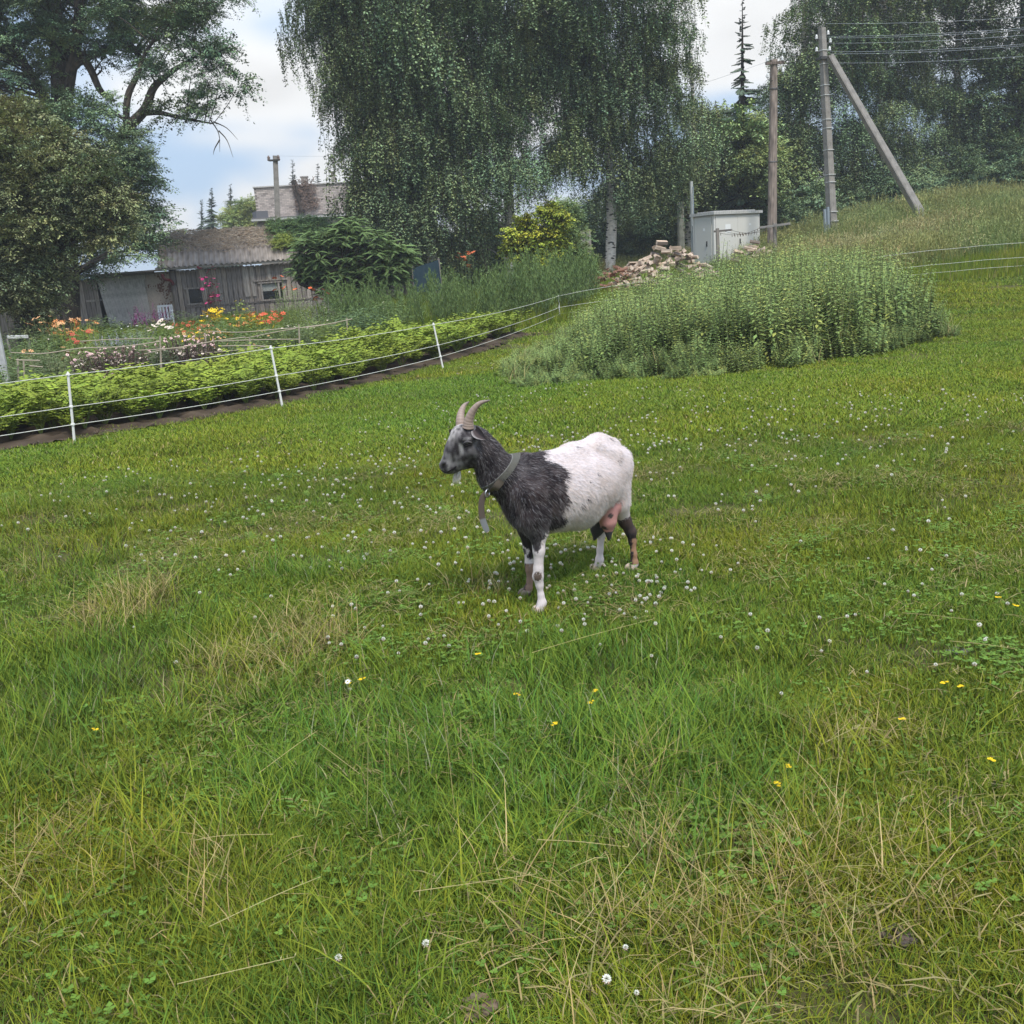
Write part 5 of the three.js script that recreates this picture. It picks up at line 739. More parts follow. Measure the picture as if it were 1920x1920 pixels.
{
  const b = foot(1447, 35), t = at(1451, 112, 35), o = thing('wooden_pole', 'round wooden power pole standing in front of the kiosk corner', 'power pole', b), up = t.clone().sub(b);
  part('shaft', new GB().tube([V(0, -0.2, 0), up.clone().multiplyScalar(0.5), up], [0.165, 0.145, 0.12], 12, WHITE).build(), wm([0.42, 0.35, 0.3]), o);
  const ca = part('crossarm', bxg(up.x, up.y - 0.12, 0.12, 0.62, 0.08, 0.08), wm([0.25, 0.2, 0.17]), o);
  for (const [x, y] of [[-0.26, 0], [0.24, 0], [-0.24, -0.5], [0.26, -0.36], [0.3, 0.22]]) { const h = part('bracket', new GB().tube([V(up.x + x * 0.3, up.y + y - 0.15, 0.1), V(up.x + x, up.y + y - 0.12, 0.14), V(up.x + x, up.y + y - 0.02, 0.14)], 0.012, 5, WHITE).build(), steel, o); const n = part('insulator', insG, porcelain, h); n.position.set(up.x + x, up.y + y - 0.04, 0.14); }
  for (const k of [0.5, 0.86]) part('band', new GB().tube([up.clone().multiplyScalar(k - 0.003), up.clone().multiplyScalar(k + 0.003)], 0.155, 12, WHITE).build(), steel, o);
  wires.push([at(1446, 113, 35), at(515, 292, 50), 0.9, 'thin wire running left from the wooden pole through the birches']);
}
{
  const b = foot(527, 50), t = at(516, 292, 50), o = thing('far_concrete_pole', 'concrete pole with a short bracket in front of the brick house', 'power pole', b), up = t.clone().sub(b);
  part('shaft', beam(V(0, -0.2, 0), up, 0.3, 0.22, 0.24, 0.18, V(0.3, 0, 1)), concrete, o); part('bracket', bxg(up.x - 0.08, up.y - 0.2, 0.02, 0.5, 0.06, 0.3), steel, o);
  for (const x of [-0.32, 0.14]) { const n = part('insulator', insG, new THREE.MeshStandardMaterial({ color: 0x6b5a50, roughness: 0.4 }), o); n.position.set(up.x + x, up.y - 0.17, 0.02); n.scale.setScalar(1.6); }
}
for (const [a, b, sag, label] of wires) { const g = new GB(), p = []; for (let k = 0; k <= 24; k++) { const t = k / 24, q = a.clone().lerp(b, t); q.y -= 4 * t * (1 - t) * sag; p.push(q.sub(a)); } solo('power_wire', g.tube(p, 0.0045, 4, WHITE).build(), new THREE.MeshStandardMaterial({ color: 0xb4b8bb, roughness: 0.5, metalness: 0.3 }), label, 'wire', a, 'power wires'); }
{
  const b = foot(1278, 41), t = at(1276, 378, 41); const m = solo('concrete_post', beam(V(0, -0.2, 0), t.clone().sub(b), 0.24, 0.21, 0.2, 0.18, V(0.2, 0, 1)), gm([0.42, 0.43, 0.36]), 'short grey-green concrete post rising behind the firewood heap', 'post', b);
  const c = foot(1300, 37), mp = thing('metal_post', 'thin pale metal post with a blue-grey meter pipe between firewood and kiosk', 'post', c), L = p => p.clone().sub(c);
  part('shaft', new GB().tube([V(0, -0.1, 0), L(at(1296, 340, 37))], [0.07, 0.06], 8, WHITE).build(), new THREE.MeshStandardMaterial({ color: 0xb4b6b0, roughness: 0.6 }), mp); part('pipe', new GB().tube([L(at(1306, 478, 36.8)), L(at(1301, 424, 36.8))], 0.06, 8, WHITE).build(), new THREE.MeshStandardMaterial({ color: 0x8b98a0, roughness: 0.5 }), mp); part('conduit', new GB().tube([L(at(1301, 424, 36.8)), L(at(1299, 350, 36.8))], 0.025, 6, WHITE).build(), zinc, mp);
}
// ------------------------------------------------------------------ clothes line frame in front of the kiosk
{
  const D = 32.6, a = foot(1348, D), b = foot(1455, D), o = thing('clothes_line', 'wooden clothes line frame with pegs strung before the kiosk', 'clothes line', a), L = p => p.clone().sub(a), wd = wm([0.4, 0.37, 0.33]);
  part('post', beam(V(0, -0.1, 0), L(at(1345, 428, D)), 0.1, 0.09, 0.09, 0.08, V(0, 0, 1)), wd, o); part('post', beam(L(b), L(at(1452, 418, D)), 0.1, 0.09, 0.09, 0.08, V(0, 0, 1)), wd, o);
  const A = [at(1339, 434, D + 0.2), at(1372, 431, D - 0.3)], B = [at(1424, 427, D + 0.2), at(1481, 419, D - 0.4)];
  part('crossbar', beam(L(A[0]), L(A[1]), 0.06, 0.06, 0.06, 0.06, V(0, 0, 1)), wd, o); part('crossbar', beam(L(B[0]), L(B[1]), 0.07, 0.07, 0.07, 0.07, V(0, 0, 1)), wm([0.55, 0.53, 0.5]), o);
  const r = rng(961), peg = new GB().box(0, -0.03, 0, 0.014, 0.08, 0.012, WHITE).build(), pm = new THREE.MeshStandardMaterial({ color: 0x5c4a38, roughness: 0.8 });
  for (const t of [0.05, 0.5, 0.95]) { const p = A[0].clone().lerp(A[1], t), q = B[0].clone().lerp(B[1], t * 0.6), pts = []; for (let k = 0; k <= 16; k++) { const u = k / 16, v = p.clone().lerp(q, u); v.y -= 4 * u * (1 - u) * 0.16; pts.push(L(v)); } const ln = part('line', new GB().tube(pts, 0.006, 4, WHITE).build(), steel, o); for (let k = 1; k < 16; k++) if (r() < 0.6) { const m = part('peg', peg, pm, ln); m.position.copy(pts[k]); } }
}
// ------------------------------------------------------------------ firewood
{
  const billet = (seed, plank) => {
    const r = rng(seed), g = new GB(), L = plank ? 0.5 : 0.36, n = plank ? 4 : 3 + Math.floor(3 * r()), R = plank ? 0.05 : 0.075, pts = [];
    const face = plank ? [0.68, 0.38, 0.26] : [0.85, 0.68, 0.52], end = plank ? [0.6, 0.34, 0.24] : [0.88, 0.74, 0.6], bark = plank ? [0.55, 0.28, 0.19] : [0.36, 0.3, 0.25];
    for (let k = 0; k < n; k++) { const a = (k + 0.35 * r()) / n * TAU; pts.push([Math.cos(a) * R * (0.8 + 0.4 * r()), Math.sin(a) * R * (plank ? 0.35 : 1) * (0.8 + 0.4 * r())]); }
    for (let k = 0; k < n; k++) { const p = pts[k], q = pts[(k + 1) % n], c = vary(k === 0 && seed % 3 ? bark : face, r, 0.12).map(v => v * (0.72 + 0.28 * ((seed * 7) % 5) / 4)), ids = [[-L / 2, p], [-L / 2, q], [L / 2, q], [L / 2, p]].map(([x, v], n) => g.v(x, v[0], v[1], c, 0.1 * k + (n === 1 || n === 2 ? 0.08 : 0), x + 0.3 * k)); g.quad(...ids); }
    for (const s of [-1, 1]) { const c = g.v(s * L / 2, 0, 0, end, 0.5, 0.5), ids = pts.map(p => g.v(s * L / 2, p[0], p[1], vary(end, r, 0.08), 0.5 + p[0], 0.5 + p[1])); ids.forEach((v, k) => s > 0 ? g.tri(c, v, ids[(k + 1) % n]) : g.tri(c, ids[(k + 1) % n], v)); }
    const gg = g.build().toNonIndexed(); gg.computeVertexNormals(); return gg;
  };
  const logs = Array.from({ length: 8 }, (_, s) => billet(970 + s, false)), slabs = Array.from({ length: 5 }, (_, s) => billet(990 + s, true)), mat = new THREE.MeshStandardMaterial({ vertexColors: true, roughness: 0.85, map: woodTex });
  const heap = (px, D, rx, rz, h, n, geos, name, label, group, seed, lie = 0.5, skew = 0) => {
    const r = rng(seed), c = foot(px, D);
    for (let i = 0; i < n; i++) {
      const a = r() * TAU, q = Math.sqrt(r()), x = Math.cos(a) * q * rx, z = Math.sin(a) * q * rz, prof = Math.pow(1 - q * q, 1.15) * h * (1 + 0.25 * noise(x * 2, z * 2, seed)), y = Math.max(0.06, prof - (i % 3) * 0.1);
      const m = solo(name, geos[Math.floor(r() * geos.length)], mat, label, 'firewood', V(c.x + x + skew * y, H(c.x + x, c.z + z) + y, c.z + z), group); m.rotation.set(r() * TAU, r() * TAU, (r() - 0.5) * lie, 'YZX'); m.scale.setScalar(0.66 + 0.28 * r());
    }
  };
  heap(1246, 29.4, 1.8, 1.15, 1.2, 225, logs, 'firewood_billet', 'pale split firewood billet in the big heap before the kiosk', 'big heap of split firewood', 1001, 0.9);
  heap(1200, 28.4, 0.95, 0.6, 0.55, 32, logs, 'firewood_billet', 'pale split firewood billet at the left foot of the big heap', 'billets at the foot of the heap', 1004, 0.8);
  heap(1152, 29, 1.0, 0.7, 0.85, 110, slabs, 'wood_slab', 'thin reddish wood slab in the low heap left of the firewood', 'heap of reddish wood slabs', 1002, 0.7);
  heap(1412, 31.6, 0.85, 0.5, 1.05, 42, logs, 'firewood_billet', 'pale firewood billet in the small heap in front of the kiosk doors', 'small heap of firewood', 1003, 0.6);
}
// ------------------------------------------------------------------ screens and boards at the garden's end
{
  const b = foot(1103, 30.5), g = thing('grey_board_screen', 'two upright weathered grey boards beside the dark green bush', 'boards', b); part('board', beam(V(-0.08, -0.05, 0), at(1092, 432, 30.5).sub(b), 0.16, 0.15, 0.03, 0.03, V(0, 0, 1)), planksM[2], g); part('board', beam(V(0.1, -0.05, 0.02), at(1103, 430, 30.5).sub(b), 0.14, 0.14, 0.03, 0.03, V(0, 0, 1)), planksM[0], g);
  const P4 = [at(774, 503, 31), at(822, 487, 31.4), at(829, 545, 31.4), at(777, 548, 31)], o = P4[3].clone(), q = new GB(), n = 8; for (let j = 0; j <= n; j++) for (let i = 0; i <= n; i++) { const p = P4[3].clone().lerp(P4[2], i / n).lerp(P4[0].clone().lerp(P4[1], i / n), j / n).sub(o); q.v(p.x, p.y, p.z + 0.05 * Math.sin(i * 1.7), [0.03, 0.055, 0.07]); } for (let j = 0; j < n; j++) for (let i = 0; i < n; i++) { const p = j * (n + 1) + i; q.quad(p, p + 1, p + n + 2, p + n + 1); }
  const sc = thing('dark_screen', 'dark blue-green cloth screen on posts right of the sumac bush', 'screen', o); part('cloth', q.build(), dry({ roughness: 0.7 }), sc); for (const k of [0, 1]) { const t = P4[k].clone().sub(o), bb = V(P4[3 - k].x - o.x, H(P4[3 - k].x, P4[3 - k].z) - o.y - 0.1, P4[3 - k].z - o.z - 0.06); part('post', beam(bb, t.add(V(0, 0.04, -0.06)), 0.06, 0.06, 0.06, 0.06, V(0, 0, 1)), planksM[1], sc); }
}
// ------------------------------------------------------------------ odds and ends at the left edge
{
  const a = foot(-40, 25), b = foot(56, 25.6), w = frameAt('plank_wall', 'short grey plank wall at the left edge under the olive-green tree', 'wall', a, b), r = rng(1011), L = Math.hypot(b.x - a.x, b.z - a.z);
  for (let x = 0.08; x < L; x += 0.16) { const m = part('plank', bxg(0, 0, 0, 0.15, 1.15 + 0.1 * r(), 0.03), planksM[Math.floor(r() * 5)], w); m.position.set(x, 0.58, (r() - 0.5) * 0.02); } part('batten', bxg(L / 2, 0.9, -0.035, L, 0.08, 0.03), planksM[1], w);
  const p = foot(20, 15.6), q = at(-14, 590, 15.6); solo('white_post', beam(V(0, -0.05, 0), q.sub(p), 0.1, 0.1, 0.05, 0.05, V(0, 0, 1)), gm([0.68, 0.69, 0.7]), 'white painted post leaning at the left edge', 'post', p);
  const e = at(14, 632, 20), f = at(52, 631, 20.2), s = thing('white_trestle', 'white board resting on two stakes at the left edge of the garden', 'trestle', V(e.x, H(e.x, e.z), e.z)); part('board', beam(e.clone().sub(s.position), f.clone().sub(s.position), 0.05, 0.05, 0.16, 0.16, V(0, 0, 1)), gm([0.8, 0.8, 0.8]), s); for (const v of [e, f]) part('stake', beam(V(v.x - s.position.x, -0.05, v.z - s.position.z), v.clone().sub(s.position).add(V(0, -0.03, 0)), 0.04, 0.04, 0.04, 0.04, V(0, 0, 1)), planksM[1], s);
}
// ================================================================== the goat
{
  const J = (cx, cy, D) => at(760 + cx / 3.84, 720 + cy / 3.84, D), gf = (cx, cy) => ground(760 + cx / 3.84, 720 + cy / 3.84);
  const FL = gf(968, 1652), FR = gf(868, 1530), RL = gf(1632, 1352), RR = gf(1372, 1352), dFL = -FL.z, dFR = -FR.z, dRL = -RL.z, dRR = -RR.z;
  const Df = (dFL + dFR) / 2, Dr = Math.min((dRL + dRR) / 2, Df + 0.46), dm = t => lerp(Df, Dr, t);
  console.log('goat', [dFL, dFR, dRL, dRR, Df, Dr].map(v => v.toFixed(2)).join(' '));
  const U = 1651;   // units of the enlarged drawing per metre
  const bones = [];
  const bone = (tag_, k, ...pts) => { for (let i = 0; i + 1 < pts.length; i++) bones.push({ t: tag_, k, a: pts[i][0], ra: pts[i][1], b: pts[i + 1][0], rb: pts[i + 1][1] }); };
  const T = [J(890, 770, Df + 0.03), J(1010, 785, dm(0.25)), J(1140, 765, dm(0.48)), J(1330, 690, dm(0.78)), J(1478, 605, dm(1))];
  bone('torso', 0.05, [T[0], 0.135], [T[1], 0.155], [T[2], 0.162], [T[3], 0.148], [T[4], 0.098]);
  bone('torso', 0.05, [J(865, 925, Df), 0.076], [J(1010, 870, dm(0.2)), 0.1], [J(1240, 870, dm(0.6)), 0.1], [J(1345, 790, dm(0.8)), 0.085]);
  bone('torso', 0.04, [J(860, 610, Df + 0.03), 0.07], [J(1010, 600, dm(0.25)), 0.06], [J(1200, 520, dm(0.6)), 0.055], [J(1390, 450, dm(0.9)), 0.056], [J(1480, 450, dm(0.98)), 0.045]);      // backbone to the hips
  bone('torso', 0.03, [J(1390, 455, dm(0.86) - 0.07), 0.03], [J(1500, 520, dm(0.95) - 0.08), 0.04]); bone('torso', 0.03, [J(1560, 540, Dr), 0.05], [J(1600, 560, Dr + 0.02), 0.02]);
  bone('tail', 0.02, [J(1560, 480, Dr + 0.06), 0.022], [J(1600, 530, Dr + 0.1), 0.014]);
  bone('neck', 0.045, [J(840, 720, Df + 0.01), 0.115], [J(665, 640, Df - 0.04), 0.08], [J(575, 500, Df - 0.06), 0.062], [J(520, 420, Df - 0.07), 0.058]);
  const hD = Df - 0.075;
  bone('head', 0.03, [J(478, 395, hD), 0.058], [J(415, 385, hD), 0.05], [J(362, 470, hD), 0.04], [J(312, 560, hD), 0.032]);
  bone('head', 0.025, [J(490, 480, hD), 0.05], [J(430, 545, hD), 0.035], [J(340, 600, hD), 0.022], [J(292, 618, hD), 0.016]);
  bone('head', 0.012, [J(300, 572, hD), 0.029], [J(278, 585, hD), 0.021]);
  for (const s of [-1, 1]) { bone('head', 0.012, [J(420, 392, hD + s * 0.042), 0.02], [J(470, 400, hD + s * 0.05), 0.016]); bone('head', 0.02, [J(470, 480, hD + s * 0.035), 0.028], [J(400, 530, hD + s * 0.02), 0.018]); }
  // legs: front left (near), front right, hind left (near), hind right
  bone('fl', 0.04, [J(880, 800, Df - 0.07), 0.085], [J(915, 950, Df - 0.08), 0.066], [J(955, 1080, dFL + 0.01), 0.038]); bone('fl', 0.015, [J(955, 1080, dFL + 0.01), 0.038], [J(962, 1200, dFL), 0.0245], [J(958, 1330, dFL), 0.02], [J(955, 1385, dFL), 0.0225], [J(966, 1445, dFL), 0.0155], [J(976, 1520, dFL), 0.0125], [J(984, 1575, dFL), 0.0185], [J(966, 1620, dFL - 0.005), 0.02]);
  bone('fr', 0.04, [J(860, 900, Df + 0.08), 0.07], [J(870, 1050, dFR - 0.02), 0.036]); bone('fr', 0.015, [J(870, 1050, dFR - 0.02), 0.036], [J(884, 1180, dFR), 0.021], [J(892, 1290, dFR), 0.018], [J(898, 1330, dFR), 0.02], [J(896, 1420, dFR), 0.0128], [J(886, 1470, dFR), 0.0175], [J(870, 1500, dFR - 0.005), 0.0165]);
  bone('hl', 0.045, [J(1480, 620, Dr - 0.045), 0.095], [J(1508, 760, Dr - 0.05), 0.062], [J(1535, 860, dRL - 0.04), 0.044], [J(1580, 985, dRL), 0.031]); bone('hl', 0.015, [J(1580, 985, dRL), 0.031], [J(1624, 1065, dRL + 0.01), 0.0255], [J(1636, 1130, dRL + 0.01), 0.0175], [J(1645, 1225, dRL), 0.0138], [J(1648, 1290, dRL), 0.019], [J(1636, 1322, dRL - 0.005), 0.017]);
  bone('hr', 0.045, [J(1400, 700, Dr + 0.08), 0.09], [J(1400, 880, dRR), 0.06], [J(1418, 1010, dRR + 0.02), 0.034]); bone('hr', 0.015, [J(1418, 1010, dRR + 0.02), 0.034], [J(1410, 1090, dRR + 0.02), 0.019], [J(1402, 1190, dRR + 0.01), 0.0145], [J(1398, 1265, dRR), 0.0185], [J(1380, 1318, dRR - 0.005), 0.0175]);
  // udder with two teats
  bone('udder', 0.02, [J(1448, 905, Dr - 0.1), 0.06], [J(1460, 985, Dr - 0.11), 0.043]); bone('teat', 0.012, [J(1462, 1030, Dr - 0.11), 0.028], [J(1466, 1115, Dr - 0.11), 0.009]); bone('teat', 0.02, [J(1400, 960, Dr + 0.0), 0.05], [J(1380, 1040, Dr + 0.0), 0.03], [J(1362, 1118, Dr + 0.0), 0.008]);
  for (const bn of bones) { bn.d = bn.b.clone().sub(bn.a); bn.l2 = bn.d.lengthSq(); }
  let near = null;
  const sdf = (x, y, z) => {
    let d = 10, bd = 10;
    for (const b of bones) {
      const px = x - b.a.x, py = y - b.a.y, pz = z - b.a.z, t = clamp((px * b.d.x + py * b.d.y + pz * b.d.z) / b.l2), qx = px - b.d.x * t, qy = py - b.d.y * t, qz = pz - b.d.z * t;
      const e = Math.sqrt(qx * qx + qy * qy + qz * qz) - lerp(b.ra, b.rb, t);
      if (e < bd) { bd = e; near = b; }
      const h = Math.max(b.k - Math.abs(d - e), 0) / b.k; d = Math.min(d, e) - h * h * b.k * 0.25;
    }
    return d;
  };
  const lo = V(1e9, 1e9, 1e9), hi = V(-1e9, -1e9, -1e9); for (const b of bones) for (const [p, q] of [[b.a, b.ra], [b.b, b.rb]]) { lo.min(p.clone().subScalar(q + 0.03)); hi.max(p.clone().addScalar(q + 0.03)); }
  // surface nets
  const C = 0.0065, nx = Math.ceil((hi.x - lo.x) / C) + 1, ny = Math.ceil((hi.y - lo.y) / C) + 1, nz = Math.ceil((hi.z - lo.z) / C) + 1, F = new Float32Array(nx * ny * nz).fill(1), id = (i, j, k) => (k * ny + j) * nx + i;
  const S = 6; for (let k = 0; k < nz; k += S) for (let j = 0; j < ny; j += S) for (let i = 0; i < nx; i += S) {
    const c = sdf(lo.x + (i + S / 2) * C, lo.y + (j + S / 2) * C, lo.z + (k + S / 2) * C); const far = Math.abs(c) > S * C * 1.05;
    for (let c3 = k; c3 < Math.min(nz, k + S); c3++) for (let b3 = j; b3 < Math.min(ny, j + S); b3++) for (let a3 = i; a3 < Math.min(nx, i + S); a3++) F[id(a3, b3, c3)] = far ? c : sdf(lo.x + a3 * C, lo.y + b3 * C, lo.z + c3 * C);
  }
  const vid = new Int32Array(nx * ny * nz).fill(-1), P3 = [], idx = [];
  for (let k = 0; k < nz - 1; k++) for (let j = 0; j < ny - 1; j++) for (let i = 0; i < nx - 1; i++) {
    let m = 0, x = 0, y = 0, z = 0, n = 0; const v = []; for (let c = 0; c < 8; c++) { v[c] = F[id(i + (c & 1), j + (c >> 1 & 1), k + (c >> 2))]; if (v[c] < 0) m |= 1 << c; }
    if (m === 0 || m === 255) continue;
    for (const [a, b] of [[0, 1], [2, 3], [4, 5], [6, 7], [0, 2], [1, 3], [4, 6], [5, 7], [0, 4], [1, 5], [2, 6], [3, 7]]) if ((v[a] < 0) !== (v[b] < 0)) { const t = v[a] / (v[a] - v[b]); x += lerp(a & 1, b & 1, t); y += lerp(a >> 1 & 1, b >> 1 & 1, t); z += lerp(a >> 2, b >> 2, t); n++; }
    vid[id(i, j, k)] = P3.length; P3.push(V(lo.x + (i + x / n) * C, lo.y + (j + y / n) * C, lo.z + (k + z / n) * C));
  }
  for (let k = 1; k < nz - 1; k++) for (let j = 1; j < ny - 1; j++) for (let i = 1; i < nx - 1; i++) {
    const s = F[id(i, j, k)] < 0;
    const q = (a, b, c, d, fl) => { if (a < 0 || b < 0 || c < 0 || d < 0) return; if (fl) idx.push(a, b, c, a, c, d); else idx.push(a, c, b, a, d, c); };
    if (s !== F[id(i + 1, j, k)] < 0) q(vid[id(i, j - 1, k - 1)], vid[id(i, j, k - 1)], vid[id(i, j, k)], vid[id(i, j - 1, k)], s);
    if (s !== F[id(i, j + 1, k)] < 0) q(vid[id(i - 1, j, k - 1)], vid[id(i - 1, j, k)], vid[id(i, j, k)], vid[id(i, j, k - 1)], s);
    if (s !== F[id(i, j, k + 1)] < 0) q(vid[id(i - 1, j - 1, k)], vid[id(i, j - 1, k)], vid[id(i, j, k)], vid[id(i - 1, j, k)], s);
  }
  // coat colours, laid over the body in its own space
  const axis = T[4].clone().sub(T[0]), aL = axis.length(); axis.normalize();
  const sOf = p => (p.x - T[0].x) * axis.x + (p.y - T[0].y) * axis.y * 0.25 + (p.z - T[0].z) * axis.z;
  const edgeTop = sOf(J(1000, 515, dm(0.25) - 0.03)), edgeMid = sOf(J(1080, 760, dm(0.36) - 0.155)), edgeLow = sOf(J(1040, 990, dm(0.25) - 0.1)), yTop = J(1000, 515, Df).y, yMid = J(1080, 780, dm(0.3)).y, yLow = J(1000, 990, Df).y;
  const WHT = [0.67, 0.59, 0.575], DRK = [0.022, 0.017, 0.019], GRY = [0.115, 0.105, 0.107], BRN = [0.3, 0.17, 0.1], PNK = [0.52, 0.25, 0.235];
  const mix = (a, b, t) => [lerp(a[0], b[0], t), lerp(a[1], b[1], t), lerp(a[2], b[2], t)];
  const spots = [[1085, 455, 0.55, 0.006], [1240, 455, 0.7, 0.007], [1335, 708, 0.75, 0.007], [1315, 828, 0.7, 0.011], [1272, 880, 0.66, 0.01], [1390, 655, 0.8, 0.006], [1535, 565, 0.95, 0.008], [1040, 565, 0.3, 0.008], [1480, 395, 0.97, 0.009]].map(([x, y, t, r]) => [x, y, r]).map(([x, y, r]) => { let D = Df - 0.3; for (; D < Dr + 0.3; D += 0.003) { const p = J(x, y, D); if (sdf(p.x, p.y, p.z) < 0) return [p, r]; } return [J(x, y, Df), 0]; });
  const onSkin = (x, y) => { for (let D = Df - 0.35; D < Dr + 0.4; D += 0.002) { const p = J(x, y, D); if (sdf(p.x, p.y, p.z) < 0.001) return p; } return J(x, y, Df); };
  const kneeSpot = onSkin(952, 1388), udSpot = onSkin(1481, 950), udSpot2 = onSkin(1432, 1042), yElb = J(960, 1110, dFL).y, yWedge = J(960, 1225, dFL).y, yFRa = J(880, 1290, dFR).y, yFRt = J(880, 1110, dFR).y, yHt = J(1580, 940, dRL).y, yHm = J(1640, 1120, dRL).y, yFootF = J(900, 1480, dFR).y, yFootH = J(1640, 1290, dRL).y, teatY = J(1462, 1058, Dr - 0.11).y, blaze = J(350, 345, hD), muz = J(300, 580, hD);
  const noseTip = onSkin(272, 588), eyeSkin = onSkin(446, 428), browA = onSkin(425, 396), browB = onSkin(480, 390);
  const streakA = onSkin(400, 440), streakB = onSkin(405, 520);
  const dots = rng(4242), legDots = []; for (let i = 0; i < 16; i++) legDots.push([dots(), dots()]);
  const coat = p => {
    sdf(p.x, p.y, p.z); const t = near.t, n1 = fbm(p.x * 16, p.y * 16, p.z * 16, 3), n2 = noise(p.x * 70, p.y * 40, p.z * 70);
    for (const [q, r] of spots) if (p.distanceTo(q) < r * (1 + 0.6 * n2)) return [0.1, 0.09, 0.1];
    if (t === 'udder') { if (p.distanceTo(udSpot) < 0.012 + 0.004 * n2 || p.distanceTo(udSpot2) < 0.017) return [0.07, 0.05, 0.045]; return mix(PNK, [0.4, 0.2, 0.17], clamp(n1 + 0.3)); }
    if (t === 'teat') return p.y < teatY + 0.004 * n2 || p.x < udSpot2.x - 0.006 ? [0.04, 0.037, 0.04] : PNK;
    if (t === 'head') {
      const bl = p.distanceTo(blaze), mz = p.distanceTo(muz);
      let c = mix(DRK, GRY, clamp(0.45 + 1.2 * n2 + n1)); c = mix(c, [0.28, 0.265, 0.26], sstep(0.11, 0.02, mz) * clamp(0.5 + 0.9 * n2));
      c = mix(c, [0.5, 0.46, 0.44], sstep(0.07, 0.03, bl) * clamp(0.75 + n2));
      const dn = p.distanceTo(noseTip); if (dn < 0.02 + 0.006 * n2) return mix([0.03, 0.026, 0.028], [0.12, 0.11, 0.11], sstep(0.01, 0.02, dn)); const de = p.distanceTo(eyeSkin); c = mix(c, [0.022, 0.019, 0.02], sstep(0.034, 0.02, de + 0.008 * n2)); const bb = browB.clone().sub(browA), tb = clamp(p.clone().sub(browA).dot(bb) / bb.lengthSq()), db = p.distanceTo(browA.clone().addScaledVector(bb, tb)); c = mix(c, [0.3, 0.28, 0.275], sstep(0.01, 0.003, db) * clamp(0.6 + n2));
      const ab = streakB.clone().sub(streakA), tt = clamp(p.clone().sub(streakA).dot(ab) / ab.lengthSq()), sd = p.distanceTo(streakA.clone().addScaledVector(ab, tt)); return mix(c, [0.36, 0.34, 0.33], sstep(0.014, 0.003, sd) * clamp(0.7 + n2));
    }
    if (t === 'neck') return mix(DRK, [0.1, 0.085, 0.085], clamp(0.3 + n1 * 1.2 + n2 * 0.6));
    if (t === 'fl' && p.y < yElb + 0.03) { if (p.distanceTo(kneeSpot) < 0.021 + 0.003 * n2) return [0.09, 0.062, 0.045]; const fr = (p.y - yWedge) / (yElb - yWedge), lat = (p.x - kneeSpot.x - 0.004) / 0.03; return Math.abs(lat) < fr * 1.05 + 0.35 * n2 ? mix(DRK, GRY, clamp(0.2 + n2)) : WHT; }
    if (t === 'fr' && p.y < yFRt + 0.05) return p.y > yFRa + 0.006 * n2 ? (n1 * 1.6 + (p.y - yFRa) * 2 > 0.36 ? WHT : DRK) : p.y < yFootF ? [0.45, 0.36, 0.31] : mix([0.26, 0.165, 0.12], DRK, p.x - FR.x + 0.008 * n2 < 0.004 ? 0.85 : 0);
    if (t === 'hl' && p.y < yHt + 0.05 * n1 + 0.35 * (p.x - RL.x)) return p.y < yFootH ? WHT : p.y < yHm + 0.02 * n2 ? (p.x - RL.x + 0.008 * n2 > 0.006 ? BRN : DRK) : mix(DRK, [0.09, 0.055, 0.045], clamp(0.3 + n1 * 2));
    if (t === 'hr') return n1 > 0.33 ? [0.2, 0.17, 0.16] : WHT;
    // torso and upper legs: dark in front of a ragged edge, white behind
    const yy = p.y, e = yy > yMid ? lerp(edgeMid, edgeTop, clamp((yy - yMid) / (yTop - yMid))) : lerp(edgeMid, edgeLow, clamp((yMid - yy) / (yMid - yLow)));
    const rag = 0.075 * noise(p.x * 8, p.y * 17, p.z * 8) + 0.02 * noise(p.x * 30, p.y * 90, p.z * 30), s = sOf(p) + rag;
    if (s < e && t !== 'tail' && t !== 'hl') { const c = mix(mix(DRK, [0.06, 0.036, 0.034], clamp(n1 * 2 + 0.3)), GRY, clamp(0.05 + 1.3 * n1 + 0.6 * n2 + 0.4 * sstep(yMid, yLow, yy))); return c; }
    return mix(WHT, [0.57, 0.48, 0.44], clamp(0.25 + n1 * 1.8));
  };
  const root = thing('goat', 'standing horned goat with dark head and shoulders, white hindquarters and a leather collar', 'goat', V((FL.x + RL.x) / 2, (FL.y + RL.y) / 2, (FL.z + RL.z) / 2)), o = root.position.clone();
  const bg = new THREE.BufferGeometry(), col = new Float32Array(P3.length * 3); P3.forEach((p, i) => col.set(coat(p), i * 3));
  bg.setAttribute('position', new THREE.Float32BufferAttribute(P3.flatMap(p => [p.x - o.x, p.y - o.y, p.z - o.z]), 3)); bg.setAttribute('color', new THREE.Float32BufferAttribute(col, 3)); bg.setIndex(idx); bg.computeVertexNormals();
  part('body', bg, new THREE.MeshStandardMaterial({ vertexColors: true, roughness: 0.85, side: THREE.DoubleSide }), root);
  console.log('goat body', P3.length, idx.length / 3);
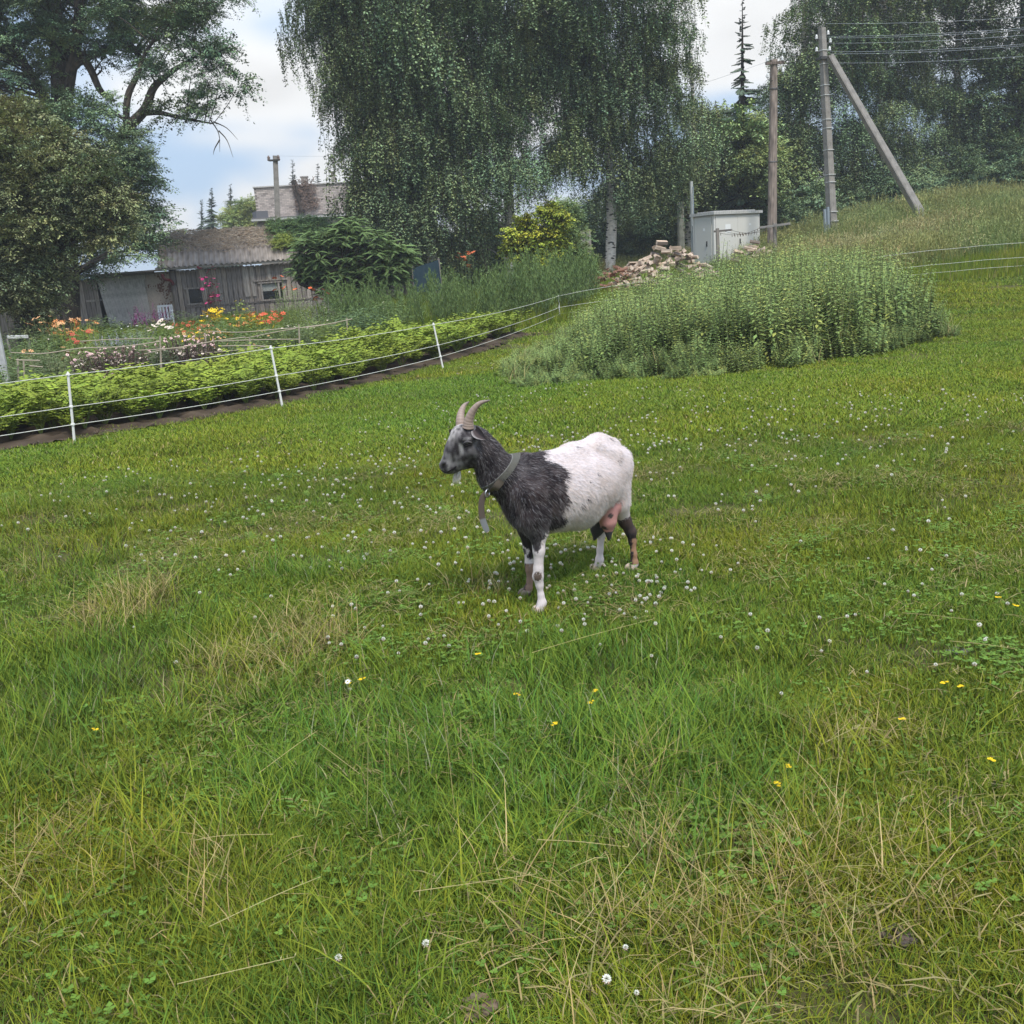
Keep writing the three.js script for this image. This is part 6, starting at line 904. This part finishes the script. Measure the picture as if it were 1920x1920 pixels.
  // hair
  {
    const nrm = bg.attributes.normal, r = rng(1101), g = new GB(), back = axis.clone(), N = 95000, nt = idx.length / 3;
    for (let q = 0; q < N; q++) {
      const f = Math.floor(r() * nt) * 3, ia = idx[f], ib = idx[f + 1], ic = idx[f + 2]; let u = r(), v = r(); if (u + v > 1) { u = 1 - u; v = 1 - v; }
      const p = P3[ia].clone().multiplyScalar(1 - u - v).addScaledVector(P3[ib], u).addScaledVector(P3[ic], v), n = V(nrm.getX(ia), nrm.getY(ia), nrm.getZ(ia));
      sdf(p.x, p.y, p.z); const t = near.t; if (t === 'udder' || t === 'teat') continue;
      const leg = (t.length === 2) && p.y < o.y + 0.36, c0 = coat(p.clone().add(V((r() - 0.5) * 0.02, (r() - 0.5) * 0.02, (r() - 0.5) * 0.02)));
      const flow = leg ? V(0, -1, 0) : t === 'head' ? V(0.7, 0.25, 0) : back.clone().multiplyScalar(0.75).add(V(0, -0.8, 0)); flow.addScaledVector(n, -flow.dot(n)).normalize();
      const d = flow.addScaledVector(n, 0.22 + 0.25 * r()).add(V((r() - 0.5) * 0.35, (r() - 0.5) * 0.25, (r() - 0.5) * 0.35)).normalize();
      const L = (leg ? 0.01 : t === 'head' ? 0.009 : c0[0] < 0.2 ? 0.024 : 0.02) * (0.6 + 0.7 * r()), w = leg || t === 'head' ? 0.0009 : 0.0013, sd = V(0, 0, 0).crossVectors(d, n).normalize().multiplyScalar(w);
      const grey = c0[0] < 0.2 && t !== 'hl' && t !== 'fr' && r() < 0.17 ? mix(c0, [0.3, 0.28, 0.28], 0.4 + 0.4 * r()) : c0, c = vary(grey, r, c0[0] > 0.3 ? 0.26 : 0.2), b = p.sub(o).addScaledVector(n, -0.002);
      const A = g.v(b.x + sd.x, b.y + sd.y, b.z + sd.z, c), B = g.v(b.x - sd.x, b.y - sd.y, b.z - sd.z, c), E = g.v(b.x + d.x * L, b.y + d.y * L - L * 0.15, b.z + d.z * L, c); g.tri(A, B, E);
    }
    // tufts of the beard
    for (let q = 0; q < 80; q++) { const u0 = r(), v0 = r() - 0.5, b0 = J(352 + 48 * u0, 622 + 18 * r(), hD + v0 * 0.03), e = J(322 + 40 * u0 + 34 * r(), 664 + 66 * Math.pow(r(), 0.7), hD + v0 * 0.012), m = b0.clone().lerp(e, 0.5).add(V((r() - 0.5) * 0.012, 0, 0)), c = vary([0.5, 0.48, 0.46], r, 0.3); const s = 0.0008; const ids = [b0, m].map(p => p.sub(o)).flatMap(p => [g.v(p.x - s, p.y, p.z, c), g.v(p.x + s, p.y, p.z, c)]); e.sub(o); const E = g.v(e.x, e.y, e.z, c); g.quad(ids[0], ids[1], ids[3], ids[2]); g.tri(ids[2], ids[3], E); }
    part('hair', g.build(), plainMat, root, 'stuff');
  }
  // horns
  const hornMat = new THREE.MeshStandardMaterial({ vertexColors: true, roughness: 0.55 });
  const horn = (pts, r0) => { const cv = new THREE.CatmullRomCurve3(pts.map(p => p.sub(o))), n = 44, g = new GB(), pp = cv.getPoints(n); g.tube(pp, pp.map((_, k) => r0 * Math.pow(1 - k / n, 0.75) * (1 + 0.045 * Math.sin(k * 1.7) * (1 - k / n)) + 0.0015), 12, k => mix([0.33, 0.245, 0.2], [0.1, 0.085, 0.075], sstep(0.7, 1, k / n) * 0.8 + 0.12 * Math.sin(k * 1.7))); part('horn', g.build(), hornMat, root); };
  horn([J(452, 315, hD - 0.03), J(458, 262, hD - 0.035), J(485, 195, hD - 0.045), J(535, 140, hD - 0.055), J(612, 116, hD - 0.06)], 0.0235);
  horn([J(402, 315, hD + 0.03), J(396, 262, hD + 0.035), J(402, 205, hD + 0.05), J(425, 155, hD + 0.06), J(460, 126, hD + 0.065)], 0.0225);
  // ears: cupped leaves
  const ear = (b, e, nrm, w, name) => {
    const g = new GB(), d = e.clone().sub(b), L = d.length(); d.normalize(); const s = V(0, 0, 0).crossVectors(d, nrm).normalize(), m = 10, k = 6, n2 = V(0, 0, 0).crossVectors(s, d).normalize();
    for (const lay of [0, 1]) { const base = g.p.length / 3; for (let i = 0; i <= m; i++) for (let j = 0; j <= k; j++) { const t = i / m, q = j / k * 2 - 1, ww = w * Math.pow(Math.sin(Math.PI * Math.min(1, 0.18 + t * 0.82)), 0.8) * 0.5, p = b.clone().addScaledVector(d, L * t).addScaledVector(s, q * ww).addScaledVector(n2, (q * q) * ww * 0.9 - lay * 0.004 * (1 - Math.abs(q)) - 0.008 * t).sub(o), rim = Math.abs(q) > 0.75; g.v(p.x, p.y, p.z, lay ? [0.03, 0.027, 0.028] : rim ? [0.34, 0.31, 0.3] : [0.07, 0.055, 0.055]); } for (let i = 0; i < m; i++) for (let j = 0; j < k; j++) { const p = base + i * (k + 1) + j; g.quad(p, p + 1, p + k + 2, p + k + 1); } }
    part('ear', g.build(), plainMat, root);
  };
  ear(J(505, 325, hD - 0.045), J(572, 398, hD - 0.105), V(-0.25, 0.1, 1), 0.048); ear(J(372, 350, hD + 0.04), J(316, 372, hD + 0.1), V(-0.6, 0.1, 0.8), 0.045);
  // eye, nostrils, mouth
  const eyeP = onSkin(446, 428), eye = new THREE.SphereGeometry(0.012, 16, 12); const em = part('eye', eye, new THREE.MeshPhysicalMaterial({ color: 0x17110c, roughness: 0.15, clearcoat: 1 }), root); em.position.copy(eyeP.clone().sub(o).add(V(0, 0, -0.0085)));
  for (const y of [-1, 1]) part('eyelid', new GB().tube(smoothPts([onSkin(415, 432 - 2 * y), onSkin(446, 428 - 13 * y), onSkin(482, 424 - 2 * y)].map(p => p.sub(o).add(V(0, 0, 0.001))), 8), [0.0015, 0.003, 0.0042, 0.0048, 0.005, 0.0048, 0.0042, 0.003, 0.0015], 6, y > 0 ? [0.1, 0.092, 0.092] : [0.03, 0.026, 0.027]).build(), plainMat, em).position.copy(em.position).multiplyScalar(-1);
  const nost = part('nostril', new THREE.SphereGeometry(0.0095, 12, 8), new THREE.MeshStandardMaterial({ color: 0x141112, roughness: 0.5 }), root); nost.scale.set(1.1, 0.7, 0.5); nost.rotation.z = 0.5; nost.position.copy(onSkin(278, 572).sub(o));
  part('mouth', new GB().tube(smoothPts([onSkin(262, 622), onSkin(292, 634), onSkin(325, 622), onSkin(368, 592)].map(p => p.sub(o)), 12), 0.0035, 6, [0.02, 0.017, 0.018]).build(), plainMat, root);
  // hooves: two claws each
  for (const [p, D] of [[FL, dFL], [FR, dFR], [RL, dRL], [RR, dRR]]) for (const s of [-1, 1]) { const h = new THREE.SphereGeometry(0.017, 10, 8); const m = part('hoof', h, new THREE.MeshStandardMaterial({ color: p === FR ? 0x7a6a5e : 0xb7a596, roughness: 0.7 }), root); m.scale.set(1.6, 1.25, 0.95); m.rotation.y = 0.6; m.position.set(p.x - o.x - 0.006 + s * 0.006, p.y - o.y + 0.016, p.z - o.z + s * 0.011); }
  // collar: a band that follows the neck
  {
    const c0 = J(657, 655, Df - 0.04), ax = J(735, 700, Df - 0.03).sub(J(575, 540, Df - 0.05)).normalize(), e1 = V(0, 0, 1).addScaledVector(ax, -ax.z).normalize(), e2 = V(0, 0, 0).crossVectors(ax, e1), g = new GB(), n = 56, w = 0.0155; let prev = null;
    const leather = k => (k ? 1 : 1);
    for (let i = 0; i <= n; i++) {
      const a = i / n * TAU, dir = e1.clone().multiplyScalar(Math.cos(a)).addScaledVector(e2, Math.sin(a)), ring = [];
      for (const [q, out] of [[-1, 0.0], [-1, 0.0045], [-0.8, 0.0058], [0.8, 0.0058], [1, 0.0045], [1, 0.0]]) { let p; const b = c0.clone().addScaledVector(ax, q * w); let t = 0.02; for (; t < 0.2; t += 0.001) { p = b.clone().addScaledVector(dir, t); if (sdf(p.x, p.y, p.z) > 0.0) break; } p.addScaledVector(dir, out).sub(o); ring.push(g.v(p.x, p.y, p.z, vary(Math.abs(q) > 0.9 ? [0.19, 0.185, 0.165] : [0.1, 0.096, 0.08], rn0, 0.08))); }
      if (prev) for (let j = 0; j < 5; j++) g.quad(prev[j], ring[j], ring[j + 1], prev[j + 1]); prev = ring;
    }
    const col = part('collar', g.build(), dry({ roughness: 0.6 }), root); col.userData.label = 'worn grey-brown leather collar';
    const strip = (pts, wid, th, cols, rough) => { const q = new GB(), cv = new THREE.CatmullRomCurve3(pts), m = 26; let pv = null; for (let i = 0; i <= m; i++) { const t = i / m, p = cv.getPoint(t).sub(o), d = cv.getTangent(t), s = V(0, 0, 0).crossVectors(d, V(0.25, 0.1, 1)).normalize(), f = V(0, 0, 0).crossVectors(s, d).normalize(), ww = wid * (t > 0.9 ? 1 - (t - 0.9) * 3 : 1) / 2, rg = []; for (const [a, b] of [[-1, -1], [1, -1], [1, 1], [-1, 1]]) { const v = p.clone().addScaledVector(s, a * ww).addScaledVector(f, b * th / 2); rg.push(q.v(v.x, v.y, v.z, cols(t))); } if (pv) for (let j = 0; j < 4; j++) q.quad(pv[j], pv[(j + 1) % 4], rg[(j + 1) % 4], rg[j]); pv = rg; } return q.build(); };
    // flat keeper lying over the lower front of the collar, the ring and the hanging strap end
    const k0 = onSkin(695, 690), k1 = onSkin(650, 745), k2 = onSkin(612, 790); for (const k of [k0, k1, k2]) k.add(V(-0.002, -0.001, 0.011)); part('strap', strip([k0, k1, k2], 0.031, 0.005, () => [0.13, 0.105, 0.085], 0.6), dry({ roughness: 0.6 }), col);
    const rg = part('ring', new THREE.TorusGeometry(0.017, 0.0026, 8, 24), new THREE.MeshStandardMaterial({ color: 0xc9cbd0, roughness: 0.3, metalness: 0.8 }), col), rp = J(592, 785, Df - 0.115); rg.position.copy(rp.clone().sub(o)); rg.rotation.set(0.2, 1.0, 0.5);
    part('hanging_strap', strip([J(590, 782, Df - 0.115), J(558, 815, Df - 0.118), J(547, 880, Df - 0.118), J(553, 960, Df - 0.116), J(572, 1020, Df - 0.114), J(592, 1064, Df - 0.112)], 0.026, 0.005, t => t > 0.62 ? [0.2, 0.205, 0.21] : [0.11, 0.085, 0.07], 0.5), dry({ roughness: 0.5 }), col).userData.label = 'brown strap end with a grey tip hanging from the collar';
  }
}
// ================================================================== clover heads, yellow flowers, dung, stalks
{
  const head = seed => { const r = rng(seed), g = new GB(), R = 0.0085; for (let i = 0; i < 34; i++) { const a = i * 2.4, y = 1 - i / 17, q = Math.sqrt(Math.max(0, 1 - y * y)), d = V(Math.cos(a) * q, y * 0.8 + 0.2, Math.sin(a) * q).normalize(); g.leaf(d.clone().multiplyScalar(R * 0.35), d, V(-Math.sin(a), 0, Math.cos(a)), R * 0.85, R * 0.55, y < -0.35 ? vary([0.5, 0.36, 0.28], r, 0.2) : vary([0.7, 0.69, 0.6], r, 0.12), 0.2, 0.1); } g.tube([V(0, 0, 0), V(0.003, -0.04, 0.002), V(0, -0.085, 0)], [0.0011, 0.0011, 0.0012], 4, [0.14, 0.22, 0.05]); return g.build(); };
  const geos = [1201, 1202, 1203].map(head), r = rng(1210), zones = [[1150, 1080, 0.6, 130], [720, 960, 1.7, 200], [950, 870, 1.6, 120], [560, 890, 2, 120], [1050, 1130, 0.5, 60], [800, 1180, 0.5, 26], [640, 1090, 0.7, 30], [1400, 830, 1.8, 120], [1650, 780, 2.2, 130], [1400, 1150, 1.2, 40], [1750, 1160, 0.9, 26], [1000, 770, 2, 130], [1850, 800, 2, 120], [1550, 1010, 1.2, 40], [300, 960, 1.6, 70], [1250, 890, 1.6, 60], [900, 1010, 0.8, 40], [1030, 690, 1.4, 60]];
  const pts = [];
  for (const [px, py, R, n0] of zones) { const n = Math.round(n0 * 0.66); const c = ground(px, py); for (let i = 0; i < n; i++) { const a = r() * TAU, q = R * Math.sqrt(r()); pts.push(V(c.x + Math.cos(a) * q, 0, c.z + Math.sin(a) * q * 0.9)); } }
  for (const [px, py] of [[640, 1838], [803, 1808], [1175, 1820], [1140, 1885], [1195, 1895], [620, 1225], [660, 1325], [333, 1262], [255, 1197], [720, 1195], [785, 1105], [1352, 1215], [1465, 1325], [1625, 1287], [1420, 1237], [1540, 1240], [1835, 1200], [745, 1105], [800, 1230], [835, 1215]]) pts.push(ground(px, py));
  const info = pts.map(p => { const s = 0.65 + 0.45 * r(); p.y = H(p.x, p.z) + 0.035 + 0.03 * r(); return { p, s, k: Math.floor(r() * 3), ry: r() * TAU, tilt: (r() - 0.5) * 0.5, d: p.distanceTo(camera.position), in: (() => { const q = project(p); return q[0] > 0 && q[0] < 1920 && q[1] < 1920; })() }; }).filter(e => !inPoly(SOIL, e.p.x, -e.p.z) && !inPoly(NETTLE, e.p.x, -e.p.z)).sort((a, b) => (b.in - a.in) || a.d - b.d);
  info.slice(0, 260).forEach(e => { const m = solo('white_clover_flower', geos[e.k], plainMat, 'small round white clover flower in the meadow grass', 'flower', e.p, 'white clover flowers in the meadow'); m.rotation.set(e.tilt, e.ry, 0); m.scale.setScalar(e.s); });
  const rest = geos.map(() => []); info.slice(260).forEach(e => rest[e.k].push({ m: M4(e.p, e.tilt, e.ry, 0, e.s * 1.2), c: WHITE }));
  const root = tag(new THREE.Group(), 'farther white clover flowers scattered over the meadow', 'flowers', null, 'stuff'); root.name = 'distant_clover_flowers'; scene.add(root); geos.forEach((g, i) => rest[i].length && copies('clover_heads', g, plainMat, rest[i], root, 'stuff'));
  // yellow trefoil
  const yg = seed => { const q = rng(seed), g = new GB(); for (let k = 0; k < 4; k++) { const c = V((q() - 0.5) * 0.03, 0, (q() - 0.5) * 0.03); g.tube([V(0, -0.09, 0), c], [0.001, 0.001], 3, [0.14, 0.22, 0.05]); for (let j = 0; j < 6; j++) { const a = j / 6 * TAU + q(), d = V(Math.cos(a), 0.5, Math.sin(a)).normalize(); g.leaf(c, d, V(-Math.sin(a), 0, Math.cos(a)), 0.011, 0.009, vary([0.75, 0.5, 0.02], q, 0.15), 0.1, 0.2); } } return g.build(); };
  const ys = [yg(1221), yg(1222)], where = ['left beside the long grass', 'next to a daisy', 'near the lush tuft', 'in the dark green patch', 'near the goat droppings', 'on the open lawn', 'close to the right edge', 'in thin grass'];
  [[188, 1403, 'yellow trefoil flowers alone in the long grass at the left'], [655, 1318, 'yellow trefoil flowers beside the single daisy'], [683, 1310, 'yellow trefoil flowers just right of the daisy'], [900, 1265, 'yellow trefoil flowers below the clover left of the goat'], [1040, 1402, 'yellow trefoil flowers in the middle of the lush dark grass'], [1120, 1345, 'yellow trefoil flowers on the right of the lush dark grass'], [1112, 1362, 'yellow trefoil flowers at the lower side of the lush grass pair'], [1475, 1480, 'yellow trefoil flowers right of the brown droppings'], [1455, 1518, 'single yellow trefoil flower below its neighbour right of the droppings'], [1800, 1328, 'yellow trefoil flowers on the lawn near the right edge'], [1770, 1330, 'yellow trefoil flowers left of the pair near the right edge'], [1870, 1158, 'yellow trefoil flowers highest up at the right edge'], [1905, 1166, 'yellow trefoil flowers in the outermost right grass'], [1860, 1475, 'yellow trefoil flowers beside the small dark droppings at the right'], [970, 1340, 'yellow trefoil flower left of the lush dark grass'], [1690, 1390, 'lone yellow trefoil flower on the right-hand lawn']].forEach(([px, py, lab], i) => { const p = ground(px, py), m = solo('yellow_trefoil', ys[i % 2], plainMat, lab, 'flower', p.add(V(0, 0.065 + 0.03 * r(), 0)), 'yellow trefoil flowers'); m.rotation.y = r() * TAU; m.scale.setScalar(0.7); });
  // daisy
  { const g = new GB(), q = rng(1230); for (let j = 0; j < 16; j++) { const a = j / 16 * TAU, d = V(Math.cos(a), 0.2, Math.sin(a)); g.leaf(V(0, 0, 0), d, V(-Math.sin(a), 0, Math.cos(a)), 0.016, 0.006, [0.8, 0.8, 0.78], 0, 0.1); } g.tube([V(0, -0.1, 0), V(0, 0.004, 0)], [0.0012, 0.004], 6, [0.6, 0.45, 0.05]); const m = solo('daisy', g.build(), plainMat, 'single white daisy beside the yellow trefoil in the long grass', 'flower', ground(658, 1328).add(V(0, 0.1, 0))); m.rotation.x = 0.6; m.scale.setScalar(0.7); }
  // droppings: lumpy heaps
  const dung = (px, py, R0, n0, c, lab, seed) => { const R = R0 * 0.8, n = n0 * 3; const q = rng(seed), p = ground(px, py), gs = []; for (let i = 0; i < n; i++) { const g = new THREE.IcosahedronGeometry(R * (0.12 + 0.16 * q()), 2), a = g.attributes.position, cc = vary(c, q, 0.25), col = []; for (let k = 0; k < a.count; k++) { const x = a.getX(k), y = a.getY(k), z = a.getZ(k), f = 1 + 0.45 * noise(x * 110 + i, y * 110, z * 110) + 0.25 * noise(x * 300, y * 300, z * 300 + i); a.setXYZ(k, x * f, y * f * 0.55, z * f); col.push(...cc); } g.setAttribute('color', new THREE.Float32BufferAttribute(col, 3)); const an = q() * TAU, d = R * Math.sqrt(q()); g.translate(Math.cos(an) * d, R * 0.1 + 0.008 + R * 0.2 * q() * (1 - d / R), Math.sin(an) * d); g.deleteAttribute('uv'); gs.push(g); } const m = mergeGeometries(gs); m.computeVertexNormals(); solo('dried_dung', m, dry({ roughness: 1 }), lab, 'dung', p.add(V(0, 0.004, 0)), 'dried dung in the grass').userData.kind = 'thing'; };
  dung(1160, 1488, 0.055, 14, [0.12, 0.085, 0.058], 'dried brown dung in the lush grass below the goat', 1241); dung(985, 1760, 0.05, 10, [0.12, 0.085, 0.058], 'dried brown dung near the lower middle of the meadow', 1242); dung(1680, 1770, 0.045, 10, [0.09, 0.07, 0.055], 'dark dried dung at the lower right', 1243); dung(900, 1908, 0.05, 9, [0.15, 0.105, 0.07], 'dried brown dung cut off by the bottom edge', 1244); dung(1790, 1512, 0.04, 7, [0.11, 0.085, 0.065], 'small dried dung patch in the right-hand grass', 1245); dung(1875, 1490, 0.035, 6, [0.12, 0.09, 0.07], 'small dried dung lump beside the right edge', 1246); dung(1795, 1232, 0.045, 5, [0.15, 0.14, 0.13], 'small grey dung lump on the right-hand lawn', 1247);
  // dry stalks lying and standing in the meadow: [from px, to px] with the height of both ends
  const stalk = (a, b, ha, hb, lab, bend = 0.003) => { const A = ground(...a).add(V(0, ha, 0)), B0 = ground(...b), B = hb > 0.1 ? at(b[0], b[1], -A.z - 0.03) : B0.add(V(0, hb, 0)), o = A.clone(), M = A.clone().lerp(B, 0.3 + 0.4 * r()).add(V((r() - 0.5) * 0.02, bend, (r() - 0.5) * 0.02)), g = new GB(), c = vary([0.42, 0.36, 0.16], r, 0.2), pts = smoothPts([A, M, B].map(p => p.sub(o)), 10); g.tube(pts, [0.0011, 0.0011, 0.0011, 0.001, 0.001, 0.001, 0.001, 0.0009, 0.0009, 0.0008, 0.0007], 5, c); for (let k = 0; k < 6; k++) { const q = pts[10].clone().lerp(pts[7], k / 6); g.leaf(q, V((r() - 0.5), 0.6, (r() - 0.5)).normalize(), V(0.7, 0, 0.7), 0.012, 0.004, c, 0, 0.2); } solo('dry_stalk', g.build(), plainMat, lab, 'stalk', o, 'dry stalks in the meadow'); };
  [[[1000, 1262], [1228, 1203], 0.08, 0.09, 'long straw-coloured stalk lying across the grass below the goat'], [[1480, 1130], [1430, 1065], 0.06, 0.07, 'dry stalk on the lawn right of the goat'], [[1690, 1178], [1840, 1198], 0.06, 0.07, 'dry stalk lying level on the right-hand lawn'], [[1780, 1232], [1905, 1255], 0.06, 0.07, 'dry stalk lying beside the grey dung lump'], [[1660, 1600], [1700, 1495], 0.03, 0.3, 'single upright pale stalk at the right'], [[780, 1720], [1010, 1700], 0.07, 0.08, 'pale stalk lying level near the bottom'], [[690, 1570], [690, 1345], 0.03, 0.3, 'upright straw stalk left of the lush patch'], [[770, 1500], [755, 1355], 0.03, 0.25, 'upright straw stalk beside the lush patch'], [[855, 1545], [828, 1310], 0.03, 0.3, 'tall upright straw stalk in the middle of the meadow'], [[890, 1500], [872, 1365], 0.03, 0.25, 'upright straw stalk just right of the tall one'], [[490, 1500], [600, 1420], 0.08, 0.09, 'slanting straw stalk left of the middle'], [[600, 1430], [680, 1500], 0.07, 0.08, 'straw stalk slanting down right in the middle'], [[370, 1620], [520, 1615], 0.07, 0.08, 'pale grass stem lying level at the left'], [[400, 1790], [610, 1700], 0.07, 0.08, 'pale stalk slanting in the lower left'], [[820, 1700], [940, 1560], 0.06, 0.09, 'pale stalk slanting up right near the bottom middle'], [[0, 1690], [60, 1760], 0.08, 0.08, 'straw stalk at the lower left edge'], [[340, 1890], [560, 1850], 0.06, 0.07, 'pale stalk lying along the bottom left'], [[1280, 1830], [1330, 1890], 0.06, 0.07, 'bent pale stalk at the bottom right of the middle'], [[1010, 1615], [1180, 1640], 0.06, 0.07, 'thin straw stalk lying in the lower middle'], [[120, 1590], [124, 1525], 0.03, 0.2, 'short upright straw stalk at the left'], [[235, 1700], [232, 1540], 0.03, 0.25, 'thin upright straw stalk in the lower left'], [[60, 1440], [100, 1300], 0.03, 0.3, 'tall straw stalk in the long grass at the left edge'], [[1080, 1790], [1240, 1600], 0.05, 0.08, 'long pale stalk slanting in the lower middle right'], [[1540, 1430], [1610, 1395], 0.05, 0.06, 'grey straw lying in a small sheaf at the right'], [[1545, 1425], [1600, 1380], 0.05, 0.06, 'second grey straw of the small sheaf at the right'], [[1430, 1560], [1530, 1620], 0.06, 0.06, 'pale straw on the lawn below the sheaf'], [[570, 1250], [640, 1170], 0.05, 0.2, 'straw stalk leaning in the dry patch left of the goat'], [[560, 1240], [590, 1150], 0.05, 0.2, 'straw stalk standing in the dry patch left of the goat']].forEach(s => stalk(...s));
}
scene.fog = new THREE.FogExp2(0xdfe6ee, 0.0011);
renderer.render(scene, camera);
